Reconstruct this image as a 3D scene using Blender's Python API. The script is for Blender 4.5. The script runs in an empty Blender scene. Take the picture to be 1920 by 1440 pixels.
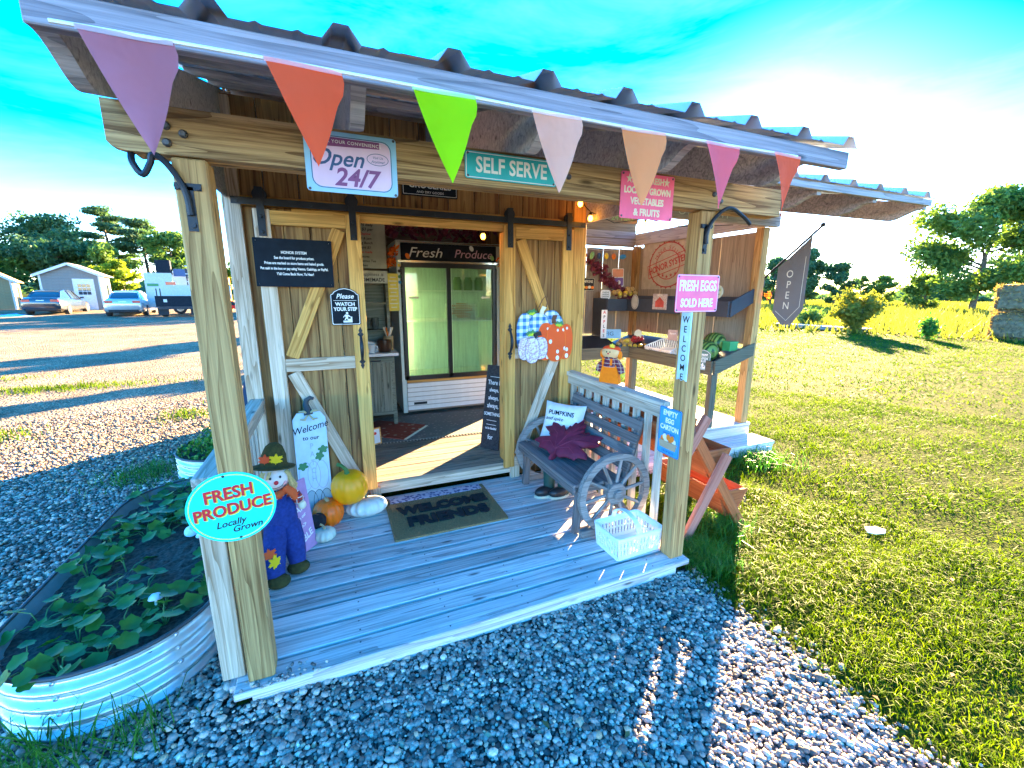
import bpy, bmesh, math, random
import numpy as np
from mathutils import Matrix, Vector
S = bpy.context.scene
COL = S.collection
V = Vector
# ------------------------------------------------------------------ camera
cd = bpy.data.cameras.new('camera'); cam = bpy.data.objects.new('camera', cd); COL.objects.link(cam)
cd.sensor_fit = 'HORIZONTAL'; cd.sensor_width = 36.0; cd.lens = 15.04
cd.clip_start = 0.02; cd.clip_end = 3000
R3 = Matrix(((0.92332611, 0.07661877, -0.37629570), (-0.38399560, 0.19450325, -0.90261612), (0.00403340, 0.97790493, 0.20901120)))
cam.matrix_world = Matrix.Translation((0.494446, -1.763947, 1.623072)) @ R3.to_4x4()
S.camera = cam
# ------------------------------------------------------------------ sky, sun, exposure
SUN_AZ, SUN_EL = 52.1, 12.7            # azimuth from +Y towards +X
w = bpy.data.worlds.new('World'); S.world = w; w.use_nodes = True
wn = w.node_tree.nodes; wl = w.node_tree.links; wn.clear()
sky = wn.new('ShaderNodeTexSky'); sky.sky_type = 'NISHITA'; sky.sun_disc = False
sky.sun_elevation = math.radians(SUN_EL); sky.sun_rotation = math.radians(SUN_AZ)
sky.altitude = 50; sky.dust_density = 0.04; sky.ozone_density = 1.5; sky.air_density = 0.75
hs = wn.new('ShaderNodeHueSaturation'); hs.inputs['Hue'].default_value = 0.5; hs.inputs['Saturation'].default_value = 1.58
tint = wn.new('ShaderNodeMix'); tint.data_type = 'RGBA'; tint.blend_type = 'MULTIPLY'; tint.inputs[0].default_value = 1.0
tint.inputs[7].default_value = (1.0, 0.90, 1.0, 1)
bg = wn.new('ShaderNodeBackground'); bg.inputs[1].default_value = 0.088
wo = wn.new('ShaderNodeOutputWorld')
wl.new(sky.outputs[0], hs.inputs['Color']); wl.new(hs.outputs[0], tint.inputs[6])
wtc = wn.new('ShaderNodeTexCoord'); wmp = wn.new('ShaderNodeMapping'); wmp.inputs['Scale'].default_value = (2.2, 2.2, 9.0); wl.new(wtc.outputs['Generated'], wmp.inputs[0])
wnz = wn.new('ShaderNodeTexNoise'); wnz.inputs['Scale'].default_value = 1.4; wnz.inputs['Detail'].default_value = 7; wnz.inputs['Roughness'].default_value = .62; wnz.inputs['Distortion'].default_value = .5; wl.new(wmp.outputs[0], wnz.inputs['Vector'])
wrp = wn.new('ShaderNodeValToRGB'); wrp.color_ramp.elements[0].position = .42; wrp.color_ramp.elements[1].position = .78; wl.new(wnz.outputs[0], wrp.inputs[0])
thin = wn.new('ShaderNodeHueSaturation'); thin.inputs['Saturation'].default_value = .955; thin.inputs['Value'].default_value = 1.0; wl.new(tint.outputs[2], thin.inputs['Color'])
wmx = wn.new('ShaderNodeMix'); wmx.data_type = 'RGBA'; wl.new(wrp.outputs[0], wmx.inputs[0]); wl.new(tint.outputs[2], wmx.inputs[6]); wl.new(thin.outputs[0], wmx.inputs[7]); wl.new(wmx.outputs[2], bg.inputs[0])
wl.new(bg.outputs[0], wo.inputs[0])
sl = bpy.data.lights.new('sun', 'SUN'); sl.energy = 5.0; sl.angle = math.radians(0.5); sl.color = (1.0, 0.70, 0.36)
sun = bpy.data.objects.new('sun', sl); COL.objects.link(sun)
sd = V((math.sin(math.radians(SUN_AZ)) * math.cos(math.radians(SUN_EL)), math.cos(math.radians(SUN_AZ)) * math.cos(math.radians(SUN_EL)), math.sin(math.radians(SUN_EL))))
sun.matrix_world = Matrix.Translation(sd * 60) @ sd.to_track_quat('Z', 'Y').to_matrix().to_4x4()
vs = S.view_settings
S.display_settings.display_device = 'sRGB'
vs.view_transform = 'Standard'; vs.look = 'None'; vs.gamma = 1.0; vs.use_curve_mapping = False
vs.exposure = 4.3
S.cycles.max_bounces = 8; S.cycles.diffuse_bounces = 4; S.cycles.transparent_max_bounces = 8
S.cycles.use_denoising = True
GZ = -0.10                                # ground level; porch deck top is 0

# ------------------------------------------------------------------ helpers
def wm(o):
    m = Matrix.LocRotScale(o.location, o.rotation_euler, o.scale) if o.rotation_mode != 'QUATERNION' else o.matrix_basis.copy()
    return (wm(o.parent) @ o.matrix_parent_inverse @ o.matrix_basis) if o.parent else o.matrix_basis.copy()
def par(o, p):
    if p is not None:
        o.parent = p; o.matrix_parent_inverse = wm(p).inverted()
def tag(o, label=None, cat=None, group=None, kind=None):
    for k, v in (('label', label), ('category', cat), ('group', group), ('kind', kind)):
        if v: o[k] = v
    return o
def empty(name, loc, label=None, cat=None, group=None, kind=None):
    o = bpy.data.objects.new(name, None); COL.objects.link(o); o.location = loc; o.empty_display_size = .05
    return tag(o, label, cat, group, kind)
def T(x=0, y=0, z=0): return Matrix.Translation((x, y, z))
def RX(d): return Matrix.Rotation(math.radians(d), 4, 'X')
def RY(d): return Matrix.Rotation(math.radians(d), 4, 'Y')
def RZ(d): return Matrix.Rotation(math.radians(d), 4, 'Z')
def SC(x, y, z): return Matrix.Diagonal((x, y, z, 1))
def frame(o, right, up):
    r = V(right).normalized(); n = r.cross(V(up)).normalized(); u = n.cross(r)
    M = Matrix.Identity(4)
    for i in range(3): M[i][0] = r[i]; M[i][1] = u[i]; M[i][2] = n[i]; M[i][3] = o[i]
    return M

class G:
    def __init__(s): s.v = []; s.f = []; s.m = []
    def add(s, vs, fs, M=None, mi=0):
        b = len(s.v)
        s.v += [tuple(M @ V(p)) for p in vs] if M is not None else [tuple(p) for p in vs]
        s.f += [tuple(b + i for i in f) for f in fs]; s.m += [mi] * len(fs); return s
    def box(s, c, d, M=None, mi=0, ch=0.0):
        x, y, z = d[0] / 2, d[1] / 2, d[2] / 2
        vs = [(c[0] + i * x, c[1] + j * y, c[2] + k * z) for i in (-1, 1) for j in (-1, 1) for k in (-1, 1)]
        return s.add(vs, [(0, 1, 3, 2), (4, 6, 7, 5), (0, 4, 5, 1), (2, 3, 7, 6), (0, 2, 6, 4), (1, 5, 7, 3)], M, mi)
    def beam(s, a, b, w, t, up=(0, 0, 1), mi=0):
        a = V(a); b = V(b); x = (b - a).normalized(); n = V(up); y = n.cross(x).normalized(); z = x.cross(y)
        M = Matrix.Identity(4); c = (a + b) / 2
        for i in range(3): M[i][0] = x[i]; M[i][1] = y[i]; M[i][2] = z[i]; M[i][3] = c[i]
        return s.box((0, 0, 0), ((b - a).length, w, t), M, mi)
    def tube(s, pts, r, n=8, mi=0, closed=False, cap=True, M=None):
        pts = [V(p) for p in pts]; L = len(pts)
        rs = r if isinstance(r, (list, tuple)) else [r] * L
        vs = []; ref = None
        for i, p in enumerate(pts):
            if closed: d = pts[(i + 1) % L] - pts[i - 1]
            else: d = pts[min(i + 1, L - 1)] - pts[max(i - 1, 0)]
            d.normalize()
            if ref is None: ref = d.orthogonal().normalized()
            ref = (ref - d * ref.dot(d)).normalized(); q = d.cross(ref)
            vs += [p + (ref * math.cos(2 * math.pi * k / n) + q * math.sin(2 * math.pi * k / n)) * rs[i] for k in range(n)]
        fs = []
        for i in range(L if closed else L - 1):
            j = (i + 1) % L
            fs += [(i * n + k, i * n + (k + 1) % n, j * n + (k + 1) % n, j * n + k) for k in range(n)]
        if cap and not closed: fs += [tuple(range(n - 1, -1, -1)), tuple((L - 1) * n + k for k in range(n))]
        return s.add(vs, fs, M, mi)
    def lathe(s, prof, n=16, M=None, mi=0, cap=True):
        vs = []
        for (r, z) in prof: vs += [(r * math.cos(2 * math.pi * k / n), r * math.sin(2 * math.pi * k / n), z) for k in range(n)]
        fs = []
        for i in range(len(prof) - 1):
            fs += [(i * n + k, i * n + (k + 1) % n, (i + 1) * n + (k + 1) % n, (i + 1) * n + k) for k in range(n)]
        if cap: fs += [tuple(range(n - 1, -1, -1)), tuple((len(prof) - 1) * n + k for k in range(n))]
        return s.add(vs, fs, M, mi)
    def prism(s, poly, z0, z1, M=None, mi=0):
        n = len(poly)
        vs = [(x, y, z0) for x, y in poly] + [(x, y, z1) for x, y in poly]
        fs = [tuple(range(n - 1, -1, -1)), tuple(range(n, 2 * n))] + [(i, (i + 1) % n, n + (i + 1) % n, n + i) for i in range(n)]
        return s.add(vs, fs, M, mi)
    def ball(s, c, r, M=None, mi=0, n=12, m=8):
        if not isinstance(r, (tuple, list)): r = (r, r, r)
        prof = [(max(math.sin(math.pi * i / m), .02), -math.cos(math.pi * i / m)) for i in range(m + 1)]
        A = T(*c) @ SC(*r)
        return s.lathe(prof, n, (M @ A) if M is not None else A, mi)
    def obj(s, name, mats, parent=None, smooth=None, origin='base', label=None, cat=None, group=None, kind=None):
        a = np.array(s.v, dtype=np.float64)
        if origin == 'base': o = V((float((a[:, 0].min() + a[:, 0].max()) / 2), float((a[:, 1].min() + a[:, 1].max()) / 2), float(a[:, 2].min())))
        else: o = V(origin)
        me = bpy.data.meshes.new(name)
        me.from_pydata([tuple(V(p) - o) for p in s.v], [], s.f)
        if not isinstance(mats, (list, tuple)): mats = [mats]
        for m in mats: me.materials.append(m)
        if len(mats) > 1: me.polygons.foreach_set('material_index', s.m)
        if smooth is not None:
            me.polygons.foreach_set('use_smooth', [True] * len(me.polygons)); me.set_sharp_from_angle(angle=math.radians(smooth))
        ob = bpy.data.objects.new(name, me); COL.objects.link(ob); ob.location = o; par(ob, parent)
        return tag(ob, label, cat, group, kind)

def npmesh(name, verts, faces, mats, parent=None, kind=None, label=None, cat=None, group=None, mi=None, origin=(0, 0, 0)):
    """numpy mesh; faces is an (n,k) array"""
    me = bpy.data.meshes.new(name)
    verts = np.asarray(verts, dtype=np.float32) - np.array(origin, dtype=np.float32); nf, k = faces.shape
    me.vertices.add(len(verts)); me.vertices.foreach_set('co', verts.ravel())
    me.loops.add(nf * k); me.loops.foreach_set('vertex_index', faces.astype(np.int32).ravel())
    me.polygons.add(nf); me.polygons.foreach_set('loop_start', np.arange(0, nf * k, k, dtype=np.int32))
    if not isinstance(mats, (list, tuple)): mats = [mats]
    for m in mats: me.materials.append(m)
    if mi is not None: me.polygons.foreach_set('material_index', mi.astype(np.int32))
    me.update(calc_edges=True); me.validate()
    o = bpy.data.objects.new(name, me); COL.objects.link(o); o.location = origin; par(o, parent)
    return tag(o, label, cat, group, kind)

_bm = {}
def boxmesh(l, w, t, ch, m):
    k = (round(l, 3), round(w, 3), round(t, 3), m.name)
    if k in _bm: return _bm[k]
    me = bpy.data.meshes.new('board'); b = bmesh.new(); bmesh.ops.create_cube(b, size=1.0)
    for v in b.verts: v.co = (v.co.x * l, v.co.y * w, v.co.z * t)
    if ch: bmesh.ops.bevel(b, geom=b.edges[:], offset=min(ch, t * .3, w * .3), segments=1, affect='EDGES')
    b.to_mesh(me); b.free(); me.materials.append(m); _bm[k] = me; return me
def board(name, a, b, w, t, m, parent=None, up=(0, 0, 1), ch=0.003, label=None):
    """a length of timber from a to b: w across, t along 'up'"""
    a = V(a); b = V(b); x = (b - a).normalized(); n = V(up); y = n.cross(x).normalized(); z = x.cross(y); c = (a + b) / 2
    M = Matrix.Identity(4)
    for i in range(3): M[i][0] = x[i]; M[i][1] = y[i]; M[i][2] = z[i]; M[i][3] = c[i]
    o = bpy.data.objects.new(name, boxmesh((b - a).length, w, t, ch, m)); COL.objects.link(o); o.matrix_world = M; o.matrix_basis = M
    par(o, parent)
    if label: o['label'] = label
    return o
def copy_tree(o, dx, parent=None):
    c = o.copy(); COL.objects.link(c)
    if parent is None: c.location = V(o.location) + V(dx)
    else: c.parent = parent
    for ch in [q for q in COL.objects if q.parent is o]: copy_tree(ch, dx, c)
    return c

# ------------------------------------------------------------------ materials
def newmat(name):
    m = bpy.data.materials.new(name); m.use_nodes = True; nt = m.node_tree
    return m, nt, nt.nodes['Principled BSDF'], nt.nodes['Material Output']
def node(nt, t, **k):
    n = nt.nodes.new(t)
    for a, b in k.items():
        if a.startswith('i_'): n.inputs[int(a[2:])].default_value = b
        else: setattr(n, a, b)
    return n
def ramp(nt, src, stops, interp='LINEAR'):
    r = node(nt, 'ShaderNodeValToRGB'); e = r.color_ramp.elements; r.color_ramp.interpolation = interp
    while len(e) < len(stops): e.new(0.5)
    for i, (p, c) in enumerate(stops): e[i].position = p; e[i].color = (*c, 1) if len(c) == 3 else c
    nt.links.new(src, r.inputs[0]); return r.outputs[0]
def mixc(nt, f, a, b, mode='MIX'):
    n = node(nt, 'ShaderNodeMix'); n.data_type = 'RGBA'; n.blend_type = mode
    for i, q in ((0, f), (6, a), (7, b)):
        if isinstance(q, (int, float)): n.inputs[i].default_value = q
        elif isinstance(q, tuple): n.inputs[i].default_value = (*q, 1) if len(q) == 3 else q
        else: nt.links.new(q, n.inputs[i])
    return n.outputs[2]
def math_(nt, op, a, b=0.0, c=None):
    n = node(nt, 'ShaderNodeMath'); n.operation = op
    for i, q in ((0, a), (1, b), (2, c)):
        if q is None: continue
        if isinstance(q, (int, float)): n.inputs[i].default_value = q
        else: nt.links.new(q, n.inputs[i])
    return n.outputs[0]
def bump(nt, h, bsdf, s=.3, d=.01):
    b = node(nt, 'ShaderNodeBump'); b.inputs['Strength'].default_value = s; b.inputs['Distance'].default_value = d
    nt.links.new(h, b.inputs['Height']); nt.links.new(b.outputs[0], bsdf.inputs['Normal'])
def plain(name, c, rough=.6, metal=0.0, var=.12, nscale=14, spec=.4, bmp=.0, coat=0):
    m, nt, b, o = newmat(name)
    tc = node(nt, 'ShaderNodeTexCoord'); nz = node(nt, 'ShaderNodeTexNoise'); nz.inputs['Scale'].default_value = nscale; nz.inputs['Detail'].default_value = 5
    nt.links.new(tc.outputs['Object'], nz.inputs['Vector'])
    lo = tuple(max(0, x * (1 - var)) for x in c); hi = tuple(min(1, x * (1 + var)) for x in c)
    nt.links.new(ramp(nt, nz.outputs[0], [(.3, lo), (.7, hi)]), b.inputs['Base Color'])
    b.inputs['Roughness'].default_value = rough; b.inputs['Metallic'].default_value = metal; b.inputs['Specular IOR Level'].default_value = spec
    if coat: b.inputs['Coat Weight'].default_value = coat; b.inputs['Coat Roughness'].default_value = .08
    if bmp: bump(nt, nz.outputs[0], b, bmp, .004)
    return m
def wood(name, dark, light, rough=.78, scale=1.0, knots=True, axis='x', streak=(.12, .10, .09), sa=.35, rv=.18):
    m, nt, b, o = newmat(name); L = nt.links.new
    tc = node(nt, 'ShaderNodeTexCoord'); oi = node(nt, 'ShaderNodeObjectInfo')
    cm = node(nt, 'ShaderNodeCombineXYZ'); L(math_(nt, 'MULTIPLY', oi.outputs['Random'], 37.), cm.inputs[0]); L(math_(nt, 'MULTIPLY', oi.outputs['Random'], 11.), cm.inputs[1]); L(math_(nt, 'MULTIPLY', oi.outputs['Random'], 23.), cm.inputs[2])
    ad = node(nt, 'ShaderNodeVectorMath'); L(tc.outputs['Object'], ad.inputs[0]); L(cm.outputs[0], ad.inputs[1])
    def mp(a, c):
        q = node(nt, 'ShaderNodeMapping'); d = {'x': (a, c, c), 'y': (c, a, c), 'z': (c, c, a)}[axis]
        q.inputs['Scale'].default_value = tuple(k * scale for k in d); L(ad.outputs[0], q.inputs['Vector']); return q.outputs[0]
    n1 = node(nt, 'ShaderNodeTexNoise'); n1.inputs['Scale'].default_value = 1; n1.inputs['Detail'].default_value = 6; n1.inputs['Roughness'].default_value = .65; n1.inputs['Distortion'].default_value = .4; L(mp(1.7, 78), n1.inputs['Vector'])
    n2 = node(nt, 'ShaderNodeTexNoise'); n2.inputs['Scale'].default_value = 1; n2.inputs['Detail'].default_value = 2; L(mp(.55, 9), n2.inputs['Vector'])
    rings = math_(nt, 'FRACT', math_(nt, 'MULTIPLY', n2.outputs[0], 8.0)); rings = math_(nt, 'POWER', rings, 3.0)
    f = math_(nt, 'ADD', math_(nt, 'MULTIPLY', n1.outputs[0], .9), math_(nt, 'MULTIPLY', rings, -.20)); f = math_(nt, 'ADD', f, math_(nt, 'MULTIPLY', math_(nt, 'SUBTRACT', oi.outputs['Random'], .5), rv))
    col = ramp(nt, f, [(.20, dark), (.60, light)])
    n3 = node(nt, 'ShaderNodeTexNoise'); n3.inputs['Scale'].default_value = 1; n3.inputs['Detail'].default_value = 6; n3.inputs['Roughness'].default_value = .75; L(mp(2.2, 34), n3.inputs['Vector'])
    st = ramp(nt, n3.outputs[0], [(.57, (0, 0, 0)), (.70, (1, 1, 1))])
    col = mixc(nt, math_(nt, 'MULTIPLY', st, sa), col, streak)
    if knots:
        vo = node(nt, 'ShaderNodeTexVoronoi'); vo.inputs['Scale'].default_value = 1; L(mp(3.0, 11), vo.inputs['Vector'])
        k = ramp(nt, vo.outputs['Distance'], [(.05, (1, 1, 1)), (.15, (0, 0, 0))])
        se = node(nt, 'ShaderNodeSeparateColor'); L(vo.outputs['Color'], se.inputs[0])
        k2 = math_(nt, 'MULTIPLY', k, math_(nt, 'GREATER_THAN', se.outputs[0], .60))
        col = mixc(nt, math_(nt, 'MULTIPLY', k2, .85), col, tuple(c * .28 for c in dark))
    L(col, b.inputs['Base Color']); b.inputs['Roughness'].default_value = rough; b.inputs['Specular IOR Level'].default_value = .25
    bump(nt, f, b, .45, .004)
    return m
def leafmat(name, c1, c2, trans=.35, rough=.5, nscale=1.2, spec=.3):
    m, nt, b, o = newmat(name); L = nt.links.new
    ge = node(nt, 'ShaderNodeNewGeometry'); nz = node(nt, 'ShaderNodeTexNoise'); nz.inputs['Scale'].default_value = nscale; nz.inputs['Detail'].default_value = 3
    L(ge.outputs['Position'], nz.inputs['Vector'])
    f = math_(nt, 'ADD', math_(nt, 'MULTIPLY', nz.outputs[0], .7), math_(nt, 'MULTIPLY', ge.outputs['Random Per Island'], .4))
    col = ramp(nt, f, [(.25, c1), (.85, c2)])
    L(col, b.inputs['Base Color']); b.inputs['Roughness'].default_value = rough; b.inputs['Specular IOR Level'].default_value = spec
    tr = node(nt, 'ShaderNodeBsdfTranslucent'); L(mixc(nt, 1.0, col, (1.25, 1.25, .55), 'MULTIPLY'), tr.inputs[0])
    mx = node(nt, 'ShaderNodeMixShader'); mx.inputs[0].default_value = trans; L(b.outputs[0], mx.inputs[1]); L(tr.outputs[0], mx.inputs[2]); L(mx.outputs[0], o.inputs[0])
    return m
def glow(name, c, s):
    m, nt, b, o = newmat(name); b.inputs['Base Color'].default_value = (*c, 1); b.inputs['Emission Color'].default_value = (*c, 1); b.inputs['Emission Strength'].default_value = s; return m
def glass(name, tintc=(1, 1, 1), rough=.02, alpha=.35):
    m, nt, b, o = newmat(name); L = nt.links.new
    tp = node(nt, 'ShaderNodeBsdfTransparent'); tp.inputs[0].default_value = (*tintc, 1)
    gl = node(nt, 'ShaderNodeBsdfGlossy'); gl.inputs['Roughness'].default_value = rough
    fr = node(nt, 'ShaderNodeFresnel'); fr.inputs[0].default_value = 1.5
    mx = node(nt, 'ShaderNodeMixShader'); L(math_(nt, 'ADD', fr.outputs[0], .02), mx.inputs[0]); L(tp.outputs[0], mx.inputs[1]); L(gl.outputs[0], mx.inputs[2])
    df = node(nt, 'ShaderNodeBsdfTranslucent'); df.inputs[0].default_value = (.8, .85, .8, 1)
    m2 = node(nt, 'ShaderNodeMixShader'); tc = node(nt, 'ShaderNodeTexCoord'); mp_ = node(nt, 'ShaderNodeMapping'); mp_.inputs['Scale'].default_value = (30, 30, 3); L(tc.outputs['Object'], mp_.inputs[0])
    nz = node(nt, 'ShaderNodeTexNoise'); nz.inputs['Scale'].default_value = 1; nz.inputs['Detail'].default_value = 4; L(mp_.outputs[0], nz.inputs['Vector'])
    L(math_(nt, 'MULTIPLY', ramp(nt, nz.outputs[0], [(.35, (.3, .3, .3)), (.7, (1, 1, 1))]), alpha), m2.inputs[0]); L(mx.outputs[0], m2.inputs[1]); L(df.outputs[0], m2.inputs[2]); L(m2.outputs[0], o.inputs[0])
    return m
def stripes(name, fn, rough=.7):
    """material whose colour comes from fn(nt, object coords)"""
    m, nt, b, o = newmat(name); tc = node(nt, 'ShaderNodeTexCoord')
    nt.links.new(fn(nt, tc.outputs['Object']), b.inputs['Base Color']); b.inputs['Roughness'].default_value = rough; b.inputs['Specular IOR Level'].default_value = .3
    return m

TEXTS = []
# text on signs: curves laid flat, a hair proud of the board
def text(s, size, M, m, parent=None, x=0, y=0, z=.001, sx=1.0, shear=0.0, align='CENTER', bold=0.0, rot=0, space=1.0, name='lettering', ext=.0006):
    c = bpy.data.curves.new('lettering', 'FONT'); c.body = s; c.size = size; c.align_x = align; c.align_y = 'CENTER'; c.extrude = ext; c.shear = shear; c.offset = bold; c.space_character = space; c.resolution_u = 3
    c.materials.append(m); o = bpy.data.objects.new(name, c); COL.objects.link(o)
    o.matrix_basis = M @ T(x, y, z) @ RZ(rot) @ SC(sx, 1, 1); par(o, parent); TEXTS.append(o); return o
def rrect(w, h, r, n=4):
    p = []
    for cx, cy, a0 in ((w / 2 - r, h / 2 - r, 0), (-w / 2 + r, h / 2 - r, 90), (-w / 2 + r, -h / 2 + r, 180), (w / 2 - r, -h / 2 + r, 270)):
        p += [(cx + r * math.cos(math.radians(a0 + 90 * i / n)), cy + r * math.sin(math.radians(a0 + 90 * i / n))) for i in range(n + 1)]
    return p
def oval(w, h, n=40): return [(w / 2 * math.cos(2 * math.pi * i / n), h / 2 * math.sin(2 * math.pi * i / n)) for i in range(n)]
def plate(name, poly, M, m, parent, z0=0.0, z1=.003, label=None):
    g = G(); g.prism(poly, z0, z1, M); return g.obj(name, m, parent, label=label)
def ringplate(name, po, pi_, M, m, parent, z0, z1):
    n = len(po); g = G()
    vs = [(x, y, z) for z in (z0, z1) for pl in (po, pi_) for x, y in pl]
    fs = []
    for i in range(n):
        j = (i + 1) % n
        fs += [(2 * n + i, 2 * n + j, 3 * n + j, 3 * n + i), (i, j, 2 * n + j, 2 * n + i), (n + j, n + i, 3 * n + i, 3 * n + j)]
    g.add(vs, fs, M); return g.obj(name, m, parent)
def sign(name, M, label, cat='sign', group=None):
    return empty(name, M.translation, label, cat, group)

rnd = random.Random(7)
rng = np.random.default_rng(7)

W_post = wood('pine_post', (.19, .092, .030), (.60, .365, .145), sa=.30, streak=(.20, .11, .05))
W_frame = wood('warm_lit_pine', (.40, .18, .04), (.84, .46, .13), sa=.2, streak=(.25, .10, .03))  # pine with the orange of the bulb light put into its colour
W_grey = wood('weathered_frame', (.30, .19, .11), (.74, .58, .43), sa=.5, streak=(.16, .10, .06))
W_deck = wood('deck_grey', (.30, .265, .25), (.80, .73, .70), sa=.7, streak=(.12, .10, .09), rv=.20)
W_rail = wood('rail_grey', (.32, .26, .20), (.66, .58, .47), sa=.4)
W_ply = wood('plywood_siding', (.15, .065, .024), (.44, .25, .09), scale=.8, sa=.45, streak=(.10, .07, .04))
W_dark = wood('dark_timber', (.20, .19, .20), (.50, .46, .46), sa=.3)
W_bench = wood('bench_grey', (.09, .08, .08), (.22, .20, .195), sa=.35, streak=(.05, .05, .055))
W_wheel = wood('wheel_wood', (.13, .12, .11), (.33, .30, .28), sa=.4, scale=1.5, knots=False)
W_floor = wood('floor_boards', (.10, .08, .06), (.36, .30, .23), sa=.5)
W_red = wood('red_stain', (.32, .075, .022), (.50, .15, .05), sa=.15, knots=False)
W_green = wood('shelf_stain', (.06, .065, .05), (.13, .135, .10), sa=.2, knots=False)
W_interior = wood('interior_panel', (.19, .15, .11), (.36, .30, .23), sa=.2)
iron = plain('black_iron', (.018, .022, .03), .45, .3, .3)
galv = plain('galvanised', (.50, .54, .58), .34, .85, .1, 30)
steel = plain('bolt_steel', (.10, .10, .11), .5, .7)
# ================================================================== the porch and shed
W_fasc = wood('fascia_timber', (.14, .13, .15), (.36, .33, .36), sa=.3)
roofm = plain('roof_metal', (.44, .54, .70), .45, .15, .12, 6)
shed = empty('produce_shed', (1.2, 1.6, GZ), 'small timber farm shop with open porch, barn doors and ribbed metal roof', 'shed')
def sp(*a, **k): return board(*a, parent=shed, **k)
c_under = plain('gap_shade_black', (.012, .011, .010), .95)  # near black, stands for the shade in the deck gaps
W_head = wood('weathered_beam', (.15, .08, .032), (.66, .44, .20), sa=.75, streak=(.10, .065, .035), scale=.9)
# porch deck, boards running left to right
dy = 1.588 / 11
for i in range(11):
    x0 = 0.0 if i == 0 else rnd.uniform(-.05, -.02)
    sp('deck_board', (x0, (i + .5) * dy, -.0175 + rnd.uniform(-.0015, .0015)), (2.44 + (0 if i == 0 else rnd.uniform(-.01, .01)), (i + .5) * dy, -.0175), dy - rnd.uniform(.017, .023), .035, W_deck, ch=.004)
g = G(); g.box((1.22, .80, -.088), (2.36, 1.48, .02)); g.obj('gap_shade_sheet', c_under, shed)  # dark sheet added below the boards so the gaps read as shade
nails = G()
for i in range(11):
    for x in (.06, .50, .92, 1.34, 1.76, 2.18, 2.38):
        for q in (.28, .72): nails.lathe([(.0045, 0), (.0045, .001)], 6, T(x + rnd.uniform(-.008, .008), (i + q) * dy, .0005))
nails.obj('nail_heads', steel, shed, kind='stuff')
sp('deck_skirt', (.06, .045, -.072), (2.36, .045, -.072), .07, .03, W_deck, up=(0, 1, 0))
sp('deck_skirt', (-.02, .10, -.072), (-.02, 1.58, -.072), .07, .03, W_deck, up=(1, 0, 0))
sp('deck_skirt', (2.415, .10, -.072), (2.415, 1.58, -.072), .07, .03, W_deck, up=(1, 0, 0))
# posts, header
sp('post', (.10, .10, 0), (.10, .10, 2.049), .10, .10, W_post, up=(0, 1, 0), ch=.006)
sp('post', (2.375, .10, 0), (2.375, .10, 2.049), .10, .10, W_post, up=(0, 1, 0), ch=.006)
g = G(); pr = [(-.105, 2.075), (-.095, 2.062), (-.06, 2.053), (2.9, 2.053), (2.9, 2.195), (-.105, 2.195)]
g.prism(pr, 0, .045, Matrix(((1, 0, 0, 0), (0, 0, -1, .090), (0, 1, 0, 0), (0, 0, 0, 1))))
hb = g.obj('header_beam', W_head, shed)
sp('header_beam', (-.05, .115, 2.122), (2.9, .115, 2.122), .142, .045, W_post, up=(0, 1, 0))
for x, z in ((.053, 2.137), (.097, 2.118), (.050, 2.087), (1.518, 2.13), (2.44, 2.10), (2.39, 2.13)):
    g = G(); g.lathe([(.013, 0), (.013, .006), (.008, .012)], 10, frame((x, .045, z), (1, 0, 0), (0, 0, 1))); g.obj('bolt_head', steel, shed)
# roof of ribbed sheets
def zroof(y, y0=-.4, z0=2.27, m=.30): return z0 + m * (y - y0)
def ribsheet(x0, x1, ya, za, yb, zb, ribs, name='roof_sheet', parent=shed, seed=0):
    xs = [(x0, 0)]
    for r in ribs:
        for dx, h in ((-.050, 0), (-.020, .040), (.018, .040), (.048, 0), (.09, 0), (.105, .006), (.12, 0), (.185, 0), (.20, .006), (.215, 0)):
            if x0 < r + dx < x1: xs.append((r + dx, h))
    xs.append((x1, 0)); xs.sort(); vs = []; n = len(xs)
    for k in range(5):
        t = k / 4; y = ya + (yb - ya) * t; z = za + (zb - za) * t
        vs += [(x, y, z + h) for x, h in xs]
    fs = [(k * n + i, k * n + i + 1, (k + 1) * n + i + 1, (k + 1) * n + i) for k in range(4) for i in range(n - 1)]
    fs2 = [tuple(i + 5 * n for i in reversed(f)) for f in fs]
    g = G(); g.add(vs + [(x, y, z - .0015) for x, y, z in vs], fs + fs2); return g.obj(name, roofm, parent, smooth=20)
RB = [.27 + .305 * k for k in range(-1, 9)]
cuts = [-.12, .725, 1.64, 2.555, 2.79]; RY_, RZ_ = 2.5, zroof(2.5)
for i in range(4):
    rb = [r for r in RB if cuts[i] < r < cuts[i + 1]]
    ribsheet(cuts[i], cuts[i + 1] + .002, -.4, 2.268 + .0018 * i, RY_, RZ_ + .0018 * i, rb)
    ribsheet(cuts[i], cuts[i + 1] + .002, 5.7, RZ_ - .96 + .0018 * i, RY_ + .002, RZ_ + .0018 * i, rb)
g = G(); g.prism([(-.20, -.055), (0, .005), (.20, -.055), (.20, -.05), (0, .012), (-.20, -.05)], -.13, 2.80, Matrix(((0, 0, 1, 0), (1, 0, 0, RY_), (0, 1, 0, RZ_ + .045), (0, 0, 0, 1)))); g.obj('ridge_cap', roofm, shed)
sp('fascia_board', (-.07, -.366, 2.222), (2.74, -.366, 2.222), .070, .035, W_fasc, up=(0, 1, 0))
for y in (-.20, .42, 1.05, 1.6, 2.2):
    sp('purlin', (-.08, y, zroof(y) - .022), (2.74, y, zroof(y) - .022), .085, .035, W_dark, up=(0, -.287, .958))
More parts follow.
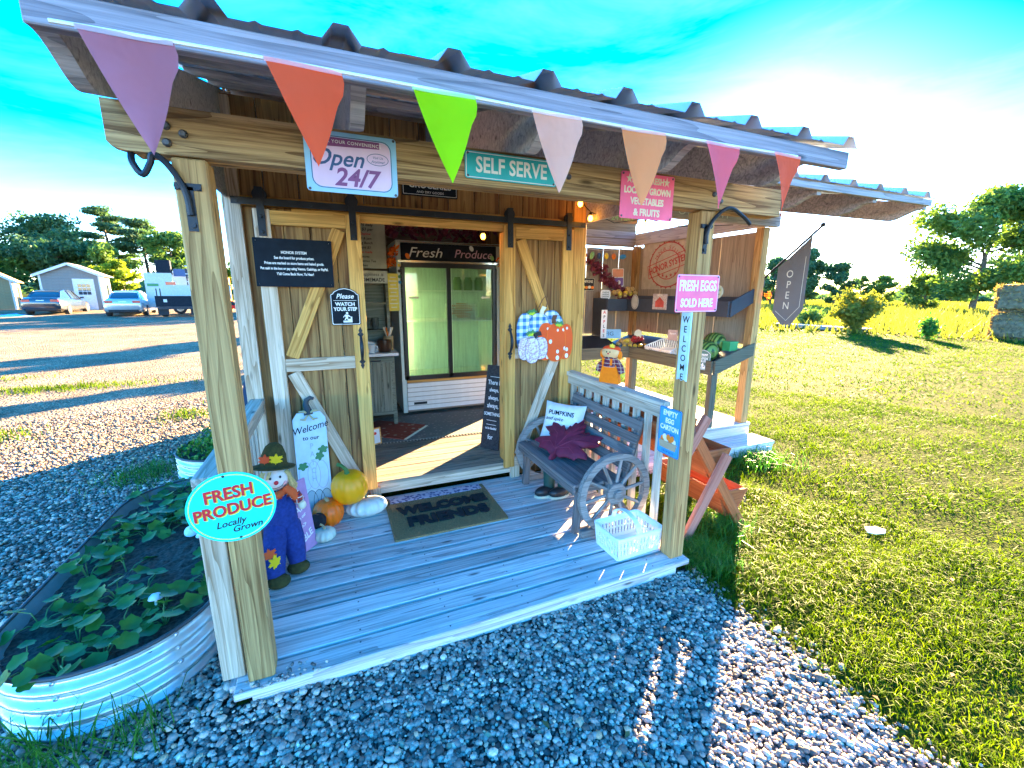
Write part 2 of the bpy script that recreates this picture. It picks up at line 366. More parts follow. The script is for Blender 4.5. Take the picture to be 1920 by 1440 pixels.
for y in (2.8, 3.6, 4.4, 5.3):
    z = RZ_ - .3 * (y - RY_); sp('purlin', (-.08, y, z - .022), (2.74, y, z - .022), .085, .035, W_dark, up=(0, .287, .958))
def rafter(x, y0, ztop0, m, y1, depth=.155, w=.042, name='rafter', parent=shed, tail=.22, mt=None):
    """curved tail towards the eave"""
    pts = [(y0, ztop0)]
    zb = lambda y: ztop0 + m * (y - y0) - depth
    pts += [(y1, ztop0 + m * (y1 - y0)), (y1, zb(y1)), (y0 + tail + .1, zb(y0 + tail + .1))]
    for k in range(9):
        t = k / 8; yy = y0 + tail * (1 - t); e = .5 - .5 * math.cos(math.pi * t); pts.append((yy, zb(yy) + e * (depth - .045)))
    g = G(); g.prism(pts, x - w / 2, x + w / 2, Matrix(((0, 0, 1, 0), (1, 0, 0, 0), (0, 1, 0, 0), (0, 0, 0, 1)))); return g.obj(name, mt or W_dark, parent)
for x in (-.055, .615, 1.235, 1.86, 2.50): rafter(x, -.365, zroof(-.365) - .042, .30, 2.48, depth=.165)
for x in (-.055, 2.50):
    sp('rafter', (x, 2.55, RZ_ - .12), (x, 5.65, RZ_ - .3 * 3.15 - .10), .14, .042, W_dark, up=(1, 0, 0))
for x in (-.06, 2.56):
    g = G(); g.prism([(.14, 2.20), (1.58, 2.20), (1.58, zroof(1.58) - .045), (.14, zroof(.14) - .045)], x - .008, x + .008, Matrix(((0, 0, 1, 0), (1, 0, 0, 0), (0, 1, 0, 0), (0, 0, 0, 1)))); g.obj('gable_board', W_dark, shed)
# front wall: grooved plywood planks above and beside the opening
def ztop(y): return (zroof(y) if y < RY_ else RZ_ - .3 * (y - RY_)) - .05
pw = .2033
for k in range(13):
    x0 = -.05 + k * pw; x1 = min(x0 + pw - .006, 2.55)
    if x1 < .70 or x0 > 1.80: z0 = 0.002
    else: z0 = 2.20
    sp('wall_plank', ((x0 + x1) / 2, 1.60, z0), ((x0 + x1) / 2, 1.60, 2.80), x1 - x0, .014, W_ply, up=(0, 1, 0), ch=.002)
sp('wall_backing', (-.04, 1.632, 2.5), (2.55, 1.632, 2.5), .62, .012, W_dark, up=(0, 1, 0))
sp('door_lintel', (.30, 1.575, 2.128), (2.42, 1.575, 2.128), .062, .034, W_frame, up=(0, 1, 0))
sp('track_board', (.0, 1.578, 2.192), (2.44, 1.578, 2.192), .058, .03, W_frame, up=(0, 1, 0))
sp('corner_trim', (-.035, 1.570, -.05), (-.035, 1.570, 2.78), .10, .036, W_grey, up=(0, 1, 0))
sp('corner_trim', (2.50, 1.570, .02), (2.50, 1.570, 2.78), .125, .036, W_frame, up=(0, 1, 0))
sp('door_jamb', (.675, 1.65, .15), (.675, 1.65, 2.10), .035, .09, W_frame, up=(0, 1, 0))
sp('door_jamb', (1.835, 1.65, .15), (1.835, 1.65, 2.10), .035, .09, W_frame, up=(0, 1, 0))
sp('threshold', (.60, 1.573, .098), (1.93, 1.573, .098), .105, .032, W_grey, up=(0, 1, 0))
sp('threshold', (.60, 1.612, .136), (1.93, 1.612, .136), .12, .03, W_floor)
for x in (.705, 1.90): sp('threshold_block', (x, 1.54, .004), (x, 1.54, .115), .085, .034, W_grey, up=(0, 1, 0))
# interior floor, walls
fy = 1.675
while fy < 5.3:
    sp('floor_board', (.0, fy + .07, .136), (2.5, fy + .07, .136), .135, .028, W_floor); fy += .1415
for k in range(18):
    y0 = 1.62 + k * .2033; y1 = y0 + .198; ym = (y0 + y1) / 2
    sp('wall_plank', (-.045, ym, -.05), (-.045, ym, ztop(ym)), .198, .014, W_ply, up=(1, 0, 0), ch=.002)
    zb = 2.05 if 2.64 < ym < 3.27 else .02
    sp('wall_plank', (2.53, ym, zb), (2.53, ym, ztop(ym)), .198, .014, W_ply, up=(1, 0, 0), ch=.002)
for k in range(13):
    x = .05 + k * .2033
    if x > 2.5: break
    sp('wall_plank', (x, 5.28, -.05), (x, 5.28, ztop(5.28)), .198, .014, W_ply, up=(0, 1, 0), ch=.002)
sp('inner_partition', (.0, 4.28, 1.5), (2.5, 4.28, 1.5), 2.7, .012, W_interior, up=(0, 1, 0))
for y in (2.63, 3.27): sp('side_door_jamb', (2.515, y, .15), (2.515, y, 2.05), .09, .03, W_frame, up=(0, 1, 0))
# sliding barn doors
def barn_door(x0, x1, hand, planks_tone=W_ply):
    d = empty('barn_door', ((x0 + x1) / 2, 1.54, .12)); par(d, shed); d['label'] = 'plank barn door with %s side braces and black pull' % ('left' if hand < 0 else 'right')
    Y = 1.545; yf = 1.522; n = 4; pwid = (x1 - x0 - .02) / n
    for k in range(n):
        xc = x0 + .01 + (k + .5) * pwid; board('door_plank', (xc, Y, .13), (xc, Y, 2.13), pwid - .005, .016, W_ply, d, up=(0, 1, 0), ch=.002)
    sw = .095
    top = W_frame
    for xc, inner in ((x0 + sw / 2, hand > 0), (x1 - sw / 2, hand < 0)):
        m = W_frame if (inner or hand > 0) else W_grey
        board('stile', (xc, yf, .115), (xc, yf, 2.138), sw, .03, m, d, up=(0, 1, 0))
    xi0, xi1 = x0 + sw + .001, x1 - sw - .001
    board('door_rail', (xi0, yf, 2.088), (xi1, yf, 2.088), .088, .029, W_frame, d, up=(0, 1, 0))
    board('door_rail', (xi0, yf, 1.124), (xi1, yf, 1.124), .088, .029, W_grey, d, up=(0, 1, 0))
    board('door_rail', (xi0, yf, .165), (xi1, yf, .165), .088, .029, W_grey, d, up=(0, 1, 0))
    a, b = (xi1 - .045, xi0 + .045) if hand < 0 else (xi0 + .045, xi1 - .045)
    board('brace', (a, yf, 2.035), (b, yf, 1.18), .085, .027, W_frame, d, up=(0, 1, 0))
    board('brace', (b, yf, 1.07), (a, yf, .22), .085, .027, W_grey, d, up=(0, 1, 0))
    # forged pull
    hx = (x1 - sw / 2) if hand < 0 else (x0 + sw / 2)
    g = G(); F = frame((hx, yf - .0155, 1.225), (1, 0, 0), (0, 0, 1))
    sp_ = [(0, .155), (.014, .125), (.008, .115), (.022, .10), (.010, .085), (-.010, .085), (-.022, .10), (-.008, .115), (-.014, .125)]
    g.prism(sp_, 0, .004, F); g.prism([(x, -y) for x, y in reversed(sp_)], 0, .004, F)
    pts = [(0, .095 - .19 * t, .006 + .042 * math.sin(math.pi * t)) for t in [i / 12 for i in range(13)]]
    g.tube([F @ V(p) for p in pts], [.008 + .005 * math.sin(math.pi * i / 12) for i in range(13)], 8)
    g.obj('pull_handle', iron, d, smooth=40)
    for hxx in (x0 + sw / 2, x1 - sw / 2):
        g = G(); g.box((hxx, 1.5, 2.115), (.045, .006, .29)); g.box((hxx, 1.515, 2.262), (.045, .036, .006))
        g.lathe([(.0, -.01), (.042, -.009), (.042, .009), (.0, .01)], 16, T(hxx, 1.522, 2.222) @ RX(90))
        for zz in (1.995, 2.09): g.lathe([(.011, 0), (.011, .006), (.006, .009)], 8, frame((hxx, 1.497, zz), (1, 0, 0), (0, 0, 1)))
        g.obj('hanger_strap', iron, d)
    for zz in (1.19, 1.06, 1.15, .2, 2.07, 2.10):
        pass
    return d
barn_door(.080, .722, -1); barn_door(1.790, 2.413, 1)
g = G(); g.box((1.246, 1.507, 2.178), (2.55, .007, .042))
for x in (-.0, .42, .85, 1.25, 1.62, 2.1, 2.49): g.box((x, 1.535, 2.178), (.02, .05, .02)); g.lathe([(.010, 0), (.010, .005)], 8, frame((x, 1.503, 2.178), (1, 0, 0), (0, 0, 1)))
g.obj('door_track', iron, shed)
# railings
def railing(xt, xb, y0, y1, z, lab):
    r = empty('porch_railing', (xt, (y0 + y1) / 2, 0)); par(r, shed); r['label'] = lab
    board('top_rail', (xt, y0, z - .0175), (xt, y1, z - .0175), .088, .035, W_rail, r)
    board('under_rail', (xb, y0, z - .07), (xb, y1, z - .07), .07, .03, W_rail, r, up=(1, 0, 0))
    return r
rl = railing(-.025, -.006, .16, 1.565, .90, 'weathered railing on the left side of the porch')
y = .30
while y < 1.5:
    board('baluster', (-.044, y, -.07), (-.044, y, .862), .04, .04, W_rail, rl, up=(1, 0, 0)); y += .122
board('end_post', (-.010, .117, 0.002), (-.010, .117, .86), .085, .036, W_grey, rl, up=(0, 1, 0))
board('end_post', (-.052, .21, -.035), (-.052, .21, .862), .09, .036, W_grey, rl, up=(1, 0, 0))
rr = railing(2.430, 2.415, .31, 1.565, .94, 'weathered railing on the right side of the porch')
for i, y in enumerate([.365, .49, .615, .74, .865, .99, 1.115, 1.24, 1.365, 1.49]):
    board('baluster', (2.452, y, -.08 if i else .02), (2.452, y, .902), .042, .04, W_rail, rr, up=(1, 0, 0))
board('end_post', (2.450, .185, -.02), (2.450, .185, .16), .04, .09, W_deck, rr, up=(1, 0, 0))
# bent iron brackets at the beam ends
def bracket(pts, lab):
    t = empty('iron_bracket', pts[-1], lab, 'bracket', 'curved iron brackets on the porch posts')
    g = G(); sp = []
    P = [V(p) for p in pts]
    for i in range(len(P) - 1):
        p0, p1, p2, p3 = P[max(i - 1, 0)], P[i], P[i + 1], P[min(i + 2, len(P) - 1)]
        for k in range(5):
            t_ = k / 5; sp.append(.5 * ((2 * p1) + (p2 - p0) * t_ + (2 * p0 - 5 * p1 + 4 * p2 - p3) * t_ ** 2 + (3 * p1 - p0 - 3 * p2 + p3) * t_ ** 3))
    sp.append(P[-1]); g.tube(sp, .010, 8); g.obj('bent_rod', iron, t, smooth=40)
    g = G(); e = P[-1]; g.box((e.x, e.y + .012, e.z + .02), (.028, .006, .14)); g.box((e.x, e.y + .012, e.z + .09), (.075, .006, .022))
    for dx, dz in ((-.028, .09), (.028, .09), (0, -.03)): g.lathe([(.010, 0), (.010, .006)], 8, frame((e.x + dx, e.y + .009, e.z + dz), (1, 0, 0), (0, 0, 1)))
    g.obj('bracket_plate', iron, t)
bracket([(-.055, .07, 2.055), (-.050, .05, 2.02), (-.025, .04, 1.985), (0.0, .035, 2.02), (.012, .03, 2.045), (.045, .032, 2.02), (.08, .036, 1.95), (.088, .037, 1.87)], 'curved black iron bracket at the top of the post with the round turquoise sign')
bracket([(2.68, .05, 2.0), (2.62, .04, 2.03), (2.52, .035, 2.068), (2.446, .03, 2.05), (2.38, .032, 1.99), (2.358, .036, 1.93), (2.362, .037, 1.88)], 'curved black iron bracket at the top of the post with the pink egg sign')

# ================================================================== produce stand on the far side
stand = empty('produce_stand', (3.8, 2.6, GZ), 'open roofed produce stand with tilted shelves built onto the shed', 'stand')
def st(*a, **k): return board(*a, parent=stand, **k)
for i in range(17):
    y = 1.60 + i * .143
    st('deck_board', (2.56, y + .07, .1325), (4.92 + rnd.uniform(-.01, .01), y + .07, .1325), .136, .035, W_deck)
st('deck_skirt', (2.56, 1.61, .02), (4.905, 1.61, .02), .19, .035, W_rail, up=(0, 1, 0))
for y in (1.365, 1.51): st('step_board', (2.62, y, .0025), (4.947, y, .0025), .138, .035, W_deck)
st('step_skirt', (2.62, 1.315, -.055), (4.93, 1.315, -.055), .085, .03, W_deck, up=(0, 1, 0))
for x, y in ((4.832, 1.66), (4.832, 3.74), (2.62, 3.74)): st('post', (x, y, .15), (x, y, 2.31), .096, .096, W_post, up=(0, 1, 0))
st('shelf_leg', (4.30, 1.645, .15), (4.30, 1.645, .76), .085, .06, W_green, up=(0, 1, 0))
st('shelf_leg', (4.30, 3.00, .15), (4.30, 3.00, .76), .085, .06, W_green, up=(0, 1, 0))
st('shelf_leg', (3.2, 3.10, .15), (3.2, 3.10, .76), .085, .06, W_green, up=(0, 1, 0))
st('top_beam', (2.57, 1.60, 2.385), (4.96, 1.60, 2.385), .14, .07, W_dark, up=(0, 1, 0))
st('top_beam', (4.86, 1.64, 2.41), (4.86, 3.82, 2.41), .17, .06, W_dark, up=(1, 0, 0))
st('top_beam', (2.57, 3.80, 2.42), (4.82, 3.80, 2.42), .20, .05, W_dark, up=(0, 1, 0))
ms = .24
def zst(y): return 2.358 + ms * (y - .27)
SB = [2.99 + .305 * k for k in range(7)]
for a, b in ((2.86, 3.71), (3.71, 4.625), (4.625, 4.99)):
    ribsheet(a, b, .27, zst(.27), 4.1, zst(4.1), [r for r in SB if a < r < b], parent=stand)
st('fascia_board', (2.92, .30, 2.328), (4.93, .30, 2.328), .045, .03, W_dark, up=(0, 1, 0))
for y in (.55, 1.3, 2.1, 2.9, 3.7): st('purlin', (2.9, y, zst(y) - .021), (4.95, y, zst(y) - .021), .085, .035, W_dark, up=(0, -.23, .97))
for x in (2.98, 3.62, 4.25, 4.905): rafter(x, .315, zst(.315) - .042, ms, 4.05, depth=.16, parent=stand, tail=.26)
tarp = plain('grey_panel', (.40, .36, .29), .8, 0, .10, 3)
for k in range(4):
    y0 = 1.72 + k * .50; st('wall_panel', (4.868, y0 + .25, 1.05), (4.868, y0 + .25, 2.285), .495, .012, W_interior, up=(1, 0, 0))
for k in range(8):
    x0 = 2.56 + k * .285; st('wall_panel', (x0 + .14, 3.805, 1.02), (x0 + .14, 3.805, 2.27), .278, .014, W_interior, up=(0, 1, 0))
for k in range(3): st('lap_board', (2.56, 3.79, 2.36 + k * .12), (4.82, 3.79, 2.36 + k * .12), .125, .014, W_interior, up=(0, .98, .18))
def tilted(prof, y0, y1, name, m):   # profile in x,z swept along y
    g = G(); g.prism(prof, y0, y1, Matrix(((1, 0, 0, 0), (0, 0, 1, 0), (0, 1, 0, 0), (0, 0, 0, 1)))); return g.obj(name, m, stand)
black = plain('black_liner', (.022, .026, .034), .5)
# right-hand shelf and lip
tilted([(4.27, .800), (4.84, .985), (4.84, 1.0), (4.27, .815)], 1.63, 3.76, 'shelf_board', black)
st('shelf_lip', (4.262, 1.63, .826), (4.262, 3.06, .826), .155, .028, W_green, up=(1, 0, 0))
tilted([(4.278, .750), (4.278, .905), (4.845, 1.085), (4.845, .94)], 1.605, 1.632, 'shelf_end', W_green)
g = G(); g.prism([(3.06, .800), (3.76, .985), (3.76, 1.0), (3.06, .815)], 2.56, 4.26, Matrix(((0, 0, 1, 0), (1, 0, 0, 0), (0, 1, 0, 0), (0, 0, 0, 1)))); g.obj('shelf_board', black, stand)
st('shelf_lip', (2.56, 3.062, .826), (4.27, 3.062, .826), .155, .028, W_green, up=(0, 1, 0))
navy = plain('shaded_navy_board', (.03, .045, .07), .55)  # black lining, with its shade put into the navy colour
tilted([(4.46, 1.385), (4.845, 1.565), (4.845, 1.585), (4.46, 1.405)], 1.66, 3.76, 'upper_shelf', navy)
st('upper_shelf_lip', (4.452, 1.66, 1.455), (4.452, 3.4, 1.455), .17, .022, navy, up=(1, 0, 0))
tilted([(4.464, 1.37), (4.464, 1.54), (4.845, 1.70), (4.845, 1.55)], 1.64, 1.66, 'upper_shelf_end', navy)
st('upper_shelf_lip', (4.12, 3.42, 1.455), (4.46, 3.42, 1.455), .17, .022, navy, up=(0, 1, 0))
st('shelf_side', (4.12, 3.6, 1.0), (4.12, 3.6, 1.55), .35, .02, navy, up=(1, 0, 0))
# ================================================================== signs and bunting
c_white = plain('white_paint', (.80, .80, .78), .5, var=.05)
c_black = plain('black_paint', (.015, .015, .018), .5)
c_slate = plain('slate_board', (.012, .017, .024), .75, var=.2, spec=.1)
c_teal = plain('teal_paint', (.02, .42, .45), .4, var=.08)
c_aqua = plain('aqua_paint', (.01, .72, .66), .4, var=.06)
c_pink = plain('pink_paint', (.92, .13, .27), .4, var=.08)
c_pinkpale = plain('pale_pink_paint', (.72, .52, .72), .45, var=.05)
c_sky = plain('light_blue_paint', (.28, .55, .78), .45, var=.06)
c_red = plain('red_paint', (.62, .02, .03), .45, var=.08)
c_yel = plain('yellow_paint', (.85, .62, .04), .45, var=.08)
c_purple = plain('plum_paint', (.22, .06, .20), .45, var=.08)
c_navy = plain('navy_paint', (.03, .08, .20), .45)
c_cream = plain('cream_paint', (.78, .72, .52), .5, var=.05)
c_green = plain('green_paint', (.05, .22, .08), .5)
c_orange = plain('orange_paint', (.85, .22, .02), .5)
c_blue = plain('blue_paint', (.04, .30, .62), .5)
c_chalk = plain('chalk_white', (.62, .66, .60), .9)
c_chalkp = plain('chalk_pink', (.50, .30, .36), .9)
c_chalkg = plain('chalk_green', (.25, .50, .18), .9)
Rr, Up = (1, 0, 0), (0, 0, 1)
def screws(M, w, h, parent, m=None):
    for sx in (-1, 1):
        for sy in (-1, 1):
            g = G(); g.lathe([(.005, 0), (.005, .002), (.002, .003)], 8, M @ T(sx * w, sy * h, .003)); g.obj('screw', m or steel, parent)
# Open 24/7
M = frame((.607, .041, 2.082), Rr, Up)
s = sign('open_sign', M, 'pale blue and pink metal sign reading Open 24/7 on the porch beam')
plate('sign_plate', rrect(.318, .205, .012), M, c_sky, s)
plate('sign_panel', rrect(.272, .168, .03), M, c_pinkpale, s, .003, .0035)
ringplate('panel_outline', rrect(.280, .176, .033), rrect(.275, .171, .031), M, c_navy, s, .003, .0035)
g = G(); g.prism([(-.098, .052), (.098, .060), (.098, .082), (0, .078), (-.098, .082)][:2] + [(.098, .083), (-.098, .083)], .0035, .0042, M); g.obj('banner_strip', c_purple, s)
text('FOR YOUR CONVENIENCE', .0155, M, c_white, s, 0, .069, .0044, 1.0, space=1.15)
text('Open', .078, M, c_navy, s, -.052, .014, .004, 1.0, .35, bold=.0012, name='lettering')
text('24/7', .085, M, c_purple, s, .01, -.050, .004, 1.0, .22, bold=.002)
ringplate('speech_oval', oval(.078, .042), oval(.074, .038), M @ T(.09, .024, 0), c_navy, s, .0036, .0042)
text('Visit Us', .012, M, c_navy, s, .09, .030, .004, 1, .3); text('Anytime!', .013, M, c_navy, s, .09, .016, .004, 1, .3)
screws(M, .15, .095, s)
# Self serve
M = frame((1.244, .041, 2.131), Rr, Up)
s = sign('self_serve_sign', M, 'long teal sign reading SELF SERVE screwed to the porch beam')
plate('sign_plate', rrect(.416, .104, .010), M, c_teal, s); ringplate('sign_border', rrect(.408, .096, .008), rrect(.402, .090, .006), M, c_white, s, .003, .0034)
text('SELF SERVE', .082, M, c_white, s, 0, .0, .0034, .80, 0, bold=.0018, space=1.02); screws(M, .196, .042, s)
# Farm fresh
M = frame((1.956, .041, 2.080), Rr, Up)
s = sign('farm_fresh_sign', M, 'bright pink sign listing farm fresh vegetables and fruits on the beam')
plate('sign_plate', rrect(.318, .208, .010), M, c_pink, s)
text('\u2605FARM FRESH\u2605', .040, M, c_cream, s, 0, .072, .0034, .86, bold=.0016); text('LOCALLY GROWN', .041, M, c_cream, s, 0, .024, .0034, .80, bold=.0016)
text('VEGETABLES', .042, M, c_cream, s, 0, -.024, .0034, .84, bold=.0016); text('& FRUITS', .044, M, c_cream, s, 0, -.074, .0034, .90, bold=.0016); screws(M, .148, .094, s)
# Groceries
M = frame((1.232, 1.592, 2.373), Rr, Up)
s = sign('groceries_sign', M, 'dark navy board reading GROCERIES AND DRY GOODS above the sliding door track')
plate('sign_plate', rrect(.41, .125, .004), M, c_slate, s, 0, .012); ringplate('sign_border', rrect(.395, .11, .004), rrect(.388, .103, .004), M, c_white, s, .012, .0125)
text('GROCERIES', .062, M, c_white, s, 0, .012, .0125, .98, bold=.001); text('AND DRY GOODS', .022, M, c_white, s, 0, -.035, .0125, 1.1)
# Honor system board
M = frame((.294, 1.498, 1.806), Rr, Up) @ RZ(-.5)
s = sign('honor_system_board', M, 'large dark slate board with white honor system text on the barn door')
plate('sign_plate', rrect(.464, .305, .006), M, c_slate, s, 0, .006)
for i, (t, sz) in enumerate((('HONOR SYSTEM', .024), ('See the board for produce prices.', .024), ('Prices are marked on store items and baked goods.', .0235), ('Put cash in the box or pay using Venmo, CashApp, or PayPal.', .0225), ("Y'all Come Back Now, Ya Hear!", .0235))):
    text(t, sz, M, c_white, s, 0, .066 - i * .034, .0062, .72 if i else .85, bold=.0007)
screws(M, .215, .135, s, c_white)
def watch_sign(M, lab, back, sc=1.0):
    s = sign('watch_step_sign', M, lab)
    sh = [(-.095, -.120), (-.088, -.128), (.088, -.128), (.095, -.120), (.095, .085), (.080, .092), (.072, .105), (.04, .122), (0, .130), (-.04, .122), (-.072, .105), (-.080, .092), (-.095, .085)]
    sh = [(x * sc, y * sc) for x, y in sh]
    plate('sign_plate', sh, M, back, s, 0, .004); ringplate('sign_border', [(x * .96, y * .965) for x, y in sh], [(x * .92, y * .935) for x, y in sh], M, c_white, s, .004, .0045)
    text('Please', .046 * sc, M, c_white, s, 0, .070 * sc, .0045, 1, .3, bold=.0008); g = G(); g.box((0, .042 * sc, .0043), (.15 * sc, .0022, .0006), M); g.obj('rule', c_white, s)
    text('WATCH', .034 * sc, M, c_white, s, 0, .016 * sc, .0045, 1, bold=.0012); text('YOUR STEP', .034 * sc, M, c_white, s, 0, -.018 * sc, .0045, .88, bold=.0012)
    g = G(); K = M @ SC(sc, sc, 1); g.prism([(-.02, -.11), (.04, -.11), (.04, -.07), (.03, -.07), (.03, -.085), (.015, -.085), (.015, -.097), (-.02, -.097)], .004, .0046, K)
    g.prism([(.008 + .008 * math.cos(a), -.045 + .008 * math.sin(a)) for a in [i * math.pi / 5 for i in range(10)]], .004, .0046, K)
    g.prism([(-.004, -.054), (.016, -.056), (.030, -.07), (.026, -.074), (.014, -.066), (.012, -.082), (.020, -.095), (.012, -.096), (.004, -.082), (-.006, -.094), (-.012, -.092), (-.002, -.074), (-.008, -.064), (-.016, -.076), (-.020, -.072)], .004, .0046, K); g.obj('step_symbol', c_white, s)
    return s
watch_sign(frame((.586, 1.500, 1.522), Rr, Up), 'arched dark sign asking to watch your step on the barn door stile', c_slate)
# Fresh produce oval on the left post
M = frame((.083, .049, .810), Rr, Up) @ RZ(7)
s = sign('fresh_produce_sign', M, 'round turquoise sign reading FRESH PRODUCE in red on the porch post')
plate('sign_plate', oval(.300, .285), M, c_aqua, s, 0, .004); ringplate('sign_border', oval(.284, .269), oval(.277, .262), M, c_yel, s, .004, .0045)
for t, sz, y in (('FRESH', .066, .058), ('PRODUCE', .062, -.006)):
    text(t, sz, M, c_yel, s, .004, y - .004, .0044, .92, .1, bold=.002); text(t, sz, M, c_red, s, 0, y, .0056, .92, .1, bold=.002)
text('Locally', .036, M, c_black, s, -.02, -.062, .0044, 1, .35, bold=.0006); text('Grown', .036, M, c_black, s, .03, -.092, .0044, 1, .35, bold=.0006)
screws(M, .0, .130, s)
# Fresh eggs sold here
M = frame((2.339, .046, 1.622), Rr, Up)
s = sign('fresh_eggs_sign', M, 'pink square sign reading FRESH EGGS SOLD HERE on the sunlit porch post')
plate('sign_plate', rrect(.300, .198, .010), M, c_pink, s); ringplate('sign_border', rrect(.296, .194, .009), rrect(.288, .186, .008), M, c_pinkpale, s, .003, .0034)
text('FRESH EGGS', .078, M, c_white, s, 0, .038, .0034, .62, bold=.0022); text('SOLD HERE', .062, M, c_white, s, 0, -.052, .0034, .72, bold=.0022); screws(M, .139, .088, s)
# vertical WELCOME on the left face of that post
M = frame((2.3235, .085, 1.328), (0, -1, 0), Up)
s = sign('welcome_post_sign', M, 'narrow pale blue plank spelling WELCOME down the porch post')
pl = [(-.036, -.195), (-.018, -.185), (0, -.196), (.018, -.185), (.036, -.195), (.036, .195), (-.036, .195)]
plate('sign_plate', pl, M, plain('pale_blue_plank', (.45, .66, .74), .6, var=.15), s, 0, .008)
for i, ch in enumerate('WELCOME'): text(ch, .052, M, c_black, s, 0, .150 - i * .054, .0082, .9, bold=.0006)
# Empty egg carton
M = frame((2.318, .143, .805), (0, -1, 0), Up)
s = sign('egg_carton_sign', M, 'bright blue sign for the empty egg carton drop box')
plate('sign_plate', rrect(.178, .295, .012), M, c_blue, s); ringplate('sign_border', rrect(.174, .291, .011), rrect(.168, .285, .010), M, c_navy, s, .003, .0034)
for t, sz, y in (('EMPTY', .045, .112), ('EGG', .042, .066), ('CARTON', .042, .022)): text(t, sz, M, c_white, s, 0, y, .0034, .86, bold=.0014)
text('DROP BOX', .020, M, c_navy, s, 0, -.014, .0034); text('DROP BOX', .020, M, c_navy, s, 0, -.128, .0034)
g = G(); g.prism([(-.062, -.105), (.062, -.105), (.074, -.062), (-.074, -.062)], .0034, .010, M); g.obj('carton_print', plain('card_print', (.42, .32, .20)), s)
for k, (ex, ey, m_) in enumerate(((-.05, -.052, c_orange), (-.018, -.056, c_cream), (.016, -.05, c_orange), (.048, -.056, c_cream), (-.032, -.036, c_cream), (.0, -.034, c_orange), (.032, -.036, c_orange))):
    plate('egg_print', [(ex + .015 * math.cos(a), ey + .019 * math.sin(a)) for a in [i * math.pi / 7 for i in range(14)]], M, m_, s, .0034, .0045 + k * .0003)
# chalk boards hanging under the stand beam
M = frame((2.76, 1.553, 2.37), Rr, Up)
s = sign('open_chalkboard', M, 'brown board with a pink chalked Open above the 24 HRS board'); plate('sign_plate', rrect(.34, .11, .004), M, W_interior, s, 0, .01); text('Open', .105, M, c_chalkp, s, 0, .0, .0102, 1.05)
M = frame((2.86, 1.553, 2.268), Rr, Up)
s = sign('hours_chalkboard', M, 'brown board with green 24 HRS below the Open board'); plate('sign_plate', rrect(.46, .082, .004), M, W_interior, s, 0, .01); text('24 HRS', .07, M, c_chalkg, s, .06, .0, .0102, 1.1)
M = frame((3.86, 1.555, 2.37), Rr, Up)
s = sign('possum_board', M, 'long dim board with pale letters along the stand beam'); plate('sign_plate', rrect(.90, .095, .004), M, W_dark, s, 0, .01); text('OPOSSUM', .078, M, c_chalk, s, 0, .0, .0102, 1.5, space=1.3)

# bunting along the eave
bt = empty('bunting', (1.2, -.425, 2.18), 'string of plain coloured triangular pennants hung along the roof edge', 'bunting')
def fabric(name, c, tr=.55):
    m, nt, b, o = newmat(name); b.inputs['Base Color'].default_value = (*c, 1); b.inputs['Roughness'].default_value = .8; b.inputs['Specular IOR Level'].default_value = .15
    t = node(nt, 'ShaderNodeBsdfTranslucent'); t.inputs[0].default_value = (*c, 1); mx = node(nt, 'ShaderNodeMixShader'); mx.inputs[0].default_value = tr
    tc = node(nt, 'ShaderNodeTexCoord'); nz = node(nt, 'ShaderNodeTexNoise'); nz.inputs['Scale'].default_value = 14; nt.links.new(tc.outputs['Object'], nz.inputs[0]); bump(nt, nz.outputs[0], b, .8, .02)
    nt.links.new(b.outputs[0], mx.inputs[1]); nt.links.new(t.outputs[0], mx.inputs[2]); nt.links.new(mx.outputs[0], o.inputs[0]); return m
def strz(x): return 2.181 + .004 * math.sin(x * 3)
g = G(); g.tube([(x, -.424, strz(x)) for x in [-.01 + i * .094 for i in range(26)]], .0045, 6); g.obj('cord', c_white, bt)
pens = [(.034, .206, .135, 1.938, (.50, .20, .26), 'dusty mauve pennant'), (.388, .566, .492, 1.95, (1.0, .13, .05), 'coral red pennant'), (.748, .928, .860, 1.944, (.36, .85, .01), 'lime green pennant'), (1.114, 1.288, 1.222, 1.948, (1.0, .52, .38), 'pale pink pennant'), (1.45, 1.634, 1.560, 1.934, (1.0, .37, .15), 'light orange pennant'), (1.826, 2.006, 1.933, 1.95, (1.0, .20, .26), 'bright pink pennant'), (2.190, 2.36, 2.291, 1.948, (1.0, .16, .08), 'small coral pennant at the end of the string')]
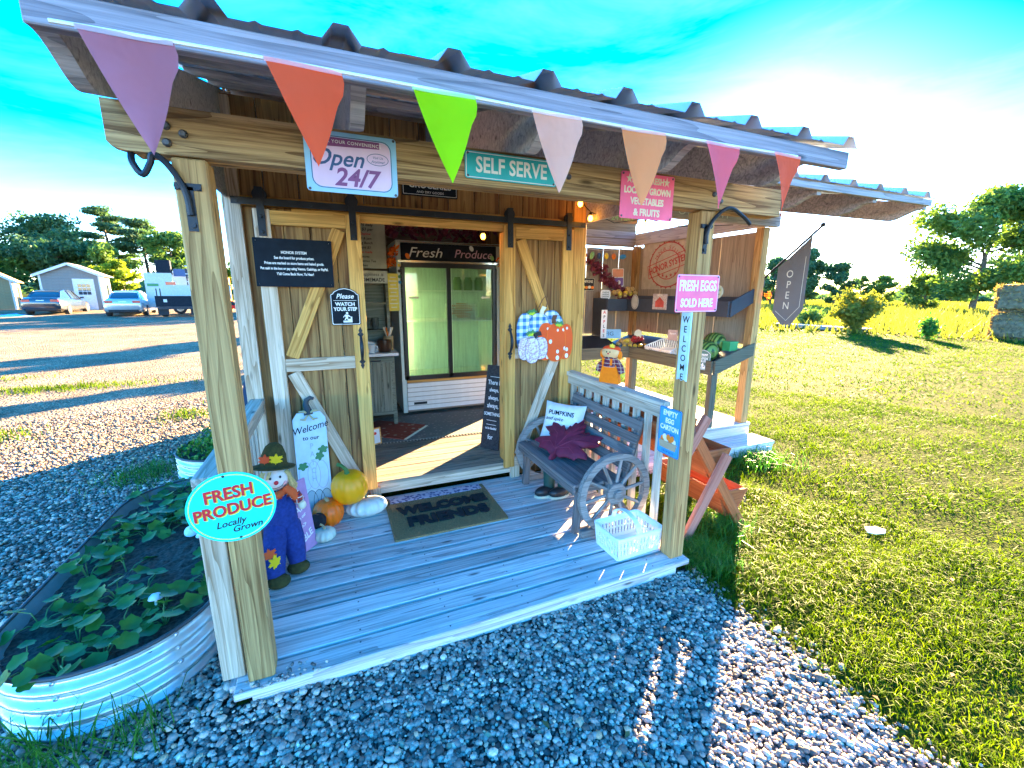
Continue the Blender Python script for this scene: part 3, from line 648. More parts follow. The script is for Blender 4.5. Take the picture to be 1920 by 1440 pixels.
for (a, b_, tx, tz, c, lab) in pens:
    n = 9; vs = []; fs = []; ph = rnd.uniform(0, 6)
    for j in range(n + 1):
        t = j / n
        for i in range(7):
            s_ = i / 6; x0 = a + (b_ - a) * s_; z0 = strz(x0); bulge = .010 * math.sin(math.pi * t) * (1 if s_ > .5 else -.3) * (abs(s_ - .5) * 2)
            if 0 < t < .35 and i == 6: bulge += .012 * math.sin(math.pi * t / .35)
            x = x0 + (tx - x0) * t + bulge; z = z0 + (tz - z0) * t
            vs.append((x, -.430 + .016 * math.sin(3.2 * s_ + ph) * math.sin(t * 2.6 + .3) + .01 * t, z))
    for j in range(n): fs += [(j * 7 + i, j * 7 + i + 1, (j + 1) * 7 + i + 1, (j + 1) * 7 + i) for i in range(6)]
    g = G(); g.add(vs, fs); o = g.obj('pennant', fabric('pennant_cloth', c), bt, smooth=60, label=lab); g = G(); g.add([vs[6 - i if False else i] for i in range(7)] + [(p[0], p[1], p[2] - .010) for p in vs[:7]] + [(p[0], p[1] - .0015, p[2]) for p in vs[:7]] + [(p[0], p[1] - .0015, p[2] - .010) for p in vs[:7]], [(14 + i, 15 + i, 22 + i, 21 + i) for i in range(6)] + [(7 + i, 8 + i, 22 + i, 21 + i) for i in range(6)]); g.obj('hem', fabric('hem_cloth', tuple(.5 + .5 * q for q in c)), o)

# things hung inside the stand
M = frame((3.99, 3.79, 1.745), Rr, Up)
s = sign('pumpkins_sign', M, 'small black PUMPKINS picture sign on the back wall of the stand'); plate('sign_plate', rrect(.27, .19, .004), M, c_black, s, 0, .008); ringplate('sign_border', rrect(.26, .18, .004), rrect(.252, .172, .004), M, c_cream, s, .008, .0085)
text('PUMPKINS', .055, M, c_cream, s, 0, .04, .0085, .82, bold=.001)
for k in range(5): plate('pumpkin_print', oval(.055, .045, 14), M @ T(-.1 + .05 * k, -.045 + .006 * (k % 2), 0), (c_orange, c_yel, c_orange, c_cream, c_orange)[k], s, .008, .0088 + .0003 * k)
M = frame((4.54, 3.79, 1.85), Rr, Up) @ RZ(2)
s = sign('jar_sign', M, 'upright orange and purple picture sign on the back wall of the stand'); plate('sign_plate', rrect(.21, .27, .02), M, c_white, s, 0, .006)
plate('print_top', rrect(.19, .115, .015), M @ T(0, .068, 0), plain('salmon_print', (.75, .33, .20)), s, .006, .0066); plate('print_bottom', rrect(.19, .12, .015), M @ T(0, -.062, 0), plain('violet_print', (.20, .11, .36)), s, .006, .0066); plate('print_spot', oval(.06, .06, 18), M @ T(.02, -.07, 0), c_white, s, .006, .0072)
M = frame((4.06, 3.40, 1.19), (.97, -.2, 0), Up)
s = sign('apples_sign', M, 'white upright strip spelling APPLES above the back shelf'); plate('sign_plate', rrect(.085, .40, .004), M, c_white, s, 0, .008)
for i, ch in enumerate('APPLES'): text(ch, .062, M, (c_red if i % 2 == 0 else c_black), s, 0, .165 - i * .066, .0085, .9, bold=.0012)
# red honor system stamp painted on the panel
M = frame((4.861, 3.10, 2.01), (0, -1, 0), Up)
c_stamp = plain('stamp_red', (.42, .07, .06), .8, var=.3)
s = sign('honor_stamp_sign', M, 'round faded red honor system stamp on the right wall of the stand')
plate('sign_cloth', rrect(1.05, .66, .02), M, plain('canvas', (.46, .40, .30), .9), s, 0, .003)
for a, b_ in ((.62, .585), (.40, .375)): ringplate('stamp_ring', oval(a * 1.2, a, 48), oval(b_ * 1.2, b_, 48), M, c_stamp, s, .003, .0036)
for k in range(24):
    a = k * 15; plate('stamp_tooth', [(.355, -.022), (.385, 0), (.355, .022)], M @ SC(1, .86, 1) @ RZ(a), c_stamp, s, .003, .0036)
K = M @ RZ(14); ringplate('stamp_band', rrect(.80, .19, .005), rrect(.78, .17, .005), K, c_stamp, s, .0036, .0046)
text('HONOR SYSTEM', .125, K, c_stamp, s, 0, 0, .0040, .82, bold=.003)
for k, ch in enumerate('HONOR SYSTEM'):
    a = 150 - k * 11; text(ch, .08, M @ SC(1.1, .92, 1) @ T(.245 * math.cos(math.radians(a)), .245 * math.sin(math.radians(a)), 0) @ RZ(a - 90), c_stamp, s, 0, 0, .0036)
for k in range(5): text('\u2605', .07, M @ T(-.16 + .08 * k, -.165 + .02 * abs(k - 2) , 0), c_stamp, s, 0, 0, .0036)
M = frame((4.440, 2.72, 1.515), (0, -1, 0), Up)
s = sign('barn_picture', M, 'dim square picture of a red barn on the upper shelf lip'); plate('sign_plate', rrect(.26, .20, .004), M, W_dark, s, 0, .006); plate('barn_print', [(-.08, -.07), (.08, -.07), (.08, 0), (0, .06), (-.08, 0)], M, c_stamp, s, .006, .0066); text('FRESH', .035, M, c_chalk, s, 0, .08, .0066)
M = frame((4.440, 3.22, 1.50), (0, -1, 0), Up)
s = sign('oval_plaque', M, 'pale oval plaque hanging left of the barn picture'); plate('sign_plate', oval(.15, .20), M, plain('pale_plaque', (.42, .46, .44)), s, 0, .006); ringplate('sign_border', oval(.13, .18), oval(.122, .172), M, c_slate, s, .006, .0065)
M = frame((4.440, 1.82, 1.64), (0, -1, 0), Up)
s = sign('round_plaque', M, 'round pale green plaque with script on the upper shelf'); plate('sign_plate', oval(.15, .145), M, plain('sage_plaque', (.38, .48, .40)), s, 0, .006); text('Fresh', .04, M, c_green, s, 0, .02, .0064, 1, .3); text('Farm', .04, M, c_green, s, 0, -.025, .0064, 1, .3)
watch_sign(frame((4.235, 1.745, .905), (-.25, -.96, 0) if False else (.45, -.9, 0), Up), 'arched grey green watch your step sign on the stand shelf', plain('sage_sign', (.10, .18, .14)), .88)
M = frame((4.42, 2.42, 1.11), (.3, -.95, 0), Up)
s = sign('small_tag_sign', M, 'small square pinkish price tag standing behind the white basket'); plate('sign_plate', rrect(.13, .13, .012), M, plain('tag_print', (.45, .33, .30)), s, 0, .008); text('Squash', .03, M, c_white, s, 0, .02, .0084, 1, .2)
M = frame((4.20, 3.42, 1.045), (.94, -.33, 0), (0, .1, 1))
s = sign('fig_sign', M, 'pale blue board lettered FIG on the back shelf'); plate('sign_plate', rrect(.30, .13, .01), M, c_sky, s, 0, .008); text('FIG', .08, M, c_navy, s, -.02, 0, .0084, 1.1)
# ================================================================== shop interior
frost = glass('frosted_glass', (.86, .95, .86), .03, .20)
fr = empty('glass_door_fridge', (1.84, 3.75, .15), 'white two door glass fronted fridge with Fresh Produce chalk header', 'fridge')
fw = plain('fridge_white', (.56, .66, .62), .35, var=.04); fk = plain('fridge_black', (.016, .018, .022), .35); chrome = plain('chrome_trim', (.55, .57, .55), .22, .9)
x0, x1, yf, zb, zt = 1.215, 2.462, 3.37, .18, 2.20
def bx(name, c, d, m, p=fr): g = G(); g.box(c, d); return g.obj(name, m, p)
bx('cabinet_side', (x0 + .025, yf + .38, (zb + zt) / 2), (.05, .74, zt - zb), fw); bx('cabinet_side', (x1 - .025, yf + .38, (zb + zt) / 2), (.05, .74, zt - zb), fw)
bx('cabinet_back', (1.84, yf + .74, (zb + zt) / 2), (x1 - x0, .03, zt - zb), fw); bx('cabinet_top', (1.84, yf + .38, zt - .02), (x1 - x0 - .1, .70, .04), fw); bx('cabinet_floor', (1.84, yf + .38, .56), (x1 - x0 - .1, .70, .04), fw)
bx('header_panel', (1.84, yf + .02, 2.075), (x1 - x0 - .10, .04, .19), c_slate); bx('header_trim', (1.84, yf + .005, 1.968), (x1 - x0 - .02, .03, .022), chrome); bx('header_trim', (1.84, yf + .005, 2.182), (x1 - x0 - .02, .03, .016), chrome)
M = frame((1.84, yf - .001, 2.075), Rr, Up)
text('Fresh', .155, M, c_chalk, fr, -.30, -.01, .0, 1.15, .3); text('Produce', .135, M, c_chalkp, fr, .28, -.01, .0, 1.05, .25)
for q in ((-.50, -.05, c_orange), (.52, -.04, c_chalkg), (.26, .06, c_chalk)): plate('chalk_mark', oval(.05, .07, 12), M @ T(q[0], q[1], 0) @ RZ(30), q[2], fr, 0, .0006)
for z in (1.93, .605): bx('door_frame', (1.84, yf + .03, z), (1.16, .04, .055), fk)
for x in (1.275, 1.815, 2.40): bx('door_frame', (x, yf + .03, 1.25), (.055 if x != 1.815 else .05, .04, 1.32), fk)
for x in (1.545, 2.107):
    d = bx('glass_door', (x, yf + .035, 1.265), (.50, .006, 1.28), frost)
for z in (1.64, 1.275): bx('shelf', (1.84, yf + .36, z), (1.13, .56, .012), c_white)
kick = bx('grille_panel', (1.84, yf + .03, .37), (1.14, .03, .36), W_interior)
for k in range(6): bx('grille_slat', (1.84, yf + .012, .235 + .056 * k), (1.14, .014, .048), c_white)
bx('grille_trim', (1.84, yf + .008, .566), (1.14, .016, .026), W_frame); bx('badge', (1.42, yf + .002, .29), (.16, .006, .03), fk)
for k, m_ in enumerate((c_yel, c_black, c_green, c_blue)): plate('round_sticker', oval(.036, .036, 12), frame((x0 + .025, yf + .009, 1.92 - .062 * k), Rr, Up), m_, fr, 0, .001)
bx('lamp_tube', (1.30, yf + .12, 1.27), (.022, .022, 1.1), glow('fridge_lamp', (.86, 1.0, .40), 2.2)); 
for sx, tx in ((1.40, 'right'), (2.28, 'left')):
    g = G(); F = frame((sx, yf + .030, 1.56), Rr, Up); sg = 1 if tx == 'right' else -1
    g.prism([(-.06 * sg, -.010), (.03 * sg, -.010), (.03 * sg, -.02), (.06 * sg, 0), (.03 * sg, .02), (.03 * sg, .010), (-.06 * sg, .010)][::sg], .0, .001, F); g.obj('arrow_sticker', c_cream, fr)
# crate of carrots and jars on its shelves
cr = empty('carrot_crate', (2.02, 3.62, 1.28), 'white mesh crate of carrots on the fridge shelf', 'crate')
g = G()
for sx in (-1, 1): g.box((2.02 + sx * .16, 3.62, 1.38), (.008, .26, .20))
for k in range(12): g.box((1.872 + k * .027, 3.49, 1.38), (.006, .006, .20)); g.box((1.872 + k * .027, 3.75, 1.38), (.006, .006, .20))
for k in range(7): g.box((2.02, 3.49, 1.29 + k * .031), (.32, .006, .006))
g.box((2.02, 3.62, 1.288), (.32, .26, .008)); g.obj('crate_basket', c_white, cr)
for k in range(14):
    g = G(); a = rnd.uniform(-.5, .5); c = V((2.02 + rnd.uniform(-.10, .10), 3.60 + rnd.uniform(-.06, .08), 1.315 + .012 * k)); d_ = V((math.cos(a), math.sin(a), rnd.uniform(-.2, .2))) * .09
    g.tube([c - d_, c - d_ * .2, c + d_ * .6, c + d_], [.017, .016, .010, .002], 7); tag(g.obj('carrot', plain('carrot', (.72, .20, .06), .6), None, 40), 'carrot in the mesh crate inside the fridge', 'carrot', 'carrots in the crate')
for k in range(3):
    g = G(); g.lathe([(.05, 0), (.055, .02), (.055, .12), (.04, .14), (.04, .16)], 14, T(1.98 + k * .14, 3.6, 1.648)); g.obj('jar', plain('green_jar', (.12, .25, .08), .3), None, 40, label='green jar on the top shelf of the fridge', cat='jar', group='jars in the fridge')
# hutch cupboard
W_hutch = wood('hutch_paint', (.13, .15, .11), (.32, .35, .28), sa=.5)
hu = empty('hutch_cupboard', (.86, 3.2, .15), 'distressed grey green hutch cupboard with open shelves', 'cupboard')
def hb_(n, c, d, m=W_hutch): g = G(); g.box(c, d); return g.obj(n, m, hu)
hb_('carcass', (.84, 3.22, .62), (.50, .40, .62)); hb_('worktop', (.85, 3.20, .965), (.56, .50, .03), c_white)
dr = hb_('cupboard_door', (.90, 3.008, .60), (.32, .02, .62)); 
for k in range(3): board('door_plank', (.80 + k * .10, 2.994, .33), (.80 + k * .10, 2.994, .88), .092, .012, W_hutch, dr, up=(0, 1, 0))
g = G(); g.tube([(.84, 2.985, .90), (.845, 2.965, .90), (.935, 2.965, .90), (.94, 2.985, .90)], .007, 8); g.obj('bar_pull', iron, dr)
for x in (.61, 1.075): hb_('foot', (x, 3.05, .235), (.04, .05, .17)); hb_('side_panel', (x + .0, 3.32, 1.36), (.03, .20, .76))
for z in (1.20, 1.50): hb_('hutch_shelf', (.84, 3.32, z), (.46, .20, .02))
hb_('hutch_back', (.84, 3.43, 1.36), (.50, .012, .76)); hb_('hutch_top', (.84, 3.30, 1.745), (.54, .26, .025))
def pot(name, c, r, h, m, lab, cat):
    g = G(); g.lathe([(r * .7, 0), (r, h * .35), (r * .95, h), (r * .85, h), (r * .85, h * .4), (.0, h * .3)], 16, T(*c), cap=False); return g.obj(name, m, None, 50, label=lab, cat=cat)
pot('brown_crock', (1.00, 3.08, .981), .085, .13, plain('crock', (.05, .025, .015), .3), 'dark brown crock on the hutch worktop', 'crock')
ut = empty('utensil_jar', (1.06, 3.2, .981), 'jar of paper wrapped utensils behind the brown crock', 'jar'); g = G(); g.lathe([(.045, 0), (.055, .16)], 14, T(1.06, 3.2, .981)); g.obj('jar_body', plain('tan_jar', (.40, .30, .16), .5), ut, 50)
for k in range(6): g = G(); a = k * 1.05; g.tube([(1.06, 3.2, 1.1), (1.06 + .05 * math.cos(a), 3.2 + .05 * math.sin(a), 1.24)], .009, 6); g.obj('utensil', (c_cream, c_orange, c_white)[k % 3], ut)
mg = empty('white_mug', (.86, 3.04, .981), 'glass white mug standing on the hutch worktop', 'mug'); g = G(); g.lathe([(.035, 0), (.04, .09), (.035, .09), (.032, .01)], 14, T(.86, 3.04, .981)); g.obj('mug_body', c_white, mg, 50); g = G(); g.tube([(.898, 3.04, 1.055), (.92, 3.04, 1.05), (.925, 3.04, 1.02), (.895, 3.04, 1.0)], .006, 6); g.obj('handle', c_white, mg)
tr = empty('white_cash_box', (.90, 3.18, .981), 'white sloping paper tray on the hutch worktop', 'tray'); g = G(); g.prism([(0, 0), (.26, 0), (.26, .06), (0, .13)], 0, .16, Matrix(((1, 0, 0, .79), (0, 0, 1, 3.12), (0, 1, 0, .981), (0, 0, 0, 1)))); g.obj('tray_body', c_white, tr)
for k in range(3): pot('glass_jar', (.72 + k * .11, 3.32, 1.211), .04, .13, plain('smoky_jar', (.10, .12, .11), .15), 'smoky jar on the lower hutch shelf', 'jar')['group'] = 'jars on the hutch shelf'
M = frame((.90, 2.99, 1.775), Rr, Up)
s = sign('homemade_sign', M, 'whitewashed board reading Happiness is HOMEMADE on the hutch'); plate('sign_plate', rrect(.32, .125, .004), M, plain('whitewash', (.55, .58, .48), .7, var=.2), s, -.012, 0); text('Happiness is', .048, M, c_black, s, 0, .025, .0006, 1, .3); text('HOMEMADE', .050, M, c_black, s, 0, -.030, .0006, .95, bold=.001)
M = frame((.90, 3.0, 2.09), Rr, Up)
s = sign('price_board', M, 'tall pale price list board hand lettered in marker beside the fridge'); plate('sign_plate', rrect(.32, .46, .004), M, plain('board_grey', (.40, .44, .36), .6, var=.12), s, -.01, 0)
for i, t in enumerate(('OPEN daily', 'Eggs $3 per', 'Sun Daylow', 'Bread & jam', 'Spring Bunch', 'Eggs old $3', 'Home made', 'Tomatoes', 'Christmas Tea', 'Zucchini')): text(t, .040 if i < 2 else .034, M, (c_black, c_red)[i % 4 == 2], s, -.145, .195 - i * .044, .0006, 1, .15, 'LEFT', bold=.0004)
M = frame((1.135, 3.15, 1.62), Rr, Up)
s = sign('yellow_light_strip', M, 'tall bright yellow sheet standing in for a light strip between hutch and fridge', 'strip'); plate('paper', rrect(.11, .40, .002), M, plain('light_strip_yellow', (.85, .70, .12), .8), s, 0, .002)  # yellow sheet added in place of a strip of yellow light
for k in range(9): plate('strip_line', rrect(.06 + .03 * (k % 2), .008, .001), M @ T(0, .16 - .04 * k, 0), c_white, s, .002, .0024)
M = frame((.79, 2.45, .235), (.92, .38, 0), (0, .1, 1))
s = sign('floor_card', M, 'small framed card leaning beside the red rug', 'card'); plate('frame', rrect(.13, .165, .004), M, W_frame, s, 0, .01); plate('card', rrect(.10, .14, .002), M, c_white, s, .01, .011); plate('card_print', oval(.04, .03, 12), M @ T(0, .03, 0), c_red, s, .011, .0115)
# dark wall clutter above the fridge: garlands
mauve = leafmat('dried_leaf', (.16, .03, .07), (.30, .08, .12), .2)
orangeleaf = leafmat('autumn_leaf', (.62, .10, .01), (.85, .28, .03), .25)
def clump(name, pts, r, n, m, lab, cat, size=.03, group=None):
    v = []; 
    for _ in range(n):
        p = V(rnd.choice(pts)) + V((rnd.gauss(0, r), rnd.gauss(0, r * .4), rnd.gauss(0, r))); a = V((rnd.uniform(-1, 1), rnd.uniform(-1, 1), rnd.uniform(-1, 1))).normalized(); b = a.orthogonal().normalized(); q = a.cross(b); s_ = size * rnd.uniform(.6, 1.3)
        v += [p - b * s_, p - q * s_ * .45, p + b * s_, p + q * s_ * .45]
    f = np.arange(len(v)).reshape(-1, 4); o = V(pts[0]); return npmesh(name, [tuple(p) for p in v], f, m, origin=tuple(o), label=lab, cat=cat, group=group)
clump('autumn_flower', [(1.10, 3.02, 1.93)], .022, 50, orangeleaf, 'orange leaf cluster pinned beside the price board', 'flower')
clump('autumn_flower', [(2.46, 3.3, 2.03), (2.47, 3.3, 1.98)], .03, 60, orangeleaf, 'orange leaf cluster at the right edge of the fridge header', 'flower')
clump('autumn_flower', [(1.17, 3.3, 2.07)], .03, 40, orangeleaf, 'small red leaf cluster at the left edge of the fridge header', 'flower')
clump('dark_garland', [(1.2 + .06 * k, 3.45, 2.36 + .04 * math.sin(k)) for k in range(20)], .07, 420, mauve, 'dark dried leaf garland lying along the top of the fridge', 'garland', .05)
clump('corn_garland', [(4.05 + .075 * k, 3.75, 2.06 - .06 * k) for k in range(10)], .045, 330, mauve, 'hanging dried mauve corn garland on the back wall of the stand', 'garland', .05)
# rugs
def rugtex(c1, c2, c3, sc):
    def fn(nt, co):
        w1 = node(nt, 'ShaderNodeTexWave'); w1.inputs['Scale'].default_value = sc; w1.inputs['Distortion'].default_value = 1.5; w1.bands_direction = 'Y'; nt.links.new(co, w1.inputs[0])
        w2 = node(nt, 'ShaderNodeTexVoronoi'); w2.inputs['Scale'].default_value = sc * 2.2; nt.links.new(co, w2.inputs['Vector'])
        a = ramp(nt, w1.outputs[0], [(.4, c1), (.6, c2)]); k = ramp(nt, w2.outputs['Distance'], [(.22, (1, 1, 1)), (.30, (0, 0, 0))])
        return mixc(nt, math_(nt, 'MULTIPLY', k, .7), a, c3)
    return fn
g = G(); F = T(1.50, 2.88, .152) @ RZ(-3); g.box((0, 0, 0), (1.44, .90, .008), F); rg = g.obj('grey_rug', stripes('grey_rug', rugtex((.13, .14, .14), (.22, .23, .22), (.34, .34, .31), 9), .95), None, None, label='flat woven grey rug on the shop floor in front of the fridge', cat='rug')
g = G()
for k in range(44): g.box((-.70 + k * .0325, -.465, .0), (.009, .03, .006), F)
g.obj('fringe', plain('rug_fringe', (.35, .34, .30), .9), rg)
g = G(); F = T(.98, 2.86, .160) @ RZ(-38); g.box((0, 0, 0), (.62, .50, .008), F); rg = g.obj('red_rug', stripes('red_rug', rugtex((.26, .05, .03), (.34, .08, .05), (.48, .36, .26), 6), .95), None, None, label='small red patterned rug overlapping the grey rug', cat='rug')
g = G()
for k in range(26): g.box((.325, -.24 + k * .019, .0), (.03, .006, .005), F)
g.obj('fringe', c_cream, rg)
# leaning black sign in the doorway
M = frame((1.845, 1.93, .555), (.60, -.80, 0), (.10, .16, 1))
s = sign('something_sign', M, 'tall black leaning sign saying There is always something in the doorway'); plate('sign_plate', rrect(.20, .80, .004), M, wood('sign_black', (.018, .018, .02), (.05, .05, .055), knots=False), s, 0, .015)
for t, sz, y in (('There Is', .062, .235), ('always,', .050, .165), ('always,', .056, .090), ('always,', .062, .015), ('SOMETHING', .044, -.065), ('to be thankful', .030, -.20), ('for', .065, -.285)): text(t, sz, M, c_white, s, 0, y, .0155, .72, 0, bold=.0008)
for y in (.29, -.125, -.165): plate('rule', rrect(.11, .004, .001), M @ T(0, y, 0), c_white, s, .015, .0156)

# ================================================================== things on the porch
# welcome mat
def coir(nt, co):
    nz = node(nt, 'ShaderNodeTexNoise'); nz.inputs['Scale'].default_value = 160; nz.inputs['Detail'].default_value = 4; nt.links.new(co, nz.inputs[0]); return ramp(nt, nz.outputs[0], [(.35, (.10, .06, .025)), (.68, (.42, .28, .13))])
m_coir = stripes('coir', coir, 1.0)
mt = empty('door_mat', (1.17, 1.19, 0), 'brown coir doormat printed WELCOME FRIENDS in black', 'doormat')
n_ = 6500; P0 = np.stack([rng.uniform(.768, 1.572, n_), rng.uniform(.885, 1.495, n_), np.full(n_, .011)], 1); d_ = np.stack([rng.normal(0, .006, n_), rng.normal(0, .006, n_), rng.uniform(.006, .013, n_)], 1); sd_ = np.stack([rng.normal(0, 1, n_), rng.normal(0, 1, n_), np.zeros(n_)], 1); sd_ = sd_ / np.linalg.norm(sd_, axis=1, keepdims=True) * .0022
P = np.stack([P0 - sd_, P0 + sd_, P0 + d_], 1).reshape(-1, 3)
g = G(); g.prism(rrect(.812, .612, .01), 0.001, .014, T(1.17, 1.19, 0)); g.obj('mat_base', m_coir, mt)
npmesh('coir_pile', P, np.arange(len(P)).reshape(-1, 3), m_coir, mt, kind='stuff')
m_matblack = plain('mat_black', (.012, .012, .014), 1.0, var=.5, nscale=200)
M = T(1.17, 1.19, .0)
text('WELCOME', .150, M, m_matblack, mt, .01, .055, .022, .92, 0, bold=.010, ext=.004, space=1.02); text('FRIENDS', .165, M, m_matblack, mt, .01, -.120, .022, .92, 0, bold=.010, ext=.004, space=1.05)
def speck(nt, co):
    nz = node(nt, 'ShaderNodeTexVoronoi'); nz.inputs['Scale'].default_value = 38; nt.links.new(co, nz.inputs['Vector']); return ramp(nt, nz.outputs['Distance'], [(.35, (.12, .10, .20)), (.55, (.46, .42, .50))])
g = G(); g.box((1.17, 1.445, .019), (.74, .085, .005)); g.obj('print_band', stripes('mat_band', speck, .95), mt)
# bench with wagon wheel ends
bn = empty('wagon_wheel_bench', (2.1, .95, 0), 'dark weathered slatted bench with wagon wheel armrests', 'bench')
def wheel(c, R, parent, name='wheel', mt_=W_wheel, ax='y', hubr=.075, rimw=.046, rimt=.04, ns=10, rot=8):
    Fm = frame(c, (1, 0, 0), (0, 0, 1)) if ax == 'y' else frame(c, (0, 1, 0), (0, 0, 1))
    wh = empty(name, c); par(wh, parent)
    g = G(); N = 40; vs = []; fs = []
    for k in range(N):
        a = 2 * math.pi * k / N
        for r_, z in ((R, -rimt / 2), (R, rimt / 2), (R - rimw, rimt / 2), (R - rimw, -rimt / 2)): vs.append((r_ * math.cos(a), r_ * math.sin(a), z))
    for k in range(N):
        j = (k + 1) % N; fs += [(k * 4 + i, j * 4 + i, j * 4 + (i + 1) % 4, k * 4 + (i + 1) % 4) for i in range(4)]
    g.add(vs, fs, Fm); g.obj('rim', mt_, wh, 30)
    for k in range(ns):
        a = 2 * math.pi * k / ns + math.radians(rot); p0 = Fm @ V((hubr * .7 * math.cos(a), hubr * .7 * math.sin(a), 0)); p1 = Fm @ V(((R - rimw + .004) * math.cos(a), (R - rimw + .004) * math.sin(a), 0))
        board('spoke', p0, p1, .022, .018, mt_, wh, up=tuple(Fm.to_3x3() @ V((0, 0, 1))), ch=.004)
    g = G(); g.lathe([(hubr, -.03), (hubr, .03), (hubr * .85, .034), (hubr * .45, .034), (hubr * .45, .055), (hubr * .30, .06)], 20, Fm); g.lathe([(hubr * .8, -.034), (hubr * .4, -.05)], 16, Fm); g.obj('hub', mt_, wh, 30)
    return wh
wheel((2.190, .470, .286), .284, bn); wheel((2.155, 1.425, .286), .284, bn)
for k in range(5):
    x = 1.912 + k * .083; board('seat_slat', (x, .49, .372 - .006 * k), (x, 1.405, .372 - .006 * k), .072, .022, W_bench, bn, up=(-.08, 0, 1))
board('seat_apron', (1.885, .49, .335), (1.885, 1.405, .335), .05, .02, W_bench, bn, up=(1, 0, 0))
for k in range(4):
    t = k / 3; board('back_slat', (2.315 + .085 * t, .49, .44 + .285 * t), (2.315 + .085 * t, 1.405, .44 + .285 * t), .072, .02, W_bench, bn, up=(.96, 0, -.27))
for y in (.535, 1.365):
    board('back_stile', (2.25, y, .14), (2.435, y, .775), .055, .032, W_bench, bn, up=(.96, 0, -.27)); board('leg', (2.25, y, .2), (2.40, y, .01), .05, .035, W_bench, bn, up=(0, 1, 0)); board('leg', (1.95, y, .36), (1.93, y, .005), .055, .035, W_bench, bn, up=(0, 1, 0)); board('seat_bearer', (1.89, y, .335), (2.30, y, .31), .05, .03, W_bench, bn, up=(0, 1, 0))
for y in (.47, 1.425): board('foot_block', (1.93, y, .03), (2.42, y, .03), .05, .05, W_wheel, bn, up=(0, 0, 1))
# cushions
def cushion(name, F, w, h, d, m, lab, piped=True):
    n = 14; vs = []; fs = []
    for sgn in (1, -1):
        for j in range(n + 1):
            for i in range(n + 1):
                u_, v_ = i / n * 2 - 1, j / n * 2 - 1; pz = (max(0, (1 - u_ ** 4)) * max(0, (1 - v_ ** 4))) ** .55
                pin = 1 - .07 * (1 - abs(u_) ** 2) * abs(v_) ** 3; pin2 = 1 - .07 * (1 - abs(v_) ** 2) * abs(u_) ** 3
                vs.append((u_ * w / 2 * pin2, v_ * h / 2 * pin, sgn * d / 2 * pz + .003 * math.sin(9 * u_ + 4 * v_)))
    N = (n + 1) ** 2
    for s_ in range(2):
        for j in range(n):
            for i in range(n):
                q = [s_ * N + j * (n + 1) + i, s_ * N + j * (n + 1) + i + 1, s_ * N + (j + 1) * (n + 1) + i + 1, s_ * N + (j + 1) * (n + 1) + i]; fs.append(tuple(q if s_ == 0 else q[::-1]))
    g = G(); g.add(vs, fs, F); return g.obj(name, m, None, 60, label=lab, cat='cushion')
m_cush = plain('cotton_white', (.70, .72, .74), .9, var=.06, nscale=30, bmp=.2)
F = frame((2.20, 1.235, .545), (.55, -.80, .0), (.42, .06, .9)) 
cu = cushion('white_cushion', F, .37, .37, .12, m_cush, 'square white cushion printed PUMPKINS at the far end of the bench')
text('PUMPKINS', .052, F, c_slate, cu, 0, .085, .061, .95, .0, bold=.0006); text('and spice', .042, F, c_slate, cu, -.05, .035, .066, 1, .3); text('HAYRIDES', .038, F, c_chalk, cu, 0, -.02, .068, 1.0)
m_velvet = plain('velvet_maroon', (.16, .012, .04), .75, var=.2, nscale=20)
def leafshape(n=72, seed=0):
    """five pointed maple outline, tips up"""
    half = [(0, 1.0), (.07, .80), (.15, .86), (.13, .62), (.24, .66), (.22, .44), (.42, .62), (.47, .53), (.62, .60), (.84, .62), (.74, .45), (.90, .34), (.66, .24), (.62, .16), (.50, .08), (.78, -.05), (.86, -.20), (.62, -.24), (.58, -.36), (.34, -.34), (.14, -.44), (.04, -.40), (.035, -.62)]
    return half[:1] + [(-x, y) for x, y in half[1:]] + [(x, y) for x, y in reversed(half[1:])]
def puff(name, poly, F, sx, d, m, lab, cat, parent=None):
    n = len(poly); vs = []; fs = []; rings = [1, .93, .75, .5, .25]
    for sgn in (1, -1):
        for k, q in enumerate(rings): vs += [(x * q * sx, y * q * sx, sgn * d / 2 * math.sqrt(max(0, 1 - q * q)) * (1 + .06 * math.sin(5 * math.atan2(y, x)))) for x, y in poly]
        vs.append((0, 0, sgn * d / 2))
    N = n * len(rings) + 1
    for s_ in range(2):
        o = s_ * N
        for k in range(len(rings) - 1):
            for i in range(n):
                j = (i + 1) % n; q = (o + k * n + i, o + k * n + j, o + (k + 1) * n + j, o + (k + 1) * n + i); fs.append(q if s_ == 0 else q[::-1])
        for i in range(n):
            q = (o + (len(rings) - 1) * n + i, o + (len(rings) - 1) * n + (i + 1) % n, o + N - 1); fs.append(q if s_ == 0 else q[::-1])
    g = G(); g.add(vs, fs, F); return g.obj(name, m, parent, 60, label=lab, cat=cat)
F = frame((2.085, 1.00, .470), (.38, -.92, -.05), (.80, .36, .46))
lc = puff('leaf_cushion', leafshape(), F, .30, .09, m_velvet, 'dark maroon leaf shaped velvet cushion on the bench seat', 'cushion')
g = G()
for a in (90, 150, 30, 205, -25): g.tube([F @ V((0, -.10, .047)), F @ V((.10 * math.cos(math.radians(a)), .10 * math.sin(math.radians(a)), .044)), F @ V((.17 * math.cos(math.radians(a)), .17 * math.sin(math.radians(a)), .034))], [.003, .0025, .0015], 5)
g.obj('leaf_vein', plain('velvet_seam', (.26, .03, .07), .8), lc)
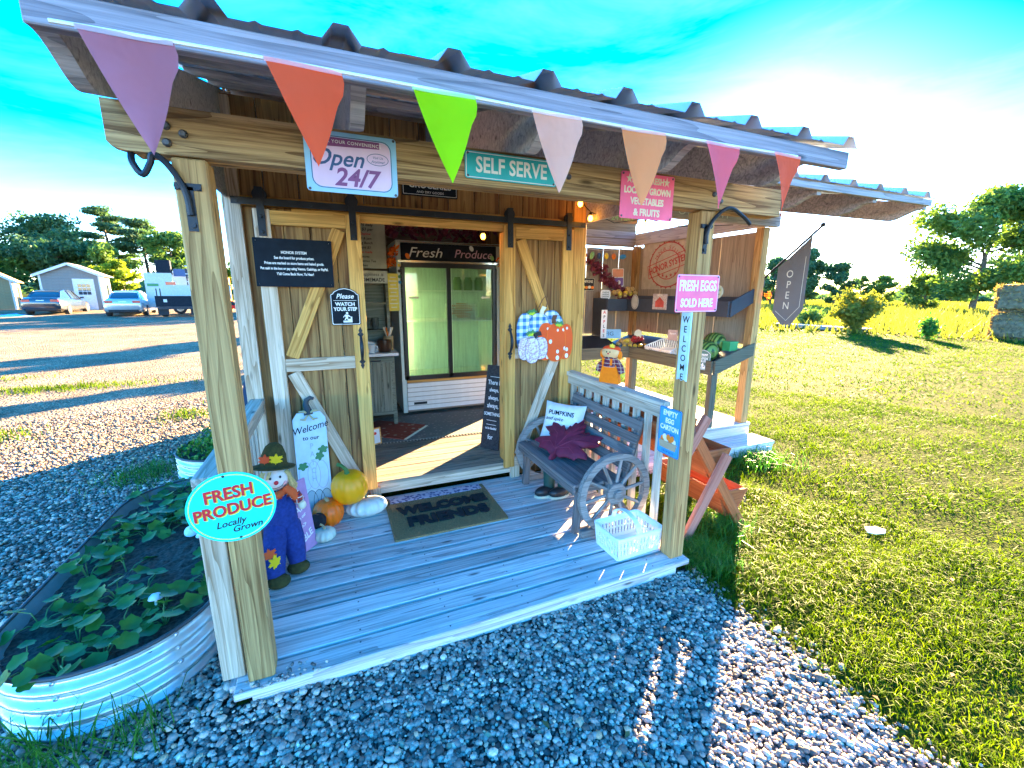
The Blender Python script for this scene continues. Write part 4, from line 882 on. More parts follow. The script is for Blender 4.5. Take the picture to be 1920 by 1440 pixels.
# pair of boots under the bench
for dx, dy_ in ((0, 0), (.10, -.055)):
    bo = empty('garden_boot', (2.02 + dx, 1.11 + dy_, 0), ('dark green rubber boot under the bench, nearer the door' if dx == 0 else 'dark green rubber boot under the bench, nearer the basket'), 'boot', 'boots under the bench')
    g = G(); A = T(2.03 + dx, 1.12 + dy_, 0); g.lathe([(.048, .02), (.043, .09), (.045, .16), (.054, .26), (.049, .26), (.04, .12)], 14, A @ SC(1.1, .9, 1), cap=False); g.obj('boot_shaft', plain('boot_green', (.015, .06, .05), .4), bo, 50)
    g = G(); g.ball((-.055, -.02, .045), (.085, .045, .045), A); g.obj('boot_foot', plain('boot_black', (.02, .02, .022), .4), bo, 50); g = G(); g.ball((-.05, -.02, .012), (.095, .052, .014), A); g.obj('boot_sole', c_cream, bo, 50)
# white plastic basket
bk = empty('white_basket', (2.165, .27, 0), 'white slotted plastic basket with carry handle on the deck edge', 'basket'); plast = plain('white_plastic', (.82, .84, .84), .35, var=.02)
Fb = T(2.165, .272, .002) @ RZ(2); bw_, bd, bh = .355, .245, .155
g = G(); g.box((0, 0, .004), (bw_ * .88, bd * .86, .008), Fb)
def slot_wall(L, F, nx):
    a, b2 = L * .44, L * .5
    def wx(u_, z): return u_ * (a + (b2 - a) * z / bh) / b2 * 1.0
    def q(u0, u1, z0, z1):
        P_ = [(wx(u0, z0), z0), (wx(u1, z0), z0), (wx(u1, z1), z1), (wx(u0, z1), z1)]; off = lambda z: -.012 * (1 - z / bh)
        vs = [(x, -off(z) + .0, z) for x, z in P_] + [(x, -off(z) + .004, z) for x, z in P_]
        g.add(vs, [(0, 1, 2, 3), (7, 6, 5, 4), (0, 4, 5, 1), (1, 5, 6, 2), (2, 6, 7, 3), (3, 7, 4, 0)], F)
    h = L / 2
    q(-h, h, 0, .030); q(-h, h, bh - .034, bh); q(-h, h, .074, .084)
    n = nx; pitch = L / n
    for i in range(n):
        c = -h + (i + .5) * pitch
        for z0, z1 in ((.030, .074), (.084, bh - .034)): q(c - pitch / 2, c - pitch / 2 + pitch * .62, z0, z1)
for (L, D_, rot, nx) in ((bw_, bd, 0, 13), (bw_, bd, 180, 13), (bd, bw_, 90, 9), (bd, bw_, 270, 9)): slot_wall(L, Fb @ RZ(rot) @ T(0, -D_ / 2, 0), nx)
g.obj('basket_body', plast, bk)
g = G(); rp = rrect(bw_ + .012, bd + .012, .03, 5); g.tube([Fb @ V((x, y, bh)) for x, y in rp], .007, 7, closed=True); g.obj('rim', plast, bk, 50)
g = G(); n = 14
for i in range(n):
    a0, a1 = math.pi * i / n, math.pi * (i + 1) / n
    p0, p1 = [Fb @ V((.03 * 0 - .02, (bd / 2 + .004) * math.cos(a), bh - .01 + .105 * math.sin(a) ** .8)) for a in (a0, a1)]
    g.beam(p0, p1, .034, .006, up=((p0 + p1) / 2 - (Fb @ V((-.02, 0, bh - .03)))))
g.obj('handle', plast, bk)
# pumpkins
def pumpkin(name, c, R, H, ribs, m, lab, stem_m, tilt=(0, 0), stem=(.05, .016), dip=.12, depth=.07, squash=0):
    root = empty(name, (c[0], c[1], c[2]), lab, 'pumpkin'); A = T(*c) @ RX(tilt[0]) @ RY(tilt[1]); n = ribs * 6; mm = 16; vs = []
    for j in range(mm + 1):
        ph = math.pi * j / mm
        for i in range(n):
            th = 2 * math.pi * i / n; rb = 1 - depth * abs(math.cos(ribs * th / 2)) ** 3 * math.sin(ph) ** .5
            r_ = R * math.sin(ph) ** .82 * rb; z = H / 2 - H / 2 * math.cos(ph) * (1 - dip * math.exp(-(math.sin(ph) / .35) ** 2)); vs.append((max(r_, .001) * math.cos(th), max(r_, .001) * math.sin(th), z))
    fs = [(j * n + i, j * n + (i + 1) % n, (j + 1) * n + (i + 1) % n, (j + 1) * n + i) for j in range(mm) for i in range(n)]
    g = G(); g.add(vs, fs, A); g.obj('pumpkin_skin', m, root, 60)
    g = G(); zt_ = H * .96 * (1 - dip * .45); g.tube([A @ V(p) for p in ((0, 0, zt_ - .01), (.0, 0, zt_ + stem[0] * .4), (-stem[0] * .25, 0, zt_ + stem[0] * .8), (-stem[0] * .55, 0, zt_ + stem[0]))], [stem[1] * 1.5, stem[1], stem[1] * .85, stem[1] * .95], 7); g.obj('stem', stem_m, root, 40); return root
stem_g = plain('stem_green', (.06, .16, .04), .7); stem_t = plain('stem_tan', (.38, .30, .16), .8)
pumpkin('yellow_pumpkin', (.530, 1.335, .128), .128, .245, 12, plain('skin_yellow', (1.0, .36, .002), .4, var=.08, nscale=8), 'round yellow pumpkin with green stem resting on the flat white one', stem_g, (4, -6), (.095, .015), depth=.05)
pumpkin('white_pumpkin', (.625, 1.335, 0), .150, .135, 14, plain('skin_white', (.68, .72, .66), .45, var=.05, nscale=8), 'flat ribbed white pumpkin beside the doormat', stem_t, (-14, 0), (.04, .012), depth=.12)
pumpkin('orange_pumpkin', (.365, 1.285, 0), .105, .20, 14, plain('skin_orange', (1.0, .155, .002), .4, var=.08, nscale=8), 'smooth orange pumpkin below the yellow pumpkin', stem_t, (0, 0), (.03, .014), depth=.06)
pumpkin('small_white_pumpkin', (.338, 1.095, 0), .072, .088, 12, plain('skin_pale', (.62, .66, .54), .45, var=.05, nscale=10), 'little pale green white pumpkin at the front of the pile', stem_t, (0, 0), (.04, .008), depth=.10)
bm_ = pumpkin('black_pumpkin', (.300, 1.165, .062), .055, .098, 12, plain('skin_black', (.012, .012, .016), .9, var=.4, nscale=60), 'fuzzy black ball pumpkin in front of the orange one', plain('stem_black', (.015, .015, .015)), (0, 0), (.012, .006), depth=.03)
# tall welcome board leaning by the door
M = frame((.292, 1.402, .455), (1, .05, 0), (-.06, .16, 1))
s = sign('welcome_pumpkin_board', M, 'tall pale blue leaning board painted with pumpkins and Welcome to our')
m_pale = plain('pale_blue_wash', (.56, .68, .74), .65, var=.08, nscale=18)
plate('board_panel', [(-.105, -.45), (.105, -.45), (.105, .30), (.075, .345), (-.075, .345), (-.105, .30)], M, m_pale, s, 0, .014)
g = G(); pts = [(.0, .36), (-.03, .42), (-.02, .455), (.02, .46), (.045, .43)]; g.tube([M @ V((x, y, .006)) for x, y in ((.0, .33), (-.005, .375), (-.012, .40), (-.006, .43), (.02, .447), (.042, .437))], [.034, .022, .020, .018, .015, .010], 8); g.obj('stem', plain('stem_dark', (.05, .055, .06), .7), s, 50)
g = G()
for sx in (-1, 1):
    for dx_, dy_ in ((.05, .02), (.045, -.035)): g.tube([M @ V(p) for p in ((0, .335, .02), (sx * dx_ * .6, .335 + dy_ * 1.1, .035), (sx * dx_ * 1.2, .335 + dy_, .02))], [.004, .009, .005], 6)
g.ball((0, .335, .024), .011, M); g.obj('twine_bow', plain('twine', (.58, .46, .25), .9), s, 50)
text('Welcome', .066, M, c_slate, s, 0, .235, .0145, .9, .35, rot=12, bold=.0004); text('to our', .040, M, c_slate, s, .0, .165, .0145, 1, .1, bold=.0006)
for i, ch in enumerate('PATCH'): text(ch, .055, M, plain('print_grey', (.36, .42, .50)), s, .0, .105 - i * .058, .0145, .8)
def outline_pumpkin(cx, cy, w_, h_, m, fill):
    for k, (dx, ww) in enumerate(((-.32, .42), (.32, .42), (0, .40))):
        plate('pumpkin_print', oval(w_ * ww * 1.3, h_, 24), M @ T(cx + dx * w_, cy, 0), fill, s, .0141, .0145 + .0002 * k); ringplate('pumpkin_outline', oval(w_ * ww * 1.3, h_, 24), oval(w_ * ww * 1.3 - .006, h_ - .006, 24), M @ T(cx + dx * w_, cy, 0), m, s, .0146 + .0002 * k, .0149 + .0002 * k)
m_vio = plain('print_violet', (.38, .36, .50)); outline_pumpkin(.0, -.10, .16, .20, m_vio, m_pale); outline_pumpkin(.02, -.30, .15, .19, c_slate, plain('print_teal', (.30, .44, .50)))
for lx, ly, a in ((.07, .075, 20), (-.065, -.03, 200), (.045, .03, 60)): plate('leaf_print', [(0.036 * (.6 + .4 * abs(math.cos(2.5 * t))) * math.cos(t), .03 * (.6 + .4 * abs(math.cos(2.5 * t))) * math.sin(t)) for t in [i * math.pi / 12 for i in range(24)]], M @ T(lx, ly, 0) @ RZ(a), c_green, s, .0141, .0154)
# pink wooden sign leaning behind the doll
M = frame((.215, 1.02, .235), (.62, .78, 0), (-.05, .12, 1))
s = sign('pink_market_sign', M, 'mauve pink sign with white ARI lettering behind the scarecrow doll'); plate('sign_plate', rrect(.16, .46, .004), M, plain('mauve_print', (.50, .27, .48), .6, var=.12), s, 0, .01)
for t, y, sz in (('ARI', .06, .075), ('to our', .0, .03), ('>>', -.06, .05), ('ABLE', -.14, .065)): text(t, sz, M, c_white, s, .0, y, .0105, .85, .1, rot=18, bold=.001)
# pumpkin trio on the barn door
pd = empty('pumpkin_door_hanger', (2.14, 1.49, 1.25), 'flat painted trio of pumpkins hanging on the right barn door', 'door hanger')
Mp = frame((2.14, 1.496, 1.26), Rr, Up)
def gingham(nt, co):
    se = node(nt, 'ShaderNodeSeparateXYZ'); nt.links.new(co, se.inputs[0])
    def st_(o): return math_(nt, 'GREATER_THAN', math_(nt, 'FRACT', math_(nt, 'ADD', math_(nt, 'MULTIPLY', o, 17.), 20.)), .5)
    return ramp(nt, math_(nt, 'MULTIPLY', math_(nt, 'ADD', st_(se.outputs[0]), st_(se.outputs[2])), .5), [(.0, (.78, .82, .86)), (.4, (.30, .52, .78)), (.9, (.03, .17, .48))], 'CONSTANT')
def dots(nt, co):
    vo = node(nt, 'ShaderNodeTexVoronoi'); vo.inputs['Scale'].default_value = 15; vo.inputs['Randomness'].default_value = .45; mp_ = node(nt, 'ShaderNodeMapping'); mp_.inputs['Scale'].default_value = (1, 0, .8); nt.links.new(co, mp_.inputs[0]); nt.links.new(mp_.outputs[0], vo.inputs['Vector'])
    return ramp(nt, vo.outputs['Distance'], [(.22, (.85, .84, .80)), (.27, (.82, .10, .015))])
def toile(nt, co):
    vo = node(nt, 'ShaderNodeTexVoronoi'); vo.inputs['Scale'].default_value = 60; vo.feature = 'DISTANCE_TO_EDGE'; nz = node(nt, 'ShaderNodeTexNoise'); nz.inputs['Scale'].default_value = 70; nz.inputs['Detail'].default_value = 3; nt.links.new(co, nz.inputs[0]); nt.links.new(co, vo.inputs['Vector'])
    a = ramp(nt, nz.outputs[0], [(.47, (.74, .70, .74)), (.55, (.50, .34, .36))]); return a
mg_, md_, mt_ = stripes('gingham', gingham, .6), stripes('polka', dots, .6), stripes('toile', toile, .6)
pd1 = empty('gingham_pumpkin', (2.08, 1.49, 1.2)); par(pd1, pd); pd2 = empty('spotted_pumpkin', (2.25, 1.49, 1.1)); par(pd2, pd); pd3 = empty('toile_pumpkin', (2.02, 1.49, 1.05)); par(pd3, pd)
def lobes(lst, M, m, p, z0, ln=c_navy, orig=None):
    for k, (cx, cy, w_, h_) in enumerate(lst):
        o = plate('pumpkin_lobe', [(w_ / 2 * math.copysign(abs(math.cos(t)) ** .8, math.cos(t)), h_ / 2 * math.copysign(abs(math.sin(t)) ** .8, math.sin(t))) for t in [i * math.pi / 16 for i in range(32)]], M @ T(cx, cy, 0), m, p, z0, z0 + .006 + .0015 * k)
        e = [(w_ / 2 * math.copysign(abs(math.cos(t)) ** .8, math.cos(t)), h_ / 2 * math.copysign(abs(math.sin(t)) ** .8, math.sin(t))) for t in [i * math.pi / 16 for i in range(32)]]
        ringplate('lobe_edge', e, [(x * .965, y * .975) for x, y in e], M @ T(cx, cy, 0), ln, p, z0 + .006 + .0015 * k, z0 + .0068 + .0015 * k)
lobes([(-.165, .03, .17, .34), (.07, .05, .20, .34), (-.045, .035, .20, .33), (.12, .03, .14, .3)], Mp, mg_, pd1, 0)
lobes([(.015, -.03, .15, .32), (.20, -.035, .15, .31), (.11, -.04, .19, .33)], Mp @ T(0, -.015, 0), md_, pd2, .014, c_orange)
lobes([(-.185, -.085, .12, .19), (-.04, -.085, .13, .19), (-.118, -.10, .13, .22)], Mp @ T(0, -.01, 0), mt_, pd3, .028)
lf = [(-.05, 0), (-.02, .022), (.0, .014), (.025, .028), (.03, .010), (.055, .0), (.02, -.008), (.01, -.026), (-.012, -.012), (-.03, -.018)]
for (x, y, a, p, zz) in ((-.115, .205, 5, pd1, .012), (.135, .105, -8, pd2, .026), (-.135, .035, 10, pd3, .040)): plate('leaf', lf, Mp @ T(x, y, 0) @ RZ(a), c_green, p, zz, zz + .004); plate('leaf', [(q[0] * .7, q[1] * .6 - .014) for q in lf], Mp @ T(x, y, 0) @ RZ(a), plain('lime_paint', (.42, .62, .03)), p, zz + .004, zz + .006)
for (x, y, p, zz, m_, a) in ((-.02, .215, pd1, .012, c_cream, -15), (.085, .14, pd2, .026, plain('brown_paint', (.14, .05, .02)), 0), (-.08, .022, pd3, .040, c_black, -60)): plate('stem', [(-.022, -.03), (.02, -.03), (.014, .0), (.03, .035), (-.01, .04), (-.02, .0)], Mp @ T(x, y, 0) @ RZ(a), m_, p, zz, zz + .006)
g = G(); g.tube([Mp @ V(p) for p in ((-.05, .24, .006), (-.02, .30, .004), (.01, .335, .004), (.03, .30, .004), (.02, .23, .006))], .0035, 6); g.obj('hanging_ribbon', plain('ribbon_brown', (.16, .07, .05), .8), pd)
# ================================================================== scarecrow doll by the left post
def plaid(c1, c2, c3, sc=60):
    def fn(nt, co):
        se = node(nt, 'ShaderNodeSeparateXYZ'); nt.links.new(co, se.inputs[0])
        def band(o, w_, k): return math_(nt, 'GREATER_THAN', math_(nt, 'FRACT', math_(nt, 'ADD', math_(nt, 'MULTIPLY', o, k), 20.)), w_)
        a = mixc(nt, math_(nt, 'MULTIPLY', band(se.outputs[2], .55, sc), .75), c1, c2); a = mixc(nt, math_(nt, 'MULTIPLY', band(se.outputs[0], .55, sc), .6), a, c2)
        a = mixc(nt, band(se.outputs[2], .86, sc * .5), a, c3); return mixc(nt, math_(nt, 'MULTIPLY', band(se.outputs[0], .86, sc * .5), .8), a, c3)
    return fn
m_denim = plain('denim_blue', (.012, .035, .19), .85, var=.25, nscale=60, bmp=.3); m_plaid = stripes('red_plaid', plaid((.55, .06, .02), (.04, .03, .08), (.75, .70, .62)), .85)
m_felt = plain('olive_felt', (.055, .050, .012), .95, var=.3, nscale=50, bmp=.3); m_skin = plain('doll_face', (.85, .70, .62), .8, var=.03); m_straw = plain('straw', (.62, .44, .18), .9, var=.25, nscale=90)
dl = empty('scarecrow_doll', (.13, .80, 0), 'stuffed scarecrow doll in blue overalls and olive hat beside the post', 'scarecrow doll')
g = G()
g.tube([(.085, .715, .045), (.084, .745, .10), (.085, .80, .17), (.095, .865, .255), (.105, .895, .285)], [.052, .058, .062, .066, .055], 14)
g.tube([(.195, .815, .055), (.190, .835, .11), (.182, .865, .18), (.165, .895, .26), (.15, .905, .29)], [.046, .055, .060, .062, .05], 14)
g.tube([(.125, .895, .235), (.125, .905, .29), (.125, .925, .36), (.125, .935, .42), (.122, .94, .445)], [.06, .088, .082, .066, .03], 16); g.obj('overalls', m_denim, dl, 60)
g = G(); g.tube([(.122, .945, .40), (.12, .948, .45), (.115, .95, .49)], [.066, .070, .04], 14)
g.tube([(.165, .945, .455), (.205, .935, .425), (.235, .92, .385)], [.028, .036, .028], 10); g.tube([(.075, .945, .455), (.03, .93, .42), (.005, .91, .37)], [.028, .036, .028], 10); g.obj('plaid_shirt', m_plaid, dl, 60)
g = G(); g.ball((.240, .915, .365), (.024, .022, .028)); g.ball((.0, .905, .350), (.024, .022, .028)); g.obj('mitten_hand', c_cream, dl, 50)
for (x, y) in ((.112, .690), (.205, .795)):
    g = G(); g.ball((x - .006, y - .002, .034), (.062, .050, .038), None, 0, 16, 10); g.obj('felt_shoe', m_felt, dl, 60)
for sx in (.095, .150): g = G(); g.beam((sx, .868, .405), (sx + (.0 if sx < .12 else .008), .905, .478), .020, .008, up=(0, -1, .4)); g.obj('strap', m_denim, dl)
g = G(); g.ball((.114, .935, .553), (.082, .072, .076), None, 0, 20, 14); hd = g.obj('head', m_skin, dl, 60)
Fh = frame((.120, .8635, .553), (.99, .12, .03), (-.06, .10, 1)) @ SC(1.16, 1.16, 1)
g = G(); g.ball((.004, -.004, .002), (.011, .011, .010), Fh); g.obj('nose', c_red, hd, 50)
for sx in (-1, 1):
    g = G(); g.ball((sx * .022 + .003, .022, -.001), (.0055, .0075, .004), Fh); g.obj('eye', c_black, hd, 50)
    g = G(); g.ball((sx * .042, -.014, -.013), (.010, .010, .004), Fh); g.obj('cheek', plain('blush', (.80, .35, .33), .9), hd, 50)
g = G(); g.tube([Fh @ V((.036 * math.sin(a), -.012 - .022 * math.cos(a), -.004 - .010 * abs(math.sin(a)))) for a in [(-1.2 + i * .24) for i in range(11)]], .0018, 5); g.obj('mouth', plain('stitch_brown', (.12, .03, .02)), hd)
g = G()
for k in range(70):
    sd_ = -1 if k % 2 else 1; a = rnd.uniform(-.5, .9); x = .114 + sd_ * (.070 + rnd.uniform(0, .012)); y = .935 - .035 * math.cos(a) + rnd.uniform(-.01, .03)
    if sd_ > 0 and y < .895: y += .02
    L_ = rnd.uniform(.055, .105); g.tube([(x - sd_ * .016, y, .600), (x, y - .004, .575), (x + sd_ * rnd.uniform(.0, .035), y - rnd.uniform(0, .02), .575 - L_)], .0032, 4)
for k in range(16): x = .114 + rnd.uniform(-.062, .0); g.tube([(x, .878, .612), (x - .008, .864, .590), (x - .014, .866, .572)], .003, 4)
g.obj('straw_hair', m_straw, hd)
A = T(.110, .946, .618) @ RX(-10) @ RY(5) @ SC(1.08, 1.08, 1.05)
g = G(); g.lathe([(.105, -.004), (.108, .004), (.075, .012), (.066, .022), (.060, .07), (.042, .115), (.020, .135), (.002, .138)], 26, A @ SC(1, .92, 1)); ht = g.obj('felt_hat', m_felt, dl, 45)
for (u_, m_, sc_) in ((-.035, c_orange if False else plain('felt_red', (.75, .08, .02), .9), .036), (.018, plain('felt_yellow', (.85, .52, .01), .9), .038)):
    Fl = A @ T(u_, -.066 + abs(u_) * .25, .046) @ RX(78); P_ = [(x * sc_, y * sc_) for x, y in leafshape(40)]; plate('hat_leaf', P_, Fl, m_, ht, 0, .004)
g = G(); g.tube([(.055, .885, .484), (.085, .868, .472), (.125, .865, .470), (.165, .888, .484), (.18, .925, .50)], [.010, .018, .022, .02, .012], 8); g.tube([(.165, .882, .51), (.205, .868, .47), (.215, .862, .43)], [.02, .026, .012], 8); g.obj('red_scarf', plain('scarf_red', (.70, .10, .02), .85), dl, 60)
for (x, z, m_, r) in ((.072, .182, plain('patch_red', (.75, .10, .02), .9), 10), (.100, .145, plain('patch_yellow', (.88, .55, .01), .9), 60)): plate('leaf_patch', [(a * .042, b * .042) for a, b in leafshape(40)], frame((x, .722 - (.0 if z > .16 else .018), z), (1, .1, 0), (0, .5, 1)) @ RZ(r), m_, dl, 0, .004)
# small orange scarecrow on the railing
sd2 = empty('orange_scarecrow', (2.45, .955, .94), 'small flat orange scarecrow figure standing on the right railing', 'scarecrow doll')
m_or = plain('felt_orange', (1.0, .20, .002), .9, var=.1, nscale=40); m_pl2 = stripes('dark_plaid', plaid((.22, .03, .05), (.03, .02, .05), (.55, .40, .30), 70), .9)
Ms = frame((2.452, .955, .94), (.42, -.90, 0), Up)
g = G(); g.prism([(-.085, .0), (.085, .0), (.078, .06), (.058, .15), (.05, .155), (-.05, .155), (-.058, .15), (-.078, .06)], -.02, .02, Ms); g.obj('overalls', m_or, sd2)
g = G(); g.tube([Ms @ V((0, .13, 0)), Ms @ V((0, .165, 0)), Ms @ V((0, .205, 0))], [.055, .062, .04], 12)
for s_ in (-1, 1): g.tube([Ms @ V((s_ * .05, .175, 0)), Ms @ V((s_ * .085, .13, .004)), Ms @ V((s_ * .105, .085, .006))], [.020, .026, .022], 9)
g.obj('plaid_shirt', m_pl2, sd2, 60)
for s_ in (-1, 1):
    g = G(); g.ball((s_ * .110, .068, .006), (.018, .024, .014), Ms); g.obj('hand', c_yel, sd2, 60); g = G(); g.box((s_ * .034, .172, .055), (.016, .05, .008), Ms); g.obj('strap', m_or, sd2); g = G(); g.box((s_ * .034, .152, .024), (.014, .014, .01), Ms); g.obj('button', c_black, sd2)
g = G(); g.ball((0, .235, .005), (.078, .046, .040), Ms, 0, 18, 12); h2 = g.obj('head', plain('felt_face', (.80, .48, .22), .9), sd2, 60)
g = G(); g.ball((0, .262, -.006), (.074, .030, .040), Ms, 0, 18, 10); g.obj('red_hat', plain('felt_scarlet', (.80, .07, .01), .9), sd2, 60)
for s_ in (-1, 1): g = G(); g.ball((s_ * .014, .245, .045), (.005, .006, .004), Ms); g.obj('eye', c_black, h2); g = G(); g.ball((s_ * .075, .222, .0), (.018, .034, .02), Ms); g.obj('yarn_hair', m_or, h2, 60)
g = G(); g.ball((0, .232, .046), (.008, .007, .006), Ms); g.obj('nose', c_red, h2)
plate('flower', [(a * .026, b * .026) for a, b in leafshape(30)], Ms @ T(.02, .285, .02), c_yel, sd2, 0, .006)

# ================================================================== open flag on the stand post
fl = empty('open_flag', (4.89, 1.66, 1.75), 'grey hanging flag lettered OPEN on a slanted pole at the stand post', 'flag')
a, b_ = V((4.89, 1.66, 1.755)), V((4.95, 1.115, 2.275)); g = G(); g.tube([a, b_], .012, 8); dd = (b_ - a).normalized(); g.lathe([(.0, -.02), (.02, -.01), (.022, .01), (.0, .03)], 10, T(*b_)); g.obj('flag_pole', iron, fl, 50)
g = G(); g.box((4.885, 1.65, 1.745), (.03, .06, .10)); g.obj('pole_bracket', iron, fl)
def onp(t): return a + (b_ - a) * t
p1, p2 = onp(.30), onp(.86)
M = frame((4.93, (p1.y + p2.y) / 2, 1.69), (.08, -1, 0), Up); m_flag = fabric('flag_grey', (.16, .17, .19), .12); hw = abs(p1.y - p2.y) / 2
zz = lambda z: z - 1.69
g = G(); pl = [(-hw, zz(1.42)), (-.05, zz(1.30)), (.05, zz(1.30)), (hw, zz(1.46)), (hw, zz(p2.z) - .02), (-hw, zz(p1.z) - .02)]
g.prism(pl, 0, .004, M); g.obj('flag_cloth', m_flag, fl)
for k in range(4): text('OPEN'[k], .105, M, c_chalk, fl, -.02, .13 - .108 * k, .0045, .85)
g = G(); pts_ = [(hw - .035, .30), (hw - .035, zz(1.49)), (0, zz(1.345)), (-hw + .03, zz(1.44))]; g.tube([M @ V((x, y, .0045)) for x, y in pts_], .0025, 4); g.obj('flag_piping', c_chalk, fl)
clump('bird_ornament', [(4.90, 1.56, 1.61)], .022, 30, orangeleaf, 'small orange and yellow flower ornament under the flag bracket', 'flower', .022)

# ================================================================== stand produce
def melon(c, r, l, az, lab):
    def fn(nt, co):
        w1 = node(nt, 'ShaderNodeTexWave'); w1.inputs['Scale'].default_value = 7; w1.inputs['Distortion'].default_value = 6; w1.inputs['Detail'].default_value = 3; w1.bands_direction = 'Y'; nt.links.new(co, w1.inputs[0]); return ramp(nt, w1.outputs[0], [(.35, (.015, .06, .015)), (.7, (.16, .28, .07))])
    g = G(); g.ball((0, 0, 0), (l, r, r), T(*c) @ RZ(az), 0, 20, 14); o = g.obj('watermelon', stripes('melon_skin', fn, .3), None, 60, label=lab, cat='watermelon')
melon((4.43, 2.10, 1.005), .135, .20, 80, 'striped watermelon half hidden behind the welcome post plank')
melon((4.42, 1.86, .975), .115, .16, 20, 'pale striped watermelon at the near end of the stand shelf')
melon((4.62, 1.95, 1.06), .12, .17, 60, 'dark watermelon at the back of the stand shelf')
bs = empty('shelf_basket', (4.42, 2.52, .87), 'white slotted plastic basket lying on the stand shelf', 'basket'); Fb2 = T(4.44, 2.50, .875) @ RZ(88) @ RX(-17)
g = G(); g.box((0, 0, .003), (.48, .30, .006), Fb2)
for sx in (-1, 1):
    for k in range(15): g.box((-.238 + k * .034, sx * .155, .06), (.016, .004, .11), Fb2)
    for k in range(10): g.box((sx * .243, -.145 + k * .032, .06), (.004, .016, .11), Fb2)
g.tube([Fb2 @ V((x, y, .115)) for x, y in rrect(.50, .325, .03, 4)], .008, 6, closed=True); g.obj('basket_body', plast, bs)
def fruit(name, c, r, m, lab, grp, cat): g = G(); g.ball(c, (r, r, r * .9), None, 0, 12, 8); g.obj(name, m, None, 60, label=lab, cat=cat, group=grp)
m_on = plain('onion_skin', (.50, .30, .10), .35, var=.25); m_gd = plain('gourd_yellow', (.75, .52, .05), .4, var=.2); m_ap = plain('apple_red', (.45, .03, .03), .3, var=.3)
on = empty('onion_braid', (4.35, 3.60, 1.60), 'string of golden onions with a white tag on the back wall of the stand', 'onions')
for k in range(15): g = G(); g.ball((4.27 + .035 * k * .95 + rnd.uniform(-.02, .02), 3.62 + rnd.uniform(-.03, .03), 1.58 + .006 * k + rnd.uniform(-.05, .05)), (.036, .036, .034), None, 0, 10, 7); g.obj('onion', m_on if k % 3 else m_gd, on, 60)
M = frame((4.20, 3.60, 1.60), Rr, Up); plate('white_tag', rrect(.17, .13, .04), M, c_white, on, 0, .006)
for y in (.03, 0, -.03): text('ONIONS', .03, M, c_black, on, 0, y, .0065)
for k in range(9): fruit('onion', (4.22 + .05 * (k % 5) + rnd.uniform(-.012, .012), 3.24 - .04 * (k // 5), .905 + .015 + .045 * (k % 2)), .036, (m_on, m_gd, m_on)[k % 3], 'loose brown onion heaped on the back shelf below the FIG board', 'loose onions on the back shelf', 'onion')
for k in range(5): fruit('gourd', (4.22 + .09 * k, 3.11, .895), .032, m_gd, 'small yellow gourd along the front of the back shelf', 'yellow gourds on the back shelf', 'gourd')
for k in range(7): fruit('apple', (4.52 + .055 * (k % 4), 3.33 - .05 * (k // 4), .945 + .045 * (k // 4)), .04, m_ap, 'red apple in the bagged heap at the corner of the back shelf', 'apples on the back shelf', 'apple')
pb = empty('paper_card', (4.56, 3.28, 1.03), 'cream round card on the red apple bag at the shelf corner', 'card'); plate('card', oval(.11, .14), frame((4.56, 3.26, 1.04), (.9, -.4, 0), Up), c_cream, pb, 0, .004)
gb = empty('green_box', (4.46, 1.70, .90), 'small green box at the near end of the stand shelf', 'box'); g = G(); g.box((4.60, 1.72, 1.04), (.12, .10, .09)); g.obj('box_body', plain('box_green', (.03, .28, .10)), gb); g = G(); g.box((4.60, 1.72, 1.092), (.13, .11, .012)); g.obj('box_lid', plain('box_lid_green', (.05, .36, .14)), gb)
# bulb strings
m_bulb = glow('bulb_glow', (1.0, .36, .03), 1.6)
for (c, lab) in (((2.40, 1.40, 2.335), 'lit amber bulb by the corner trim beside the barn door'), ((2.50, 1.40, 2.231), 'lit amber bulb hanging below the Open chalk board'), ((3.055, 1.40, 2.216), 'lit amber bulb hanging under the pink farm fresh sign'), ((1.685, 1.72, 2.085), 'lit yellow bulb under the shop door lintel'), ((.9, .5, 2.30), 'lit amber bulb under the porch roof near the middle')):
    bl = empty('string_bulb', c, lab, 'bulb', 'lit amber string bulbs'); g = G(); g.lathe([(.002, -.038), (.014, -.033), (.020, -.018), (.018, -.004), (.011, .008)], 12, T(*c)); g.obj('glass_bulb', m_bulb, bl, 60); g = G(); g.lathe([(.011, .008), (.012, .03), (.004, .034)], 10, T(*c)); g.obj('socket', iron, bl)
g = G(); g.tube([(2.40, 1.40, 2.37), (2.45, 1.41, 2.31), (2.50, 1.40, 2.266), (2.75, 1.42, 2.20), (3.055, 1.40, 2.25), (3.5, 1.45, 2.22), (4.2, 1.5, 2.28)], .004, 5); tag(g.obj('light_string', iron), 'thin dark cable of the string lights along the stand beam', 'cable')
g = G(); g.tube([(2.6 + .2 * i, 3.74, 2.26 - .03 * math.sin(i)) for i in range(12)], .003, 5)
hg = empty('fruit_garland', (4.2, 3.74, 2.2), 'string of small hanging fruit ornaments across the back of the stand', 'garland'); g.obj('cord', c_white, hg)
for k, (x, m_, a) in enumerate(((4.02, c_chalkg, 25), (4.14, c_navy, 0), (4.27, c_yel, 0), (4.40, c_orange, 0), (4.56, c_blue, 80), (3.9, c_orange, 0))): g = G(); g.ball((x, 3.72, 2.15), (.035, .02, .06 if k in (0, 4) else .045), T(x, 3.72, 2.15) @ RY(a) @ T(-x, -3.72, -2.15)); g.obj('ornament', m_, hg, 60)

